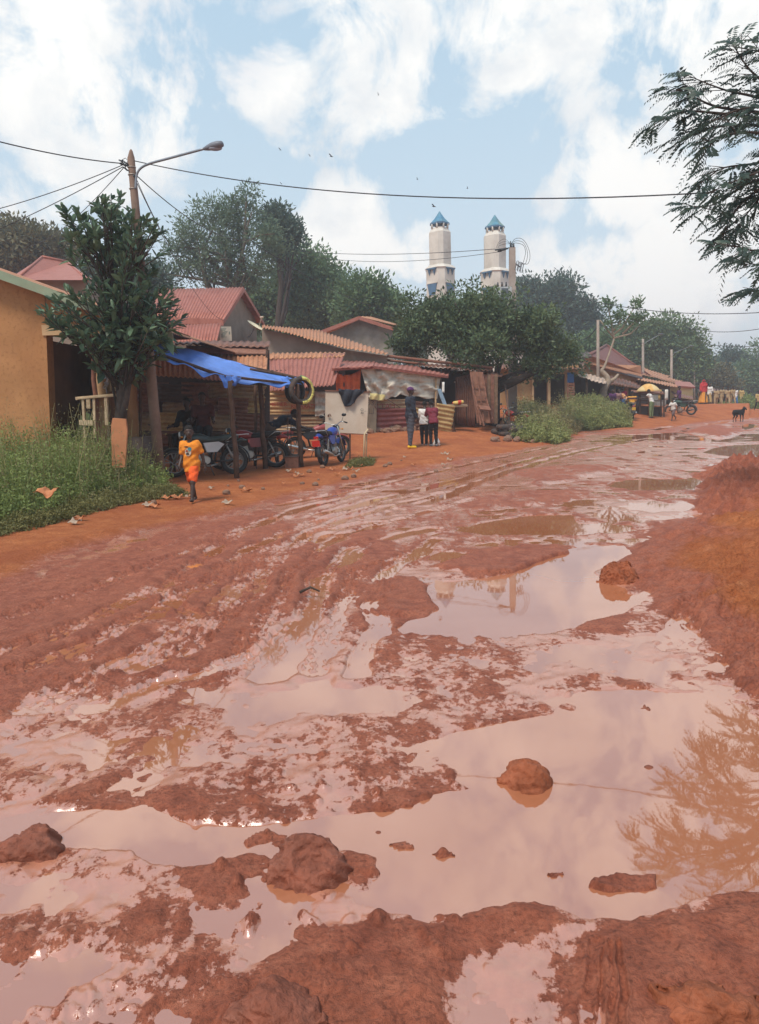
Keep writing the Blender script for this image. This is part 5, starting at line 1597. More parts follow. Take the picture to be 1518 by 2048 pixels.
# ---- people in the shade of the blue shelter
def seated(hh=1.7, lean=.1, arms=((.5, .1, .9), (.5, .1, .9)), **k): return skeleton(hh, lean=lean, legs=((1.45, 1.45), (1.5, 1.5)), arms=arms, **k)
Js = seated(1.75)
p0 = P(405, 800, 16.9)
def drop(J, target_head_z, x, y): return Vector((x, y, target_head_z - J['head'][2]))
q = P(404, 795, 16.9); make_person('man in a dark red shirt sitting in the shade behind the nearest motorcycle', Vector((q.x, 16.9, q.z - Js['head'][2])), PI + .2, Js, top=simple('dim_red_cotton', (.07, .02, .02), .9), bottom=F_BLACK, sleeve=.7, hem=.02, leglen=1.9, vox=.016)
q = P(374, 806, 17.2); make_person('figure in black sitting deep in shade beside the red-shirted man', Vector((q.x, 17.3, q.z - Js['head'][2])), PI - .3, Js, top=F_BLACK, bottom=F_BLACK, sleeve=1.5, hem=.02, leglen=1.9, vox=.016)
Jm = skeleton(1.7, lean=1.15, legs=((.25, .15), (-.1, .1)), arms=((1.0, .1, .2), (.9, .1, .3)), nod=.6)
g = AT(545, 18.2); make_person('man in dark clothes bending low under the blue awning', g, -1.2, Jm, top=F_NAVY, bottom=simple('dusty_brown_cotton', (.10, .065, .05), .9), sleeve=.9, hem=.02, leglen=1.9, vox=.014)
Js2 = seated(1.65, lean=.35); q = P(152, 812, 15.6)
make_person('person in a grey-green shirt sitting inside the porch of the ochre house', Vector((q.x, 15.75, q.z - Js2['head'][2])), -1.3, Js2, top=F_GREEN, bottom=F_BLACK, sleeve=.8, hem=.02, leglen=1.9, vox=.014)
# benches carrying the seated
def bench(label, x, y, z, w=.9, mat=None, d=.35, rz=0):
    b = thing('bench', label, 'bench', (x, y, gz(x, y)), rz); zz = z - gz(x, y)
    MB().box((0, 0, zz - .02), (w, d, .04)).build('seat', mat or WOOD_D, b, local=True)
    for sx in (-1, 1):
        for sy in (-1, 1): MB().box((sx * (w / 2 - .05), sy * (d / 2 - .04), (zz - .04) / 2 - .02), (.05, .05, zz - .04 + .04)).build('leg', mat or WOOD_D, b, local=True)
    return b
zs = P(404, 795, 16.9).z - Js['head'][2] + Js['pel'][2] - .11
bench('dark wooden bench under the two people sitting in the shade', P(392, 850, 17.1).x, 17.1, max(.25, zs), 1.3)
zs = P(152, 812, 15.6).z - Js2['head'][2] + Js2['pel'][2] - .11
bench('low stool inside the porch of the ochre house', P(152, 850, 15.75).x, 15.75, max(.2, zs), .4)
# ============================================================ motorcycles: x forward, z up, wheels on z=0
RIMM = simple('dull_grey_rim', (.20, .18, .165), .5, metal=.4, vary=.2, scale=20)
def wheel(mb_t, mb_r, cx, R, kind, w=.045):
    mb_t.torus((cx, 0, R), R - w, w, 'Y', 36, 10, squash=1.0)
    mb_r.torus((cx, 0, R), R - w * 2.0, .016, 'Y', 32, 8, squash=1.5)
    if kind == 'spoke':
        for k in range(18):
            a = k * PI / 9; s = .035 if k % 2 else -.035
            mb_r.tube([(cx + .03 * cos(a + .5), s, R + .03 * sin(a + .5)), (cx + (R - w * 2) * cos(a), 0, R + (R - w * 2) * sin(a))], .0035, 4)
    else:
        for k in range(5):
            a = k * 2 * PI / 5 + .3; a2 = a + .22; a3 = a - .22
            for q in (a2, a3): mb_r.beam((cx + .04 * cos(a), 0, R + .04 * sin(a)), (cx + (R - w * 2) * cos(q), 0, R + (R - w * 2) * sin(q)), .025, .02)
    mb_r.tube([(cx, -.06, R), (cx, .06, R)], .045, 14)


def motorcycle(label, loc, yaw, paint, kind='spoke', panel=None, plate=None, lean=-.08, group='motorcycles parked at the stalls', seatmat=None, steer=.0):
    r = thing('motorcycle', label, 'motorcycle', loc, yaw, group); r.rotation_euler = (lean, 0, yaw)
    B = lambda m, n, mt, par=None: m.build(n, mt, par or r, local=True)
    R = .30; xf, xr = .64, -.62
    for cx, nm in ((xf, 'front_wheel'), (xr, 'rear_wheel')):
        t = MB(); w = MB(); wheel(t, w, cx, R, kind, .042 if cx > 0 else .052); ty_ = B(t, nm, BLACKM); B(w, 'rim', RIMM, ty_)
    m = MB()
    for s in (-1, 1): m.tube([(xf, s * .075, R), (.50, s * .075, .60), (.36, s * .075, .92)], [.026, .020, .018], 8)
    fork = B(m, 'front_fork', CHROME)
    m = MB()   # frame
    m.tube([(.38, 0, .86), (.30, 0, .55), (.22, 0, .28), (-.05, 0, .24), (-.22, 0, .32)], .02, 7)
    m.tube([(.36, 0, .82), (.05, 0, .72), (-.30, 0, .66), (-.75, 0, .72)], .02, 7)
    for s in (-1, 1): m.tube([(-.2, s * .08, .30), (xr, s * .09, R)], .02, 6); m.tube([(-.28, s * .05, .64), (-.2, s * .08, .30)], .016, 6)
    B(m, 'frame', BLACKP)
    for s in (-1, 1):
        m = MB(); m.tube([(xr, s * .12, R), (-.46, s * .12, .64)], .012, 6)
        for k in range(9): f = .35 + k * .065; m.torus((xr + .16 * f, s * .12, R + .34 * f), .022, .005, 'Z', 10, 4)
        B(m, 'shock_absorber', CHROME)
    m = MB(); m.ell((.02, 0, .33), (.15, .10, .11), 12, 8); m.box((.08, 0, .45), (.13, .13, .16), rot=Matrix.Rotation(.25, 3, 'Y'))
    for k in range(6): m.box((.085 + k * .004, 0, .39 + k * .026), (.17, .18, .008), rot=Matrix.Rotation(.25, 3, 'Y'))
    m.tube([(-.02, -.13, .33), (-.02, .13, .33)], .085, 14); B(m, 'engine', ALU)
    m = MB(); m.tube([(.14, -.08, .42), (.24, -.10, .34), (.18, -.12, .22), (-.1, -.13, .20), (-.35, -.14, .24)], .02, 8); m.tube([(-.30, -.145, .235), (-.42, -.145, .26), (-.80, -.145, .36), (-.86, -.145, .375)], [.03, .042, .045, .03], 12); B(m, 'exhaust', CHROME)
    def fuel(Q):
        d = elps(Q, (.16, 0, .80), (.24, .125, .115)); d = smin(d, elps(Q, (-.02, 0, .75), (.14, .085, .08)), .06)
        return np.maximum(d, -(Q[:, 2] - .70))
    v, f = surfnet(fuel, (-.2, -.2, .62), (.5, .2, .98), .014); tank = link_mesh('fuel_tank', v, f, paint, r, True, True)
    def seat(Q):
        d = np.minimum(cap(Q * [1, .8, 1], (-.05, 0, .755), (-.40, 0, .765), .07, .085), 9); d = smin(d, cap(Q * [1, .8, 1], (-.40, 0, .785), (-.68, 0, .815), .075, .065), .05)
        return np.maximum(d, -(Q[:, 2] - .72))
    v, f = surfnet(seat, (-.9, -.2, .66), (.15, .2, .95), .014); link_mesh('seat', v, f, seatmat or BLACKM, r, True, True)
    m = MB()
    for s in (-1, 1): m.poly([(.02, s * .10, .70), (-.05, s * .11, .50), (-.26, s * .11, .50), (-.42, s * .10, .66), (-.3, s * .1, .72)][::(1 if s < 0 else -1)], .02)
    side = B(m, 'side_panel', panel or paint)
    m = MB(); m.beam((-.02, -.113, .64), (-.32, -.113, .66), .01, .03); m.beam((-.02, .113, .64), (-.32, .113, .66), .01, .03); B(m, 'stripe', WHITEP if paint is not WHITEP else REDP, side)
    m = MB(); m.tube([(-.66, 0, .70), (-.80, 0, .74), (-.92, 0, .70)], [.07, .075, .04], 10, flat=.7); B(m, 'tail', paint)
    m = MB(); m.box((-.955, 0, .70), (.03, .11, .06)); B(m, 'tail_light', simple('red_lens', (.45, .02, .02), .2, spec=.7) if 'red_lens' not in MATS else MATS['red_lens'])
    def fend(cx, a0, a1, rr, w):
        mb = MB(); n = 14; vs = []; fs = []
        for i in range(n + 1):
            a = a0 + (a1 - a0) * i / n
            for j, yy in enumerate((-w, -w * .5, w * .5, w)):
                q = rr - (0.02 if j in (0, 3) else 0); vs.append((cx + q * cos(a), yy, R + q * sin(a)))
            for j, yy in enumerate((w, w * .5, -w * .5, -w)):
                q = rr - .006 - (0.02 if j in (0, 3) else 0); vs.append((cx + q * cos(a), yy, R + q * sin(a)))
        for i in range(n):
            for j in range(8): fs.append((i * 8 + j, i * 8 + (j + 1) % 8, (i + 1) * 8 + (j + 1) % 8, (i + 1) * 8 + j))
        return mb.add(vs, fs, True)
    B(fend(xf, .35, 2.5, .335, .06), 'front_fender', paint if kind != 'spoke' else BLACKP); B(fend(xr, 1.0, 3.3, .35, .075), 'rear_fender', BLACKP)
    m = MB(); m.tube([(.26, -.36, .99), (.30, -.2, 1.03), (.36, -.06, .96), (.36, .06, .96), (.30, .2, 1.03), (.26, .36, .99)], .011, 8); hb = B(m, 'handlebar', CHROME)
    for s in (-1, 1):
        B(MB().tube([(.30, s * .25, 1.025), (.255, s * .38, .985)], .018, 8), 'grip', BLACKM, hb)
        mm = MB(); mm.tube([(.31, s * .22, 1.03), (.30, s * .27, 1.15)], .006, 5); mm.ell((.29, s * .30, 1.19), (.015, .065, .042), 12, 6); B(mm, 'mirror', BLACKP, hb)
    m = MB(); m.ell((.44, 0, .88), (.07, .095, .095), 14, 9); hd = B(m, 'headlight', BLACKP); m = MB(); m.ell((.49, 0, .88), (.035, .08, .08), 14, 7); B(m, 'lens', LENS, hd)
    for s in (-1, 1): B(MB().tube([(.45, s * .07, .84), (.45, s * .14, .84)], .010, 6).ell((.46, s * .165, .84), (.03, .03, .022), 8, 6), 'indicator', simple('amber_lens', (.7, .25, .02), .3) if 'amber_lens' not in MATS else MATS['amber_lens'])
    m = MB()   # rear carrier
    for s in (-1, 1): m.tube([(-.45, s * .11, .72), (-.62, s * .13, .84), (-.95, s * .12, .86)], .009, 6)
    for x in (-.68, -.78, -.88, -.95): m.tube([(x, -.125, .853), (x, .125, .853)], .008, 5)
    B(m, 'rear_rack', CHROME)
    for s in (-1, 1): B(MB().tube([(.0, s * .10, .27), (.0, s * .26, .27)], .014, 6), 'footrest', BLACKM)
    B(MB().tube([(-.08, .08, .25), (-.16, .22, .0)], .010, 6), 'side_stand', BLACKP)
    if plate: B(MB().box((-.99, 0, .56), (.01, .20, .15), rot=Matrix.Rotation(-.25, 3, 'Y')), 'number_plate', plate)
    return r

def wpos(px, Y): return AT(px, Y)
# nearest: dark tank with red and white side panels, nose to the left
g0 = AT(412, 15.9)
GREENBLACK = simple('dark_green_enamel', (.022, .032, .028), .3, vary=.1, spec=.5)
motorcycle('large dark motorcycle with pale side panel pointing left under the blue awning', g0, PI + .30, GREENBLACK, 'cast', panel=simple('white_red_panel', (.55, .50, .48), .4, vary=.1), lean=.05, seatmat=simple('dusty_green_seat', (.045, .055, .048), .6))
motorcycle('red motorcycle half hidden behind the large dark one, tail to the right', AT(500, 17.4), PI + .15, REDP, 'spoke', lean=.06)
# blue one seen from behind
motorcycle('blue motorcycle with red number plate seen from behind, right of the tyre post', AT(666, 18.4), PI / 2 - .30, BLUEP, 'cast', plate=PLATE, panel=BLUEP, lean=-.06)
motorcycle('black and red motorcycle behind the blue one, beneath the ochre lettered sheet', AT(636, 20.6), .25, simple('faded_red_enamel', (.26, .05, .05), .4), 'cast', panel=BLACKP, lean=-.04)
setp(MB().torus(P(686, 871, 20.1), .25, .035, 'Y', 36, 8).build('x', ALU), 'x', 'x') if False else None
# bucket, stand, board under the tyre post
bk_ = thing('bucket', 'rusty square can standing at the foot of the tyre post', 'can', AT(585, 17.4))
m = MB(); c = Vector((0, 0, 0)); m.box((0, 0, .13), (.30, .26, .26)); m.build('can_body', RUST_B, bk_, local=True); m = MB(); m.box((0, 0, .27), (.33, .29, .02)); m.build('can_rim', DARK_TIN, bk_, local=True)
fr = thing('iron_stand', 'thin dark welded iron stand beside the tyre post', 'stand', AT(582, 17.9))
m = MB()
for a, b in (((576, 834, 17.9), (575, 920, 17.9)), ((582, 834, 18.2), (582, 915, 18.2)), ((576, 836, 17.9), (582, 836, 18.2)), ((575, 880, 17.9), (582, 878, 18.2)), ((564, 880, 17.8), (574, 930, 17.7))): m.beam(P(*a), P(*b), .022)
m.build('stand_frame', DARK_TIN, fr)
m = MB(); m.beam(P(556, 872, 17.6), P(573, 926, 17.5), .05); setp(m.build('stick', WOOD), 'pale stick leaning beside the bending man', 'stick')
# ============================================================ foliage
def leaves(cent, rad, per, size, aspect=.45, seed=0, droop=0.0, up=.3, shape='kite', outward=None, vary=.35, clumpcol=.5):
    """cloud of separate leaf blades round clump centres -> verts, quads, per-face random"""
    g = np.random.default_rng(seed)
    C = np.repeat(np.asarray(cent, float), per, 0); Rr = np.repeat(np.asarray(rad, float), per)
    n = len(C)
    d = g.normal(size=(n, 3)); d /= np.linalg.norm(d, axis=1)[:, None]
    r = Rr * g.uniform(0, 1, n) ** .5
    pos = C + d * r[:, None] * np.array([1, 1, .8])
    ax = d * .8 + g.normal(size=(n, 3)) * .6; ax[:, 2] += up - droop
    ax /= np.linalg.norm(ax, axis=1)[:, None]
    nr = g.normal(size=(n, 3)); nr[:, 2] += 1.0
    sd = np.cross(ax, nr); sd /= np.linalg.norm(sd, axis=1)[:, None] + 1e-9
    nn = np.cross(sd, ax)
    L = size * g.uniform(1 - vary, 1 + vary, n); Wd = L * aspect
    a = pos; b = pos + ax * (L * .45)[:, None] + sd * (Wd * .5)[:, None] - nn * (Wd * .12)[:, None]
    c = pos + ax * L[:, None] - nn * (L * .12)[:, None]; e = pos + ax * (L * .45)[:, None] - sd * (Wd * .5)[:, None] - nn * (Wd * .12)[:, None]
    V = np.stack([a, b, c, e], 1).reshape(-1, 3)
    F = np.arange(4 * n).reshape(-1, 4)
    cc = np.repeat(g.uniform(0, 1, len(cent)), per)
    rnd = np.clip(clumpcol * cc + (1 - clumpcol) * g.uniform(0, 1, n), 0, 1)
    return V, F, rnd


def leaf_obj(name, parts, mat, parent=None):
    V = []; F = []; R = []; o = 0
    for v, f, r in parts: V.append(v); F.append(f + o); R.append(r); o += len(v)
    return link_mesh(name, np.concatenate(V), np.concatenate(F), mat, parent, attr={'rnd': ('FACE', 'FLOAT', np.concatenate(R))})


def crown_clumps(blobs, n, cr, seed=0, shell=.55):
    g = np.random.default_rng(seed); C = []; R = []
    vol = np.array([b[3] * b[4] * b[5] for b in blobs]) ** .7; vol /= vol.sum()
    for b, k in zip(blobs, (vol * n).astype(int) + 1):
        d = g.normal(size=(k, 3)); d /= np.linalg.norm(d, axis=1)[:, None]
        r = (shell + (1 - shell) * g.uniform(0, 1, k)) * g.uniform(.75, 1.08, k)
        C.append(np.array(b[:3]) + d * r[:, None] * np.array(b[3:6])); R.append(cr * g.uniform(.6, 1.4, k))
    return np.concatenate(C), np.concatenate(R)


def limbs(mb, base, top, r0, targets, seed=0, lean=None, curl=.25, minr=.02):
    """tapered trunk with limbs reaching the given points"""
    rr = random.Random(seed); base = Vector(base); top = Vector(top)
    n = 6; pts = jitter_line(base, top, n, r0 * .7, seed)
    mb.tube([base - Vector((0, 0, r0))] + pts, [r0 * 1.5] + [r0 * (1 - .45 * i / n) * (1.25 if i == 0 else 1) for i in range(n + 1)], 10)
    for t in targets:
        t = Vector(t); s = pts[rr.randint(max(1, n // 2), n)]
        L = (t - s).length; mid = s.lerp(t, .5) + Vector((rr.uniform(-1, 1), rr.uniform(-1, 1), rr.uniform(-.2, 1))) * L * curl * .4
        q = [s, s.lerp(mid, .5) + Vector((rr.uniform(-1, 1), rr.uniform(-1, 1), 0)) * L * .03, mid, mid.lerp(t, .5), t]
        ra = r0 * .5 * min(1, .5 + L / 12)
        mb.tube(q, [ra, ra * .8, ra * .6, ra * .42, max(minr, ra * .2)], 7)
        for _ in range(2):
            e = mid + Vector((rr.uniform(-1, 1), rr.uniform(-1, 1), rr.uniform(0, 1))) * L * .35
            mb.tube([mid, mid.lerp(e, .5) + Vector((0, 0, L * .03)), e], [ra * .5, ra * .35, minr], 6)
    return mb


def tree(name, label, blobs_px, Y, trunk_px, n, cr, per, size, mat, bark=None, r0=.25, seed=0, group=None, aspect=.45, shell=.5, droop=0, depth=1.0, nl=10, ztrunk=None, cat='tree', up=.3, clumpcol=.5):
    """blobs given as (px, py, rx_px, rz_px); real size follows from the distance"""
    bl = []
    for b in blobs_px:
        px, py, rx, rz_ = b[:4]; dy = b[4] if len(b) > 4 else 0
        c = P(px, py, Y + dy); k = (Y + dy) / FOC
        bl.append((c.x, c.y, c.z, rx * k, max(rx, rz_) * k * depth * .85, rz_ * k))
    C, R = crown_clumps(bl, n, cr, seed, shell)
    base = AT(trunk_px[0], Y) if ztrunk is None else Vector((P(trunk_px[0], 780, Y).x, Y, ztrunk))
    t = thing(name, label, cat, base, 0, group)
    leaf_obj('crown', [leaves(C, R, per, size, aspect, seed + 1, droop=droop, up=up, clumpcol=clumpcol)], mat, t)
    top = P(trunk_px[1], trunk_px[2], Y)
    rr = random.Random(seed); idx = [rr.randrange(len(C)) for _ in range(nl)]
    m = MB(); limbs(m, base, top, r0, [C[i] for i in idx], seed)
    m.build('trunk', bark or BARK_D, t)
    return t

LF_BIG = leafmat('broad_dark_leaves', (.040, .085, .058), (.12, .185, .105), .40, .2)
LF_DARK = leafmat('dark_green_leaves', (.032, .060, .030), (.12, .165, .070), .5, .3, (.26, .20, .09))
LF_MID = leafmat('mid_green_leaves', (.055, .105, .052), (.16, .24, .11), .55, .35)
LF_FEATH = leafmat('feathery_leaves', (.060, .105, .070), (.16, .22, .13), .55, .35, (.20, .20, .09))
LF_BLUE = leafmat('bluish_dark_leaves', (.036, .068, .060), (.095, .145, .10), .55, .3)
LF_FLAT = leafmat('umbrella_tree_leaves', (.050, .095, .045), (.14, .20, .08), .55, .3)
LF_BROWN = leafmat('dry_brown_leaves', (.07, .075, .038), (.17, .15, .075), .6, .3)
LF_WEED = leafmat('weed_leaves', (.065, .105, .028), (.24, .29, .085), .6, .35, (.34, .28, .13))
LF_WEED2 = leafmat('bright_weed_leaves', (.075, .10, .03), (.30, .31, .11), .6, .35)
LF_DRYW = leafmat('dry_stalk_leaves', (.10, .085, .03), (.28, .24, .11), .7, .3)
LF_GRASS = leafmat('grass_blades', (.06, .07, .02), (.20, .18, .06), .6, .3)

# ---- small broad-leaved tree in front of the porch
Y0 = 13.9
t = thing('broad_leaved_tree', 'small tree with big glossy dark leaves in front of the porch', 'tree', AT(246, Y0))
def twigtree():
    rr = random.Random(4); m = MB(); base = AT(244, Y0); top = P(232, 560, Y0)
    tr = [base - Vector((0, 0, .1)), P(240, 850, Y0), P(246, 790, Y0), P(250, 730, Y0), P(243, 680, Y0), P(236, 620, Y0), P(225, 550, Y0), P(212, 480, Y0), P(203, 400, Y0)]
    m.tube(tr, [.14, .115, .10, .095, .08, .065, .045, .03, .012], 10)
    m.tube([P(240, 860, Y0), P(252, 800, Y0 - .1), P(262, 740, Y0), P(262, 690, Y0)], [.07, .06, .05, .04], 8)
    tips = []
    spec = [(203, 392), (222, 398), (180, 430), (150, 425), (137, 440), (215, 440), (245, 425), (268, 428), (300, 430), (288, 455), (308, 470), (160, 480), (190, 470), (230, 470), (265, 480), (172, 515), (210, 510), (250, 515), (292, 500),
            (165, 555), (195, 560), (235, 560), (275, 560), (300, 545), (318, 580), (150, 590), (125, 600), (180, 600), (215, 605), (255, 600), (290, 600), (330, 590), (345, 585), (100, 625), (130, 635), (165, 640), (200, 645), (240, 650), (275, 640), (305, 640), (335, 645), (355, 600), (90, 620), (115, 650), (150, 665),
            (170, 675), (205, 680), (240, 690), (275, 675), (300, 670), (262, 700), (225, 705), (320, 662), (345, 655), (285, 615), (310, 625), (325, 640), (265, 625), (225, 640), (190, 660), (140, 620), (110, 615), (245, 680), (280, 690), (350, 620), (300, 570), (140, 445), (165, 440), (185, 455), (285, 440), (300, 465), (260, 450), (200, 410), (225, 420), (150, 470), (310, 480), (175, 490), (275, 500), (235, 445)]
    spec = spec + [(px + rr.uniform(-26, 26), py + rr.uniform(-22, 22)) for px, py in spec if 150 < px < 300 and py > 500 and (int(px) * 7 + int(py)) % 3 == 0]
    for k, (px, py) in enumerate(spec):
        e = P(px + rr.uniform(-4, 4), py, Y0 + rr.uniform(-.8, .8)); f = min(1, max(0, (860 - py - 120) / 380)); i = int(f * 6) + 1; s = tr[min(i, 7)]
        md = s.lerp(e, .5) + Vector((0, 0, .06)); m.tube([s, md, e], [.018, .012, .006], 6); tips.append((e, (e - s).normalized()))
        for q in range(2):
            e2 = md.lerp(e, rr.uniform(.3, .9)) + Vector((rr.uniform(-.35, .35), rr.uniform(-.5, .5), rr.uniform(-.15, .3))); m.tube([md, e2], [.014, .006], 5); tips.append((e2, (e2 - md).normalized()))
    m.build('trunk', BARK_D, t)
    V = []; F = []; R = []
    for e, d in tips:   # whorls of long blades, 6 verts each with a fold along the midrib
        low = e.z < P(200, 640, Y0).z; nlf = rr.randint(10, 15)
        for _ in range(nlf):
            a = (d * .75 + Vector((rr.gauss(0, .6), rr.gauss(0, .6), rr.gauss(.25 if not low else -.1, .45)))).normalized()
            s = a.cross(Vector((rr.gauss(0, .4), rr.gauss(0, .4), 1))).normalized(); nrm = s.cross(a)
            L = rr.uniform(.16, .27) * (1.25 if low and rr.random() < .3 else 1); w = L * rr.uniform(.13, .19) * (1.3 if low else 1); p = e - d * rr.uniform(0, .28) + Vector((rr.uniform(-.03, .03),) * 3)
            b = len(V); dr = -.22 * L
            V += [p, p + a * L * .35 + s * w - nrm * .0, p + a * L * .72 + s * w * .75 + Vector((0, 0, dr * .4)), p + a * L + Vector((0, 0, dr)), p + a * L * .72 - s * w * .75 + Vector((0, 0, dr * .4)), p + a * L * .35 - s * w, p + a * L * .4 - nrm * w * .45, p + a * L * .72 - nrm * w * .3 + Vector((0, 0, dr * .4))]
            F += [(b, b + 1, b + 6), (b + 1, b + 2, b + 7, b + 6), (b + 2, b + 3, b + 7), (b, b + 6, b + 5), (b + 6, b + 7, b + 4, b + 5), (b + 7, b + 3, b + 4)]
            c = rr.random(); R += [c] * 6
    link_mesh('crown', V, F, LF_BIG, t, attr={'rnd': ('FACE', 'FLOAT', R)})
twigtree()

# ---- round mango-like tree over the plank shack
tr = tree('mango_tree', 'round dense dark tree with low forked trunk beside the plank shack',
     [(870, 650, 88, 68), (950, 640, 100, 78), (1040, 670, 85, 62), (1105, 700, 50, 48), (830, 690, 55, 42), (900, 640, 60, 36), (985, 645, 70, 32), (1060, 650, 50, 34), (950, 700, 90, 40, -1), (1080, 735, 60, 22), (1150, 720, 20, 26)],
     32, (990, 990, 760), 420, .42, 75, .17, LF_DARK, r0=.20, seed=3, nl=14, shell=.45)
m = MB()
m.tube([P(990, 775, 32), P(1010, 768, 31.8), P(1035, 760, 31.7), P(1062, 745, 31.6), P(1085, 730, 31.5)], [.17, .15, .13, .11, .06], 8); m.tube([P(1000, 765, 31.9), P(1020, 750, 31.9), P(1050, 744, 31.8)], [.1, .08, .05], 7)
m.tube([P(985, 790, 32), P(972, 768, 32), P(960, 745, 32.2), P(940, 720, 32.2)], [.14, .12, .10, .06], 8)
m.build('limb', BARK_D, tr)

# ---- bare-branched pollard at the stalls
t = tree('pollard_tree', 'thin pale pollarded tree with tufts of leaves over the stalls', [(1218, 610, 12, 10), (1277, 605, 10, 9), (1240, 632, 14, 12), (1268, 640, 18, 9), (1288, 632, 9, 8), (1215, 645, 9, 8)],
     44, (1205, 1205, 775), 34, .35, 32, .20, LF_MID, bark=BARK_L, r0=.20, seed=8, nl=0)
m = MB(); Yp = 44
m.tube([Vector(q) for q in smooth_line([tuple(P(*q)) for q in ((1204, 795, Yp), (1208, 778, Yp), (1216, 764, Yp), (1213, 752, Yp), (1204, 741, Yp), (1209, 733, Yp), (1221, 700, Yp), (1228, 676, Yp), (1224, 662, Yp))], 4)], [.26 - .2 * min(1, i / 22) for i in range(33)], 8)
m.tube([P(1216, 766, Yp), P(1230, 757, Yp), P(1237, 748, Yp)], [.14, .10, .06], 8)
for q in ([(1226, 668), (1222, 640), (1216, 615)], [(1226, 670), (1245, 655), (1262, 625), (1277, 605)], [(1226, 662), (1240, 645), (1240, 632)], [(1245, 668), (1268, 645), (1290, 632)], [(1228, 676), (1212, 656), (1200, 640)], [(1228, 676), (1260, 668), (1280, 650)]):
    m.tube([P(a, b, Yp) for a, b in q], [.06, .045, .03, .02][:len(q)], 6)
m.build('limb', BARK_L, t)

# ---- background trees
tree('feathery_tree', 'tall airy feathery tree rising behind the red gable house', [(430, 430, 60, 42), (490, 410, 45, 40), (380, 470, 50, 40), (350, 500, 35, 26), (460, 470, 70, 50), (540, 480, 40, 50), (420, 530, 75, 45), (500, 540, 60, 50), (345, 545, 30, 22)],
     46, (455, 458, 520), 330, .62, 48, .24, LF_FEATH, r0=.32, seed=11, nl=26, shell=.3, aspect=.3, bark=BARK)
tree('dark_conifer', 'dark pointed tree crown behind the feathery tree', [(548, 430, 22, 26), (560, 455, 34, 26), (575, 480, 34, 20), (545, 490, 30, 26)], 52, (560, 560, 520), 60, .8, 110, .28, LF_BLUE, r0=.3, seed=12)
tree('spreading_tree', 'wide mid-green tree behind the red gable house, left of the minarets', [(600, 540, 70, 50), (560, 590, 80, 50), (650, 560, 50, 40), (640, 610, 80, 45), (520, 620, 60, 40), (690, 620, 50, 40), (590, 650, 90, 30)], 56, (610, 610, 640), 330, 1.1, 90, .32, LF_MID, r0=.4, seed=13)
tree('leafy_tree', 'lighter green tree just left of the first minaret', [(735, 590, 55, 32), (770, 605, 40, 26), (720, 625, 60, 36), (765, 640, 40, 30)], 50, (740, 740, 650), 150, .9, 85, .30, LF_MID, r0=.3, seed=14)
tree('tall_tree', 'tall leafy tree in front of the minaret bases', [(870, 628, 40, 18), (905, 612, 16, 10), (945, 606, 12, 8), (975, 625, 26, 12), (850, 635, 30, 20), (1045, 655, 36, 26), (1065, 650, 20, 18)], 44, (900, 905, 650), 110, .5, 75, .28, LF_MID, r0=.25, seed=15)
tree('hill_tree', 'dusky tree on the left skyline above the ochre house', [(20, 475, 50, 30), (60, 490, 60, 34), (110, 490, 40, 26), (135, 505, 30, 26), (-40, 480, 50, 40), (30, 510, 90, 34)], 48, (50, 50, 520), 200, 1.0, 85, .30, LF_BROWN, r0=.3, seed=16)
tree('bushy_tree', 'dusky green tree between the leafy tree and the red gable house', [(300, 560, 34, 34), (330, 590, 30, 24), (270, 590, 40, 30), (200, 560, 50, 26)], 44, (300, 300, 600), 110, .8, 80, .28, LF_BLUE, r0=.2, seed=17)
tree('rounded_dark_tree', 'large rounded dark tree right of the transformer pole', [(1085, 590, 48, 34), (1125, 590, 40, 32), (1060, 625, 40, 38), (1110, 630, 60, 42), (1150, 625, 36, 30), (1180, 645, 26, 24), (1090, 670, 70, 40), (1150, 680, 60, 40), (1050, 575, 20, 16)], 85, (1110, 1110, 680), 420, 1.5, 85, .42, LF_BLUE, r0=.6, seed=18)
tree('umbrella_tree', 'broad flat-topped tree behind the brown hipped roof', [(1290, 668, 70, 20), (1340, 660, 50, 16), (1240, 680, 40, 18), (1385, 680, 30, 14), (1300, 700, 90, 26), (1360, 715, 60, 30), (1240, 715, 60, 26), (1320, 745, 90, 26), (1400, 730, 26, 24), (1330, 645, 18, 6)], 82, (1320, 1320, 720), 420, 1.3, 80, .38, LF_FLAT, r0=.5, seed=19, shell=.4)
tree('brown_bushy_tree', 'brownish dry tree at the end of the stalls', [(1425, 755, 36, 30), (1410, 775, 30, 18), (1450, 770, 30, 20)], 92, (1425, 1425, 780), 130, 1.3, 80, .36, LF_BROWN, r0=.3, seed=20)
tree('far_roadside_tree', 'dark rounded tree standing furthest down the road', [(1462, 712, 22, 16), (1480, 730, 30, 20), (1455, 735, 26, 18)], 110, (1465, 1465, 745), 90, 1.5, 75, .42, LF_BLUE, r0=.3, seed=21)
tree('far_bright_tree', 'paler green tree at the right end of the road', [(1500, 745, 34, 26), (1540, 760, 40, 30), (1480, 765, 30, 20), (1520, 700, 16, 12)], 104, (1500, 1500, 770), 120, 1.5, 75, .40, LF_MID, r0=.3, seed=22)
tree('stall_side_tree', 'small green tree rising behind the far stall roofs', [(1195, 690, 34, 26), (1170, 705, 30, 26)], 66, (1190, 1190, 740), 80, 1.0, 80, .32, LF_MID, r0=.2, seed=23)

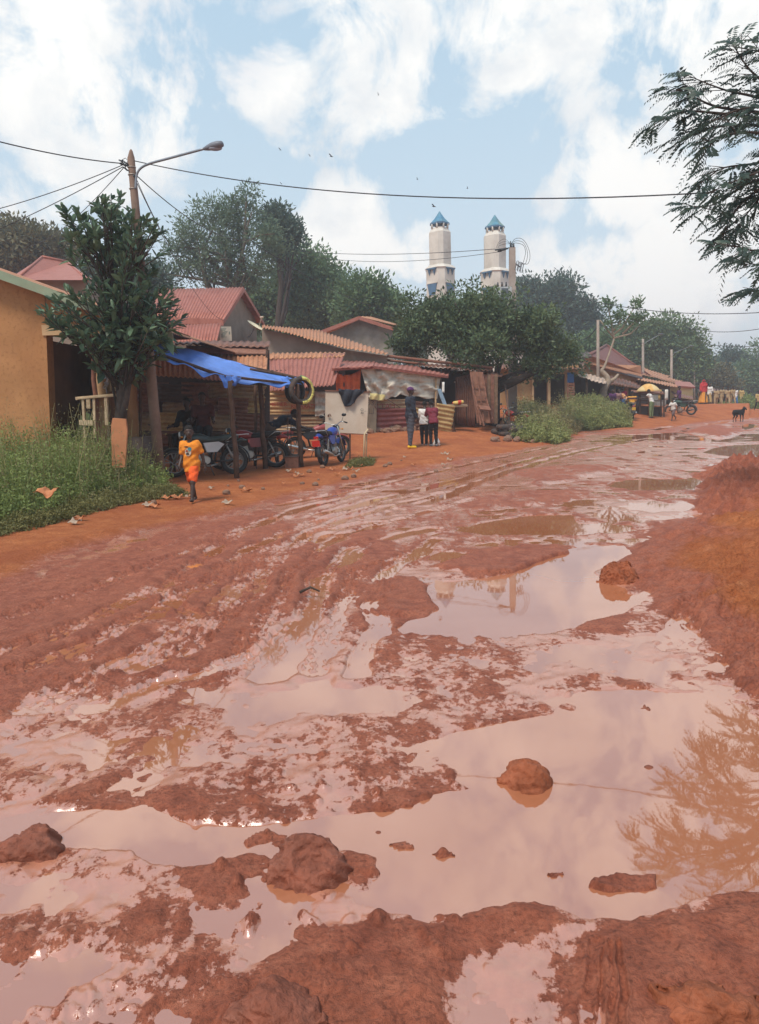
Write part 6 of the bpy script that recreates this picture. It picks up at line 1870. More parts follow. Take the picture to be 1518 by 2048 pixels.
# ---- overhanging tree on the right: trunk stands outside the frame, feathery branches hang in
def feather():
    rr = random.Random(9); Yb = 9.6
    base = Vector((8.3, 9.4, 0)); base.z = gz(8.3, 9.4)
    t = thing('overhanging_tree', 'feathery tree reaching in from the right edge above the road', 'tree', base)
    m = MB(); top = Vector((7.9, 9.6, 4.2))
    m.tube([base - Vector((0, 0, .3)), base + Vector((-.1, 0, 1.2)), base + Vector((-.05, .1, 2.6)), top], [.34, .26, .22, .19], 12)
    BR = [  # branches in the photograph, as read from its outline
        [(1640, 260), (1560, 190), (1500, 140), (1470, 95)], [(1640, 280), (1540, 205), (1450, 180), (1385, 155)], [(1660, 300), (1560, 235), (1440, 215), (1390, 195), (1365, 182)],
        [(1660, 310), (1540, 245), (1420, 225), (1360, 225), (1310, 248)], [(1640, 320), (1560, 260), (1470, 250), (1410, 258), (1385, 270)], [(1640, 330), (1540, 270), (1450, 270), (1420, 290)],
        [(1640, 330), (1580, 300), (1520, 325), (1450, 335), (1415, 355)], [(1640, 360), (1560, 350), (1490, 370), (1430, 408), (1390, 415)], [(1640, 370), (1550, 365), (1490, 400), (1460, 440), (1452, 465)],
        [(1640, 380), (1540, 385), (1500, 420), (1480, 450)], [(1650, 430), (1580, 470), (1520, 500), (1470, 492)], [(1650, 440), (1590, 500), (1530, 530), (1480, 520)], [(1650, 470), (1590, 540), (1540, 575), (1512, 580)],
        [(1660, 250), (1600, 160), (1540, 110), (1500, 100)], [(1650, 300), (1590, 230), (1500, 215), (1440, 235)], [(1640, 350), (1570, 330), (1500, 350), (1430, 380)]]
    V = []; F = []; R = []
    def frond(p, d, L, hang):
        """one pinnate leaf: paired narrow leaflets on a drooping midrib"""
        d = d.normalized(); side = d.cross(Vector((rr.uniform(-.5, .5), rr.uniform(-.5, .5), 1))).normalized(); c = rr.random(); n = 9
        for k in range(1, n + 1):
            f = k / n; q = p + d * L * f - Vector((0, 0, hang * L * f * f))
            for s in (-1, 1):
                a = (side * s * .9 + d * .5 + Vector((0, 0, -.55 + rr.uniform(-.2, .2)))).normalized(); l = .082 * (1 - .5 * abs(f - .45)) * rr.uniform(.8, 1.2); w = l * .16
                x = a.cross(d).normalized() if a.cross(d).length > .01 else side
                b = len(V); V.extend([q, q + a * l * .5 + x * w, q + a * l, q + a * l * .5 - x * w]); F.append((b, b + 1, b + 2, b + 3)); R.append(min(1, max(0, c * .5 + rr.random() * .5)))
    for bi, br in enumerate(BR):
        dy = rr.uniform(-.9, .9)
        pts = [top] + [P(x, y, Yb + dy * (.3 + .7 * i / len(br))) for i, (x, y) in enumerate(br)]
        pts = [Vector(q) for q in smooth_line([tuple(p) for p in pts], 5)]; n = len(pts)
        m.tube(pts, [.035 * (1 - i / n) ** 1.3 + .004 for i in range(n)], 6)
        for i in range(int(n * .32), n):
            for _ in range(2):
                d = (pts[i] - pts[i - 1]).normalized() + Vector((rr.gauss(0, .8), rr.gauss(0, .8), rr.gauss(0, .25)))
                tw = pts[i] + d.normalized() * rr.uniform(.05, .34); m.tube([pts[i], tw], [.006, .003], 4)
                for _q in range(1 + (rr.random() < .15)): frond(pts[i].lerp(tw, rr.uniform(.3, 1)), Vector((d.x, d.y, d.z * .5)) + Vector((rr.gauss(0, .45), rr.gauss(0, .45), rr.gauss(0, .15))), rr.uniform(.20, .33), rr.uniform(.15, .55))
    for k in range(700):   # the crown's unseen body, right of the frame
        q = Vector((8.4 + rr.gauss(0, .9), 9.5 + rr.gauss(0, 1.3), 5.0 + rr.gauss(0, .6)))
        if py_of(q.x, q.y, q.z) > 0 and q.x / q.y < .545: continue
        frond(q, Vector((rr.gauss(0, 1), rr.gauss(0, 1), rr.gauss(0, .3))), .2, .5)
    m.build('trunk', BARK_D, t)
    link_mesh('crown', V, F, leafmat('small_feather_leaflets', (.022, .045, .042), (.060, .095, .070), .5, .2, (.16, .17, .05)), t, attr={'rnd': ('FACE', 'FLOAT', R)})
feather()

# ---- weeds
def weed_field(name, label, poly_px, zref, n, hgt, size, mat, seed, stems=True, extra=None, Yr=None, fade=1.0, hfun=None):
    g = np.random.default_rng(seed); pl = np.array([tuple(GG(a, b))[:2] for a, b in poly_px]) if Yr is None else np.array([(P(a, 850, b).x, b) for a, b in poly_px])
    mn, mx = pl.min(0), pl.max(0); C = []; H = []
    while len(C) < n:
        q = g.uniform(mn, mx, (n, 2)); sd = poly_sd(q[:, 0], q[:, 1], pl)
        ok = sd < -.02; q = q[ok]; sd = sd[ok]
        for (x, y), s in zip(q, sd):
            hh = hgt * min(1, .25 + (-s) / fade) * g.choice([g.uniform(.35, .8), g.uniform(.7, 1.25)]) * (1 + .6 * float(pnoise(np.array([x * .9]), np.array([y * .9]), 70)[0]))
            if hfun: hh *= hfun(x, y)
            C.append((x, y, gz(x, y))); H.append(hh)
            if len(C) >= n: break
    C = np.array(C); H = np.array(H)
    V = []; F = []; R = []; o = 0
    per = 26
    # leaves along leaning stems
    k = np.repeat(np.arange(n), per); f = g.uniform(.08, 1, n * per) ** .8
    lean = g.normal(0, .22, (n, 2)); top = np.concatenate([lean * H[:, None], H[:, None]], 1)
    pos = C[k] + top[k] * f[:, None]; pos[:, :2] += g.normal(0, .035, (n * per, 2)) * (.5 + H[k])[:, None] * 1.6
    v, fa, r = leaves(pos, np.full(len(pos), .015), 1, size, .5, seed, up=.2)
    cc = g.uniform(0, 1, n)[k]; hb = f
    r = np.clip(.35 * cc + .35 * hb + .3 * g.uniform(0, 1, len(k)), 0, 1)
    parts = [(v, fa, r)]
    # thin stems as narrow blades
    b0 = C; b1 = C + top; s = np.stack([g.normal(0, 1, n), g.normal(0, 1, n), np.zeros(n)], 1); s /= np.linalg.norm(s, axis=1)[:, None]
    w = .004 + .003 * H; SV = np.stack([b0 - s * w[:, None], b0 + s * w[:, None], b1 + s * w[:, None] * .4, b1 - s * w[:, None] * .4], 1).reshape(-1, 3)
    parts.append((SV, np.arange(4 * n).reshape(-1, 4), g.uniform(.5, 1, n)))
    ob = leaf_obj(name, parts, mat)
    return setp(ob, label, 'weeds', kind='stuff')
weed_field('weeds', 'tall green weeds growing in front of the ochre house', [(-120, 1090), (0, 1058), (90, 1040), (180, 1010), (250, 992), (340, 986), (322, 960), (290, 945), (250, 935), (100, 940), (-150, 950)], 0, 5600, .92, .048, LF_WEED, 31, fade=1.2)
weed_field('weeds', 'low dry grass along the edge of the tall weeds', [(-60, 1085), (60, 1062), (180, 1030), (300, 1003), (380, 992), (350, 978), (200, 985), (0, 1040)], 0, 1800, .16, .035, LF_GRASS, 32, fade=.3)
weed_field('weeds', 'green bushes growing before the ochre rooms right of the mango tree', [(1022, 27), (1060, 25.5), (1110, 25), (1140, 26.5), (1128, 34), (1100, 39), (1030, 38)], 0, 3400, .62, .085, LF_WEED2, 33, Yr=True, fade=.8)
weed_field('weeds', 'pale green weeds along the stalls at the pollarded tree', [(1120, 34), (1175, 33.5), (1262, 36), (1262, 42), (1200, 42), (1120, 42)], 0, 3000, .75, .095, LF_WEED2, 34, Yr=True, fade=.9)
weed_field('weeds', 'small weed tufts at the foot of the cream sign board', [(690, 938), (745, 932), (750, 922), (700, 925)], 0, 220, .14, .04, LF_GRASS, 35, fade=.2)
weed_field('weeds', 'distant grass verge at the far right of the road', [(1430, 62), (1470, 66), (1600, 70), (1600, 90), (1440, 90)], 0, 1200, .7, .2, LF_WEED, 36, Yr=True, fade=1.5)

weed_field('weeds', 'taller dry brown-tipped stalks standing among the weeds by the porch', [(-60, 1050), (120, 1030), (320, 985), (300, 940), (100, 935), (-100, 950)], 0, 1300, 1.15, .030, LF_DRYW, 37, fade=.6)
weed_field('weeds', 'dry stalks scattered through the bushes before the ochre rooms', [(1022, 27.5), (1110, 25.5), (1170, 34), (1262, 37), (1262, 41), (1100, 39), (1030, 38)], 0, 1100, .95, .07, LF_DRYW, 38, Yr=True, fade=.6)
# ============================================================ minarets
def minaret(label, px, topy, Y, mat_roof):
    c = P(px, 560, Y); t = thing('minaret', label, 'minaret', (c.x, Y, 0), 0, 'twin minarets of the mosque'); t.rotation_euler = (0, 0, radians(-1))
    k = Y / FOC; z = lambda py: P(px, py + (topy - 424), Y).z
    def ring(m, r, zz, n=8, sq=None):
        o = []
        for q in range(4):
            a = q * PI / 2; d = Vector((cos(a), sin(a), 0)); s = Vector((-sin(a), cos(a), 0))
            for e in (-.24, .24): o.append(tuple(d * r + s * e * r + Vector((0, 0, zz))))
        return o
    def lathe(rs, n=8):
        m = MB(); vs = []
        for r, zz in rs: vs += ring(m, r, zz, n)
        fs = [(i * n + j, i * n + (j + 1) % n, (i + 1) * n + (j + 1) % n, (i + 1) * n + j) for i in range(len(rs) - 1) for j in range(n)]
        fs += [tuple(range(n))[::-1], tuple(range((len(rs) - 1) * n, len(rs) * n))]
        m.add(vs, fs, False); return m
    w = 20.5 * k
    lathe([(27 * k, -1), (27 * k, z(590)), (27 * k, z(540)), (29 * k, z(538)), (24 * k, z(533)), (w, z(531)), (w, z(466)), (w * .80, z(459)), (w * .80, z(457))]).build('shaft', CONC_W, t, local=True)
    for i in range(8):
        a = 2 * PI * (i + .5) / 8; MB().tube([(16 * k * cos(a), 16 * k * sin(a), z(458)), (16 * k * cos(a), 16 * k * sin(a), z(449))], 1.8 * k, 6).build('lantern_column', CONC_W, t, local=True)
    lathe([(18.5 * k, z(450)), (18.5 * k, z(447)), (14 * k, z(446))]).build('lantern_ring', BLUE_TRIM, t, local=True)
    lathe([(17.5 * k, z(446.5)), (10 * k, z(438)), (5 * k, z(430)), (.4 * k, z(422.5))]).build('spire_roof', mat_roof, t, local=True)
    for i in range(4):   # balcony hoods with brackets, and blue panels below
        a = PI / 4 + i * PI / 2; d = Vector((cos(a), sin(a), 0)); s = Vector((-sin(a), cos(a), 0)); M3 = Matrix((s, -d, Vector((0, 0, 1)))).transposed()
        m = MB(); m.box(d * 25 * k + Vector((0, 0, z(540.5))), (22 * k, 6 * k, 2.2 * k), rot=M3)
        m.build('balcony_hood', BLUE_TRIM, t, local=True)
        for q in (-6, 6):
            m = MB(); o = d * 23.9 * k + s * q * k
            m.add([o - s * 3 * k + Vector((0, 0, z(541))), o + s * 3 * k + Vector((0, 0, z(541))), o + Vector((0, 0, z(553))), o - s * 3 * k + d * 3 * k + Vector((0, 0, z(541))), o + s * 3 * k + d * 3 * k + Vector((0, 0, z(541))), o + d * 1.2 * k + Vector((0, 0, z(553)))],
                  [(0, 1, 2), (3, 5, 4), (0, 3, 4, 1), (0, 2, 5, 3), (1, 4, 5, 2)], False)
            m.build('bracket', BLUE_TRIM, t, local=True)
        m = MB(); o = d * 23.8 * k
        m.add([o - s * 12 * k + Vector((0, 0, z(570))), o + s * 12 * k + Vector((0, 0, z(570))), o + s * 7 * k + Vector((0, 0, z(592))), o - s * 7 * k + Vector((0, 0, z(592)))] + [o + d * 1.5 * k + q for q in (-s * 12 * k + Vector((0, 0, z(570))), s * 12 * k + Vector((0, 0, z(570))), s * 7 * k + Vector((0, 0, z(592))), -s * 7 * k + Vector((0, 0, z(592))))],
              [(0, 1, 2, 3), (7, 6, 5, 4), (0, 4, 5, 1), (1, 5, 6, 2), (2, 6, 7, 3), (3, 7, 4, 0)], False)
        m.build('blue_panel', BLUE_TRIM, t, local=True)
        m = MB(); m.box(d * 24.0 * k + Vector((0, 0, z(568.5))), (27 * k, 3 * k, 1.5 * k), rot=M3); m.build('string_course', CONC_W, t, local=True)
    return t
BT2 = simple('patchy_green_blue_tile', (.07, .20, .27), .5, vary=.3, scale=.8, dirt=(.25, .30, .18), dirtamt=.9)
minaret('left minaret, white octagonal tower with an even blue spire', 881, 424, 76, BLUE_TILE)
minaret('right minaret, its blue spire patched with faded yellow-green', 990, 431, 77, BT2)
mh = thing('mosque_building', 'pale mosque walls glimpsed through trees at the minaret bases', 'mosque', (P(940, 640, 80).x, 80, 0))
m = MB(); m.box((P(950, 640, 80).x, 80, 3), (9, 6, 6.5)); m.build('wall', CONC_W, mh)
m = MB(); m.box((P(950, 640, 80).x, 80, 6.3), (9.4, 6.4, .3)); m.build('parapet', CONC, mh)

# ============================================================ transformer pole
Yt = 34.0; k = Yt / FOC; c = P(1024, 600, Yt)
tp_ = thing('transformer_pole', 'square concrete pole with ladder recesses carrying a grey transformer', 'power pole', (c.x, Yt, gz(c.x, Yt)))
zb = gz(c.x, Yt)
zt = P(1024, 496, Yt).z; m = MB()
W0, W1 = 9.0 * k, 5.8 * k
def prism(m, cx, cy, z0, z1, a0, a1, b0=None, b1=None):
    b0 = b0 or a0; b1 = b1 or a1
    m.add([(cx - a0, cy - b0, z0), (cx + a0, cy - b0, z0), (cx + a0, cy + b0, z0), (cx - a0, cy + b0, z0), (cx - a1, cy - b1, z1), (cx + a1, cy - b1, z1), (cx + a1, cy + b1, z1), (cx - a1, cy + b1, z1)],
          [(3, 2, 1, 0), (4, 5, 6, 7), (0, 1, 5, 4), (1, 2, 6, 5), (2, 3, 7, 6), (3, 0, 4, 7)], False)
prism(m, c.x, Yt, zb - .3, zt, W0 * .8, W1 * .85)
for s in (-1, 1): m.add([(c.x + s * W0 * .8, Yt - W0, zb - .3), (c.x + s * W0, Yt - W0, zb - .3), (c.x + s * W0, Yt - W0 * .8, zb - .3), (c.x + s * W0 * .8, Yt - W0 * .8, zb - .3),
                         (c.x + s * W1 * .8, Yt - W1, zt), (c.x + s * W1, Yt - W1, zt), (c.x + s * W1, Yt - W1 * .8, zt), (c.x + s * W1 * .8, Yt - W1 * .8, zt)], [(3, 2, 1, 0), (4, 5, 6, 7), (0, 1, 5, 4), (1, 2, 6, 5), (2, 3, 7, 6), (3, 0, 4, 7)], False)
n = 13
for i in range(n):
    z0 = zb + (zt - zb) * i / n; w_ = W0 + (W1 - W0) * i / n; m.box((c.x, Yt - w_ * .9, z0), (w_ * 1.7, w_ * .2, .07))
zz0 = P(1024, 640, Yt).z; m.box((c.x, Yt - W1 * .93, (zz0 + zt) / 2), (W1 * 1.9, W1 * .25, (zt - zz0)))
m.build('pole', simple('pinkish_concrete', (.36, .29, .25), .9, vary=.15, scale=2, dirt=(.22, .15, .12)), tp_)
t0 = P(1004, 588, Yt - .3)
m = MB(); m.box(t0, (34 * k, .5, 24 * k)); tk = m.build('transformer', simple('pale_grey_enamel', (.42, .42, .42), .6, vary=.15), tp_)
m = MB(); m.box(t0 + Vector((3 * k, -.27, -1 * k)), (12 * k, .06, 20 * k)); m.build('radiator', simple('dark_grey_enamel', (.10, .11, .13), .6), tk)
for q in (-8, 0, 8): MB().tube([t0 + Vector((q * k, 0, 12 * k)), t0 + Vector((q * k, 0, 22 * k))], [2.2 * k, 1.2 * k], 7).build('bushing', BLACKP, tk)
m = MB(); m.box(t0 + Vector((5 * k, 0, -13.5 * k)), (30 * k, .6, 2 * k)); m.build('platform', DARK_TIN, tp_)
m = MB(); m.beam(P(1016, 497, Yt), P(990, 500, Yt), .06); crs = m.build('crossarm', BLACKP, tp_)
for i in range(3):
    a = P(1020, 495, Yt - .1 + i * .15); b = P(1003 - i * 4, 500 + i * 1.5, Yt - .1 + i * .15); MB().tube([a, a.lerp(b, .35), a.lerp(b, .5), a.lerp(b, .6), a.lerp(b, .7), a.lerp(b, .8), a.lerp(b, .9), b], [.02, .02, .06, .03, .06, .03, .06, .02], 7).build('insulator', BLACKP, tp_)
for i, px in enumerate((1022, 1027)): MB().tube([P(px, 498, Yt), P(px - .5, 490 - 3 * i, Yt), P(px - 1, 482 + 6 * i, Yt)], [.06, .045, .02], 7).build('surge_arrester', BLACKP, tp_)
for i in range(3):
    a = P(1034 + i * 5, 522 + i * 2.5, Yt - .2 + i * .1); b = P(1030 + i * 5, 540 + i * 2.5, Yt - .2 + i * .1); s = Vector((3.5 * k, 0, 0))
    m = MB(); m.tube([a, a + s, b + s, b, a], .018, 5); m.build('cutout_fuse', GREYPL, tp_)
m = MB(); m.beam(P(1026, 524, Yt), P(1040, 534, Yt), .05); m.build('fuse_bracket', DARK_TIN, tp_)
for i in range(3):
    pts = [P(1021, 491, Yt), P(1030, 478 + i * 4, Yt), P(1044 + i * 1, 478 + i * 6, Yt), P(1055 - i * 2, 492 + i * 5, Yt), P(1060 - i * 5, 512, Yt), P(1055 - i * 5, 528, Yt), P(1040, 524 + i * 2, Yt)]
    MB().tube([Vector(q) for q in smooth_line([tuple(p) for p in pts], 5)], .010, 5, False).build('jumper_wire', WIREM, tp_)
    pts = [P(1021, 488, Yt), P(1010, 478 + i * 5, Yt), P(998, 484 + i * 4, Yt), P(992 + i * 3, 497, Yt)]
    MB().tube([Vector(q) for q in smooth_line([tuple(p) for p in pts], 5)], .008, 5, False).build('jumper_wire', WIREM, tp_)
wire(P(990, 498, Yt), P(480, 485, 60), .5, .014, 'upper of the two lines reaching the transformer pole from the left')
wire(P(1003, 503, Yt), P(520, 488, 58), .8, .012, 'lower of the two lines reaching the transformer pole from the left')
wire(P(1160, 596, 40), P(1640, 614, 30), .5, .016, 'long wire at right above the umbrella tree')
wire(P(1370, 655, 60), P(1640, 628, 40), .6, .020, 'wire rising to the right edge beyond the umbrella tree')
wire(P(1395, 686, 70), P(1640, 678, 50), .4, .02, 'faint lowest wire at the far right')
wire(P(1142, 673, 48), P(1197, 650, 45.5), .5, .03, 'short drooping cable left of the bare concrete pole')
wire(P(1197, 655, 45), P(1287, 685, 55), .6, .02, 'cable between the bare pole and the first far street lamp')

# ============================================================ ochre rooms behind the bushes
ob = thing('ochre_rooms', 'ochre plastered row of rooms with dark openings behind the bushes', 'building', (P(1080, 790, 41).x, 41, .8))
def wallpx(mb, x0, y0, x1, y1, Y, Y2=None, t=.3):
    cpoly(mb, [(x0, y0, Y), (x1, y0, Y2 or Y), (x1, y1, Y2 or Y), (x0, y1, Y)], t)
m = MB(); wallpx(m, 995, 735, 1063, 850, 41); wallpx(m, 1063, 730, 1160, 748, 41); m.build('wall', OCHRE_F, ob)
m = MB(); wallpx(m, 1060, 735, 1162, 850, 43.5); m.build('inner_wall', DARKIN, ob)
for px in (1096, 1132): m = MB(); wallpx(m, px, 748, px + 5, 850, 41); m.build('pillar', OCHRE_P, ob)
m = MB(); wallpx(m, 1064, 748, 1068, 850, 40.9, t=.1); m.build('door_frame', OCHRE_P, ob)
m = MB(); m.sheet(P(990, 726, 44), P(1170, 726, 44), P(1168, 738, 40.2), P(990, 738, 40.2), waves=20, amp=.03, nv=2, noise=.02); m.build('roof', RUST_B, ob)
ws = thing('slatted_shutter', 'small brown slatted shutter standing under the ochre rooms eave', 'shutter', P(1142, 800, 40.6))
m = MB()
for i in range(9): m.beam(P(1136, 768 + i * 5, 40.6), P(1147, 768 + i * 5, 40.6), .10, .09)
for px in (1135, 1148): m.beam(P(px, 765, 40.6), P(px, 812, 40.6), .05)
m.build('slats', RED_WOOD, ws)
m = MB(); wallpx(m, 1135, 745, 1148, 765, 40.7, t=.05); setp(m.build('blue_cloth', F_BLUE), 'dim blue cloth hanging above the slatted shutter', 'cloth')
# parked moto and tyres by the mango tree
motorcycle('small motorcycle parked behind the tyre pile under the mango tree', AT(1026, 29.5), PI / 2 + .5, REDP, 'spoke', lean=-.05)
TYS = [(1014, 838, 27.6, 0), (1033, 838, 27.4, 0), (1050, 836, 27.7, 0), (1010, 827, 27.6, 1), (1033, 826, 27.4, 1), (1055, 828, 27.8, 1), (1000, 836, 27.9, 0)]
for i, (px, py, Y, lv) in enumerate(TYS):
    g = AT(px, Y); m = MB(); m.torus((g.x, g.y, g.z + .12 + lv * .22), .24, .105, 'Z', 26, 10, Matrix.Rotation(rr.uniform(-.15, .15), 3, 'X'))
    lab = ['worn tyre lying at the bottom of the pile by the mango tree', 'worn tyre lying on top of the pile by the mango tree'][lv]
    setp(m.build('tyre', TYRE), lab, 'tyre', ['bottom tyres of the pile', 'top tyres of the pile'][lv])
m = MB(); g = AT(1052, 27.3); m.ell(g + Vector((0, 0, .42)), (.16, .12, .06), 10, 6, noise=.2); setp(m.build('paper_scrap', BOARD), 'pale crumpled scrap lying on the tyre pile', 'scrap')
for i in range(26):
    px = 985 + rr.uniform(0, 110); stone(px, 0, rr.uniform(.12, .30), 'brown stone in the rubble below the tyre pile', 'rubble below the tyre pile', Y=rr.uniform(25.4, 27.0))
m = MB(); m.beam(P(1010, 770, 31), P(1018, 832, 28), .06); setp(m.build('leaning_pole', WOOD_D), 'dark thin pole leaning behind the tyre pile', 'pole')

# ============================================================ house with hipped brown roof and the stalls in front
h = thing('brown_hipped_house', 'ochre house with a large brown hipped roof behind the market stalls', 'house', (P(1220, 740, 50).x, 50, .5))
m = MB(); A_, B_, C_, D_ = P(1168, 722, 50), P(1292, 738, 56), P(1210, 690, 56), P(1216, 690, 57)
m.add([P(1160, 722, 49), P(1300, 752, 55), P(1213, 690, 57), P(1240, 745, 75), P(1120, 730, 66)], [(0, 1, 2), (1, 3, 2), (3, 4, 2), (4, 0, 2), (0, 4, 3, 1)], False); m.build('roof', BROWN_ROOF, h)
m = MB(); m.tube([P(1213, 690, 56.9), P(1300, 752, 54.9)], .10, 5); m.tube([P(1213, 690, 56.9), P(1160, 722, 48.9)], .10, 5); m.build('ridge_cap', BROWN_ROOF, h)
m = MB(); cpoly(m, [(1153, 718, 46), (1180, 718, 46), (1270, 750, 50), (1282, 765, 50.5), (1282, 850, 50.5), (1153, 850, 46)], .3); m.build('wall', OCHRE_F, h)
m = MB(); m.poly(ccw([P(1153, 713, 45.5), P(1183, 712, 45.8), P(1284, 748, 50.2), P(1284, 755, 50), P(1180, 728, 45.5), P(1153, 722, 45.3)]), .2); m.build('verge', RUST_O, h)
m = MB(); m.beam(P(1153, 722, 45.2), P(1284, 756, 49.9), .1, .14); m.build('eave_board', GREYPL, h)
m = MB(); cpoly(m, [(1222, 729, 49), (1282, 731, 51), (1282, 750, 51), (1240, 742, 49)], .2); m.build('parapet', simple('orange_brown_render', (.42, .20, .11), .9, vary=.15, scale=1.5), h)
m = MB(); m.slab(P(1151, 716, 45), P(1184, 712, 45.5), P(1176, 703, 48), P(1157, 706, 47.5), .1); m.build('porch_roof', DARK_TIN, h)

def stall(label, roofpts, wallpts, wy, roofmat, posts=(), inner=None, seed=0, waves=12, name='market_stall', wm=None, Yp=45):
    c = P(sum(p[0] for p in roofpts) / 4, 800, roofpts[3][2]); s = thing(name, label, 'stall', (c.x, c.y, gz(c.x, c.y)))
    m = MB(); m.sheet(*[P(*q) for q in roofpts], waves=waves, amp=.03, nv=3, noise=.04, seed=seed, edge=.04); m.build('roof', roofmat, s)
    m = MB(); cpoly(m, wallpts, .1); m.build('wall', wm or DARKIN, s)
    for px, py, Y in posts:
        MB().tube([AT(px, Y) - Vector((0, 0, .1)), P(px, py, Y)], .06, 6).build('post', WOOD, s)
    return s
stall('dark open stall with a white-edged sloping roof left of the pollard tree', [(1150, 742, 44), (1215, 758, 46), (1212, 768, 41.5), (1150, 751, 40.5)], [(1148, 752, 44), (1215, 766, 45), (1215, 850, 45), (1148, 850, 44)], 0, simple('pale_rusted_iron', (.45, .33, .25), .6, vary=.4, scale=2), [(1173, 757, 41.5), (1133, 752, 41.5)], seed=1, waves=8)
s2 = stall('stall with brown iron roof where people sit, right of the pollard tree', [(1218, 750, 47), (1282, 768, 50), (1278, 777, 44.5), (1222, 768, 43.5)], [(1216, 770, 46), (1282, 778, 47), (1282, 850, 47), (1216, 850, 46)], 0, RUST_B, [(1229, 770, 44)], seed=2, waves=9)
m = MB(); m.beam(P(1252, 775, 46), P(1252, 812, 46), .22); m.build('painted_post', RUST_O, s2)
s3 = stall('long stall with orange rusted roof and upright iron walls behind the umbrella', [(1268, 752, 52), (1352, 768, 60), (1356, 775, 52), (1275, 760, 47.5)], [(1275, 762, 50), (1340, 770, 53), (1340, 850, 53), (1275, 850, 50)], 0, RUST_O, [], seed=3, waves=14, wm=DARK_TIN)
m = MB(); m.sheet(P(1305, 785, 48.5), P(1332, 790, 49.5), P(1332, 835, 49.5), P(1305, 835, 48.5), waves=8, amp=.03, nv=2); m.build('iron_panel', simple('grey_iron', (.20, .18, .16), .7, vary=.3, scale=2), s3)
m = MB(); m.sheet(P(1290, 742, 58), P(1365, 762, 66), P(1352, 768, 60), P(1284, 749, 52), waves=14, amp=.03, nv=2, noise=.04); m.sheet(P(1285, 735, 62), P(1340, 752, 66), P(1330, 757, 62), P(1284, 741, 58), waves=10, amp=.03, nv=2, noise=.04)
setp(m.build('stepped_roof', RUST_P if False else RUST_O), 'overlapping rusted roof sheets stepping down behind the long stall', 'roof')
kk = thing('yellow_kiosk', 'small straw-yellow kiosk with a red roof edge beyond the umbrella', 'kiosk', (P(1374, 775, 58).x, 58, 0))
m = MB(); cpoly(m, [(1358, 773, 58), (1386, 772, 60), (1386, 820, 60), (1358, 820, 58)], .8); m.build('wall', simple('straw_yellow_paint', (.55, .45, .22), .8, vary=.1), kk)
m = MB(); m.slab(P(1350, 771, 57), P(1391, 774, 59.5), P(1380, 764, 64), P(1350, 762, 62), .12); m.build('roof', RED_ROOF, kk)
stall('dark plank stall low beside the yellow kiosk', [(1340, 782, 54), (1385, 793, 56), (1388, 800, 51), (1350, 792, 50)], [(1350, 794, 52), (1388, 800, 53), (1388, 830, 53), (1350, 830, 52)], 0, RUST_B, [], seed=6, waves=6, wm=WOOD)
stall('far low stall with black awning behind the red-veiled woman', [(1395, 778, 66), (1428, 780, 68), (1430, 785, 60), (1398, 783, 59)], [(1398, 784, 62), (1430, 786, 63), (1430, 820, 63), (1398, 820, 62)], 0, DARK_TIN, [], seed=7, waves=6, wm=WOOD)
stall('far thatch-brown roofed stall where the uniformed walkers pass', [(1428, 776, 72), (1478, 784, 76), (1470, 788, 66), (1420, 785, 65)], [(1424, 788, 68), (1476, 790, 69), (1476, 815, 69), (1424, 815, 68)], 0, RUST_B, [], seed=8, waves=8, wm=DARKIN)
# umbrella over the drinks cart
um = thing('market_umbrella', 'faded yellow-orange market umbrella above the dark stall counter', 'umbrella', AT(1298, 43))
uc = P(1297, 768, 43); rad = 24 * 43 / FOC; V = []; F = []; n = 16
for j in range(7):
    f = j / 6
    for i in range(n):
        a = 2 * PI * i / n; r = rad * f; sc = 1 - .06 * (i % 2) * f; V.append((uc.x + r * sc * cos(a), uc.y + r * sc * sin(a), uc.z - .42 * f * f))
for j in range(6):
    for i in range(n): F.append((j * n + i, j * n + (i + 1) % n, (j + 1) * n + (i + 1) % n, (j + 1) * n + i))
o = link_mesh('canopy', V, F, fabric('faded_umbrella_cotton', (.62, .36, .13), .8, .3, 3, stripes=(.9, .5, (.60, .44, .22), 0)), um, smooth=True); o.modifiers.new('thickness', 'SOLIDIFY').thickness = .02
MB().tube([AT(1298, 43), uc], .03, 6).build('shaft', WOOD, um)
ct = thing('drinks_cart', 'dark barred wooden counter with shelves under the umbrella', 'cart', AT(1292, 43))
m = MB()
for y in (788, 800, 812): m.beam(P(1266, y, 43.3), P(1325, y + 2, 43.6), .10, .05)
m.build('shelf_board', WOOD_D, ct)
for px in (1266, 1280, 1300, 1322, 1328): MB().beam(P(px, 783, 43.4), AT(px, 43.4), .06).build('leg', WOOD_D, ct)
m = MB(); m.slab(P(1262, 783, 42.8), P(1330, 787, 43.2), P(1328, 783, 44.6), P(1262, 780, 44.4), .06); m.build('counter_top', RED_WOOD, ct)
m = MB(); cpoly(m, [(1268, 812, 43.5), (1324, 813, 43.6), (1324, 840, 43.6), (1268, 840, 43.5)], .06); m.build('front_panel', DARKIN, ct)

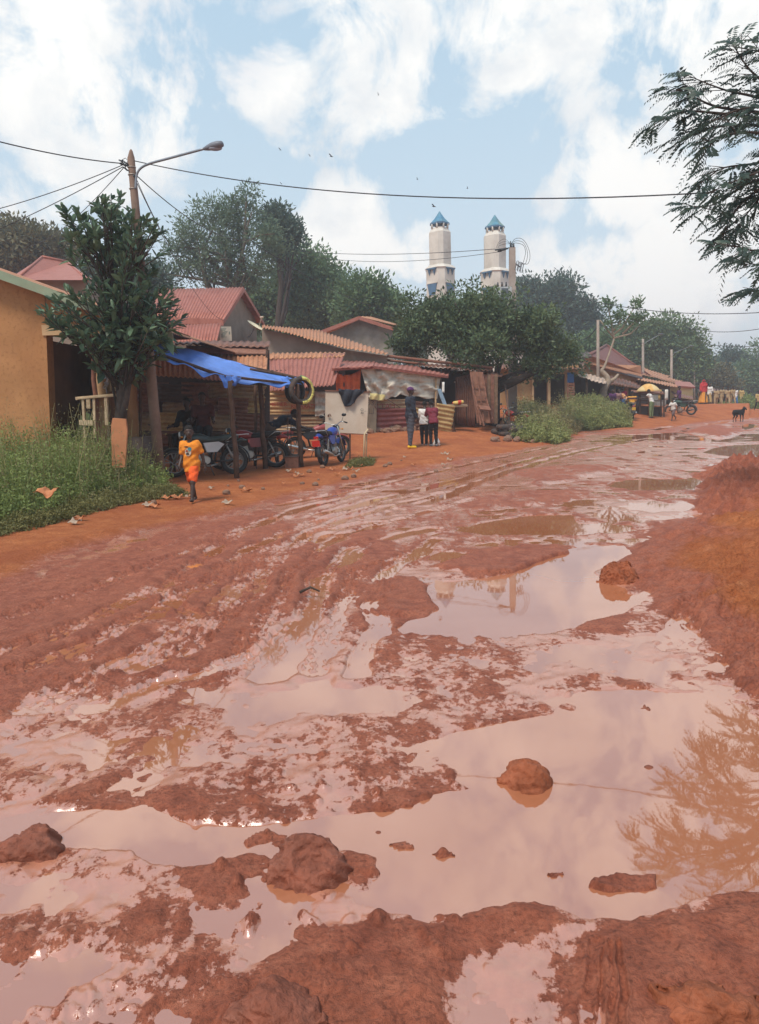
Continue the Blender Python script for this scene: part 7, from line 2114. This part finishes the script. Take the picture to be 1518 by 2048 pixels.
# lamp posts and bare poles down the street
def far_lamp(label, px, ytop, Y, arm=None, w=5, ybot=840, lampend=None, group=None):
    b = AT(px, Y); tpz = P(px, ytop, Y); t = thing('street_pole', label, 'street pole', b, 0, group); MB().tube([b - Vector((0, 0, .2)), tpz], [w * .62 * Y / FOC, w * .45 * Y / FOC], 8).build('pole', CONC, t)
    if arm:
        a0, a1, a2 = [P(*q, Y) for q in arm]; MB().tube([a0, a1, a2], .022, 6).build('lamp_arm', simple('pale_grey_arm', (.22, .23, .23), .5) if 'pale_grey_arm' not in MATS else MATS['pale_grey_arm'], t)
        d = (a2 - a1).normalized(); MB().ell(a2 + d * .12, (.20, .08, .055), 8, 6).build('lamp_head', GREYPL, t)
far_lamp('bare concrete pole rising beside the pollard tree', 1196, 640, 45, w=6)
far_lamp('first far street lamp, its arm over the umbrella tree crown', 1286, 678, 55, ((1287, 690), (1293, 684), (1318, 670)))
far_lamp('second far street lamp, before the dark trees', 1343, 699, 64, ((1344, 712), (1350, 705), (1380, 693)), w=5)
far_lamp('third and smallest far street lamp, pole lost in the trees', 1389, 722, 80, ((1390, 725), (1396, 719), (1418, 708)), w=3)

# ============================================================ hills on the horizon
def hills(label_mat, pts, Y, nm):
    V = []; n = len(pts); 
    xs = [P(px, py, Y) for px, py in pts]
    for p in xs: V.append((p.x, Y, p.z))
    for p in xs: V.append((p.x, Y + 120, p.z * .9))
    for p in xs: V.append((p.x, Y - 180, 0))
    F = [(i, i + 1, n + i + 1, n + i) for i in range(n - 1)] + [(2 * n + i, 2 * n + i + 1, i + 1, i) for i in range(n - 1)]
    o = link_mesh(nm, V, F, label_mat, smooth=True); return setp(o, kind='structure')
HM = simple('forested_hillside', (.05, .075, .035), .95, vary=.5, scale=.03)
rh = random.Random(2)
hills(HM, [(x, 745 + (1100 - x) * .02 - 30 * math.exp(-((x - 1480) / 110) ** 2) - 22 * math.exp(-((x - 1700) / 160) ** 2) + rh.uniform(-1, 1)) for x in range(-900, 2500, 25)], 620, 'hills')
# tree line: a distant wood nobody could count
def wood(name, label, x0, x1, Y, ytop, h, seed, n=500, mat=None, size=.8):
    g = np.random.default_rng(seed); C = []; R = []
    for _ in range(n):
        px = g.uniform(x0, x1); yy = ytop(px) if callable(ytop) else ytop
        py = yy + abs(g.normal(0, .5)) * h + float(pnoise(np.array([px * .02]), np.array([seed * 1.]), 5)[0]) * h * .5
        p = P(px, py, Y + g.uniform(-6, 6)); 
        if p.z > 0: C.append(tuple(p)); R.append(g.uniform(1.2, 2.6))
    o = leaf_obj(name, [leaves(C, R, 60, size, .5, seed, clumpcol=.6)], mat or LF_MID); return setp(o, label, 'wood', kind='stuff')
wood('far_woods', 'distant band of trees closing the view behind the houses', -500, 1130, 105, 655, 90, 41, 900)
wood('far_woods', 'low band of bushy trees at the end of the road', 1380, 1900, 120, 745, 40, 42, 420, LF_FLAT)
wood('far_woods', 'dark trees filling in behind the market stalls', 1100, 1440, 98, lambda x: 700 if x < 1380 else 735, 60, 43, 380, LF_BLUE)

# ============================================================ people on the right
def at_person(px, pyf, Y, **k): return AT(px, Y)
def fp(label, px, Y, yaw, J, group=None, **k):
    return make_person(label, AT(px, Y), yaw, J, vox=k.pop('vox', .03), detail=False, group=group, **k)
WALK = dict(legs=((.35, .1), (-.3, .3)), arms=((-.3, .1, .3), (.3, .1, .3)))
WALK2 = dict(legs=((-.25, .3), (.3, .05)), arms=((.3, .1, .4), (-.2, .1, .3)))
fp('woman in a red veil and golden orange robe walking down the road', 1406, 53, PI - .2, skeleton(1.66, **WALK), top=F_RED, sleeve=1.8, hem=.1, skirt=(F_GOLD, .10, .34), scarf=F_RED, loose=.04)
fp('woman in a white blouse and yellow skirt behind the red-veiled woman', 1418, 56, PI, skeleton(1.62, **WALK2), top=F_WHITE, sleeve=1.0, hem=.1, skirt=(F_YEL, .25, .24), scarf=F_WHITE if False else None)
fp('girl in a pink-white top and dark skirt running toward the stalls', 1346, 42, PI - .9, skeleton(1.30, lean=.15, child=.6, legs=((.6, .4), (-.5, .5)), arms=((-.6, .3, .6), (.6, .2, .6))), top=F_WHITE, bottom=simple('dim_grey_brown_skirt', (.12, .08, .08), .9), sleeve=.7, hem=.05, leglen=.9, vox=.022)
fp('person in a purple top standing among the bicycles by the stall', 1357, 46, PI + .8, skeleton(1.6), top=F_PURPLE, bottom=F_BLACK, sleeve=.8, hem=.05, leglen=1.9)
fp('person in a gold-and-maroon striped jersey seated on a motorcycle', 1264, 40.5, -.2, skeleton(1.72, lean=.2, legs=((1.2, 1.2), (1.2, 1.2)), arms=((.9, .2, .4), (.9, .2, .4))), top=F_STRIPE, bottom=F_BLACK, sleeve=.8, hem=.05, leglen=1.9, vox=.025, cap_mat=F_BLACK, hair=False)
fp('person in a white vest leaning on the counter under the umbrella', 1303, 42.2, .9, skeleton(1.6, lean=.35, legs=((.1, .1), (0, .05)), arms=((.9, .2, .6), (.8, .1, .7))), top=F_WHITE, bottom=F_GREEN, sleeve=.3, hem=.05, leglen=1.9, vox=.025)
fp('person in a magenta shirt sitting in the shade of the brown-roofed stall', 1245, 44.5, PI - .4, skeleton(1.6, lean=.1, legs=((1.3, 1.3), (1.3, 1.3))), top=F_PINK, bottom=F_BLUE, sleeve=.6, hem=.02, leglen=1.9, vox=.025)
fp('person wrapped in orange cloth bending by the brown-roofed stall', 1252, 43.2, .8, skeleton(1.4, lean=.8, legs=((.6, .6), (.5, .5)), arms=((.8, .1, .3), (.8, .1, .3))), top=simple('pale_orange_cotton', (.55, .27, .13), .9), bottom=F_BLUE, sleeve=.8, hem=.1, leglen=1.9, vox=.025)
fp('dark seated figure nearest the pollard tree trunk', 1223, 42.5, PI, skeleton(1.5, lean=.3, legs=((1.3, 1.4), (1.3, 1.4))), top=F_PURPLE, bottom=F_BLACK, sleeve=.8, hem=.02, leglen=1.9)
fp('person in grey sitting between the pollard tree and the magenta shirt', 1234, 43.2, PI + .3, skeleton(1.5, lean=.2, legs=((1.3, 1.4), (1.3, 1.4))), top=simple('dusty_pink_cotton', (.28, .15, .14), .9), bottom=F_BLACK, sleeve=.8, hem=.02, leglen=1.9)
g_ = 'walkers in sandy uniforms'
UN = [(1431, 60, PI - .3), (1437, 61.5, PI), (1443, 60.5, PI + .2), (1455, 60, PI - .2), (1461, 63, PI), (1465, 61, PI + .3)]
ULAB = ['first uniformed walker in sandy clothes behind the yellow-skirted woman', 'uniformed walker second in the line of sandy clothes', 'uniformed walker third in the line, close behind the second', 'sandy-uniformed walker carrying a dark bag at the middle of the line', 'uniformed walker in sandy clothes just behind the dark bag carrier', 'sandy-uniformed walker at the end of the close group']
for i, (px, Y, yw) in enumerate(UN):
    fp(ULAB[i], px, Y, yw, skeleton(1.55 + .04 * (i % 3), **(WALK if i % 2 else WALK2)), group=g_, top=F_KHAKI, bottom=F_KHAKI, sleeve=.9, hem=.12, leglen=1.9, vox=.034)
fp('person all in white beyond the sandy-uniformed group', 1470, 66, PI, skeleton(1.6, **WALK), top=F_WHITE, bottom=F_BLUE, sleeve=1.2, hem=.15, leglen=1.9, vox=.034)
fp('lone walker in mustard clothes on the orange verge', 1482, 68, PI, skeleton(1.6, **WALK2), top=F_YEL, bottom=F_YEL, sleeve=1.2, hem=.15, leglen=1.9, vox=.034)
fp('walker in mustard and black at the right edge of the picture', 1515, 62, PI, skeleton(1.6, **WALK), top=F_YEL, bottom=F_BLACK, sleeve=1.2, hem=.15, leglen=1.9, vox=.034)
motorcycle('dark motorcycle with yellow number plate under the striped jersey rider', AT(1262, 40.3), PI / 2 - .2, BLACKP, 'spoke', plate=YPLATE, lean=0, group='motorcycles parked at the stalls')
motorcycle('motorcycle parked beside the person in purple', AT(1361, 45.2), PI / 2 + .9, simple('dull_green_enamel', (.03, .06, .045), .5), 'spoke', lean=-.05)
# goods hung on the stall
for i, (px, mt, lab) in enumerate(((1320, F_YEL, 'mustard shirt hanging from the far stall front'), (1326, F_BLACK, 'black shirt hanging between two paler ones at the far stall'), (1333, F_WHITE, 'white shirt hanging rightmost at the far stall'))):
    m = MB(); m.sheet(P(px - 3, 779, 48), P(px + 3, 779, 48), P(px + 3.5, 800, 48), P(px - 3.5, 800, 48), waves=1.5, amp=.03, nu=12, nv=4, noise=.02, seed=i); setp(m.build('hanging_shirt', mt), lab, 'shirt', 'shirts hung at the far stall')

# black goat on the road
def goat():
    c = AT(1477, 40.5)
    def f(Q):
        d = cap(Q, (0, -.28, .50), (0, .22, .52), .15, .145); d = smin(d, cap(Q, (0, .26, .56), (0, .40, .72), .09, .065), .06)
        d = smin(d, cap(Q, (0, .40, .74), (0, .56, .66), .065, .035), .03)
        for s in (-1, 1):
            d = smin(d, cap(Q, (s * .08, .22, .42), (s * .08, .24, .22), .055, .028), .04); d = smin(d, cap(Q, (s * .08, .24, .22), (s * .08, .23, .0), .026, .022), .02)
            d = smin(d, cap(Q, (s * .08, -.28, .44), (s * .085, -.22, .28), .085, .04), .04); d = smin(d, cap(Q, (s * .085, -.22, .28), (s * .085, -.32, .19), .036, .026), .02); d = smin(d, cap(Q, (s * .085, -.32, .19), (s * .085, -.30, .0), .024, .022), .02)
            d = smin(d, cap(Q, (s * .05, .40, .76), (s * .13, .39, .74), .022, .012), .02); d = smin(d, cap(Q, (s * .03, .38, .80), (s * .05, .32, .90), .014, .006), .01)
        return smin(d, cap(Q, (0, -.40, .56), (0, -.47, .64), .025, .012), .02)
    t = thing('goat', 'small black goat standing on the wet road beyond the puddles', 'goat', c, PI + .25)
    v, fc = surfnet(f, (-.25, -.6, -.05), (.25, .7, 1.0), .022); link_mesh('body', v, fc, simple('black_goat_hair', (.012, .011, .012), .9), t, True, True)
goat()
# birds
BM = simple('dark_plumage', (.03, .03, .035), .8)
for i, (px, py, s, lab) in enumerate(((868, 413, .32, 'bird flying nearest above the left minaret spire'), (663, 313, .28, 'bird gliding midway below the big cable'), (561, 300, .16, 'tiny distant bird left of the gliding one'), (620, 312, .12, 'tiny speck of a bird between two others'), (757, 190, .12, 'tiny bird high in front of the bright cloud'), (835, 359, .14, 'tiny bird just above the long cable'), (935, 377, .14, 'tiny bird close to the long cable over the minarets'), (563, 368, .12, 'tiny bird below the long cable left of centre'))):
    c = P(px, py, 62); m = MB(); m.tube([c + Vector((-s * .5, 0, 0)), c, c + Vector((s * .5, 0, -.02))], [s * .05, s * .14, s * .04], 7)
    w1 = [c + Vector((-.1 * s, 0, 0)), c + Vector((.2 * s, 0, .02)), c + Vector((-.3 * s, .3, .75 * s)), c + Vector((-.45 * s, .3, .7 * s))]; w2 = [c + Vector((.2 * s, 0, .02)), c + Vector((-.1 * s, 0, 0)), c + Vector((-.7 * s, -.4, .25 * s)), c + Vector((-.4 * s, -.4, .35 * s))]
    m.poly(w1, .01); m.poly(w2, .01); setp(m.build('bird', BM), lab, 'bird', 'birds in the sky')
# ============================================================ mud-covered boulders and litter in the road
def boulder(label, px, py, w_, h_, mat, seed, dpt=.8, name='boulder', peak=(0, 0)):
    """px,py: middle of its waterline in the photograph; w_, h_ its size in photo pixels"""
    g = G(px, py); k = g.y / FOC * 1.03; rx, rz_ = w_ * k / 2, h_ * k
    gen = np.random.default_rng(seed); ofs = gen.uniform(0, 50, 3)
    def f(Q):
        d = elps(Q, (0, 0, 0), (rx, rx * dpt, rz_))
        n = pnoise(Q[:, 0] * 9 + ofs[0] + Q[:, 2] * 3, Q[:, 1] * 9 + Q[:, 2] * 8 + ofs[1], seed) * .034 + np.abs(pnoise(Q[:, 0] * 22 + ofs[1] + Q[:, 2] * 9, Q[:, 1] * 22 + Q[:, 2] * 19, seed + 1)) * .030 + pnoise(Q[:, 0] * 60 + Q[:, 2] * 30, Q[:, 1] * 60 + Q[:, 2] * 41, seed + 2) * .007
        for a in range(4):   # a few flat facets
            an = gen_f[a]; d = np.maximum(d, Q @ an[:3] - an[3])
        return d + n * (rx / .22)
    gen_f = []
    for a in range(4):
        v = gen.normal(size=3); v[2] = abs(v[2]) + .3; v /= np.linalg.norm(v); gen_f.append(np.append(v, np.linalg.norm(v * np.array([rx, rx * dpt, rz_])) * gen.uniform(.80, .95)))
    hh = max(.006, rx / 45)
    v, fc = surfnet(f, (-rx * 1.3, -rx * 1.3, -.12), (rx * 1.3, rx * 1.3, rz_ * 1.3), hh)
    v = v + np.array([g.x, g.y + rx * dpt * .55, -.005])
    o = link_mesh(name, v, fc, mat, smooth=True); return setp(o, label, 'boulder')
MUDROCK = simple('mud_coated_rock', (.20, .062, .036), .7, vary=.4, scale=12, bump=1.0, bscale=60, spec=.25, dirt=(.33, .13, .085))
CLAY = simple('red_brown_clay_lump', (.26, .075, .034), .8, vary=.35, scale=10, bump=1.0, bscale=60, spec=.2, dirt=(.38, .14, .08))
boulder('muddy boulder in the middle of the big puddle, mirrored in the water', 1058, 1576, 118, 50, CLAY, 5)
boulder('large purplish muddy boulder at the puddle edge, centre foreground', 615, 1765, 190, 72, MUDROCK, 9, peak=(0, 0))
boulder('rough muddy boulder cut by the left edge of the picture', 45, 1722, 150, 52, MUDROCK, 12)
boulder('smooth rounded boulder at the bottom edge of the picture', 560, 2095, 290, 82, MUDROCK, 15, dpt=.7)
boulder('broken muddy boulder on the right bank of the middle puddle', 1245, 1168, 84, 42, CLAY, 17)
boulder('small dark clod standing in the big puddle right of the boulder', 1299, 1537, 24, 7, MUDROCK, 19)
boulder('tiny dark clod in the left arm of the big puddle', 757, 1667, 16, 6, MUDROCK, 21)
boulder('low broad clay mound at the bottom right corner', 1430, 2075, 330, 70, CLAY, 23, dpt=.6)
# litter and stones along the verge
def scrap(px, py, s, mat, lab, name='litter', cat='litter', group=None, seed=0):
    g = GG(px, py); m = MB(); m.sheet((-s, -s * .5, .01), (s, -s * .4, .02), (s * .9, s * .5, .02), (-s * .8, s * .6, .03), waves=1.3, amp=s * .22, nu=10, nv=6, noise=s * .25, seed=seed, edge=s * .15)
    o = link_mesh(name, np.array(m.v) + np.array(g + Vector((0, 0, .03))), m.f, mat, smooth=True); return setp(o, lab, cat, group)
ORL = simple('orange_litter', (.45, .17, .07), .6, vary=.3, scale=10); PAL = simple('pale_litter', (.36, .26, .19), .7, vary=.3, scale=10)
g = P(87, 990, 9.7); m = MB(); m.sheet(g + Vector((-.14, 0, .02)), g + Vector((.13, .05, -.01)), g + Vector((.12, .2, .06)), g + Vector((-.1, .2, .08)), waves=1.2, amp=.03, nu=14, nv=8, noise=.04, seed=3); setp(m.build('orange_rag', ORL), 'crumpled orange rag caught on the weeds at lower left', 'rag')
rr = random.Random(77)
for i in range(44):
    px = rr.uniform(300, 900); py = 1000 - (px - 300) * .115 + rr.uniform(-26, 10); 
    if rr.random() < .5: stone(px, py, rr.uniform(.05, .14), 'small earth-coloured stone scattered along the road verge', 'small stones scattered on the verge')
    else: scrap(px, py, rr.uniform(.04, .10), PAL if rr.random() < .7 else ORL, 'small faded scrap of litter on the road verge', group='litter scraps on the verge', seed=i)
for i, (px, py) in enumerate(((160, 1042), (150, 1050), (352, 1000), (296, 1015), (310, 1018), (455, 1010), (700, 940), (712, 945), (665, 942))):
    scrap(px, py, .085, PAL if i % 2 else ORL, 'larger pale scrap lying at the edge of the weeds or shelter', group='larger scraps by the weeds', seed=i + 60)
# twig in the mud
m = MB(); m.tube([G(600, 1199) + Vector((0, 0, .06)), G(622, 1196) + Vector((0, 0, .09)), G(640, 1197) + Vector((0, 0, .06))], [.012, .01, .006], 6); setp(m.build('twig', BARK_D), 'short dark twig lying on the mud tracks', 'twig')

# ============================================================ humid air
hz_ = MB(); hz_.box((0, 1150, 30), (2600, 2700, 62.0)) if False else hz_.box((0, 470, 21), (11000, 1000, 46))
hm = bpy.data.materials.new('humid_air'); hm.use_nodes = True; ht = NT(hm)
ht.n.remove(ht.n['Principled BSDF']); pv = ht.new('ShaderNodeVolumePrincipled'); pv.inputs['Density'].default_value = HAZE; pv.inputs['Color'].default_value = (.86, .93, 1.0, 1); pv.inputs['Anisotropy'].default_value = .3
ht.link(pv.outputs[0], ht.n['Material Output'].inputs['Volume'])
if HAZE > 0:
    o = hz_.build('haze', hm); setp(o, kind='stuff')
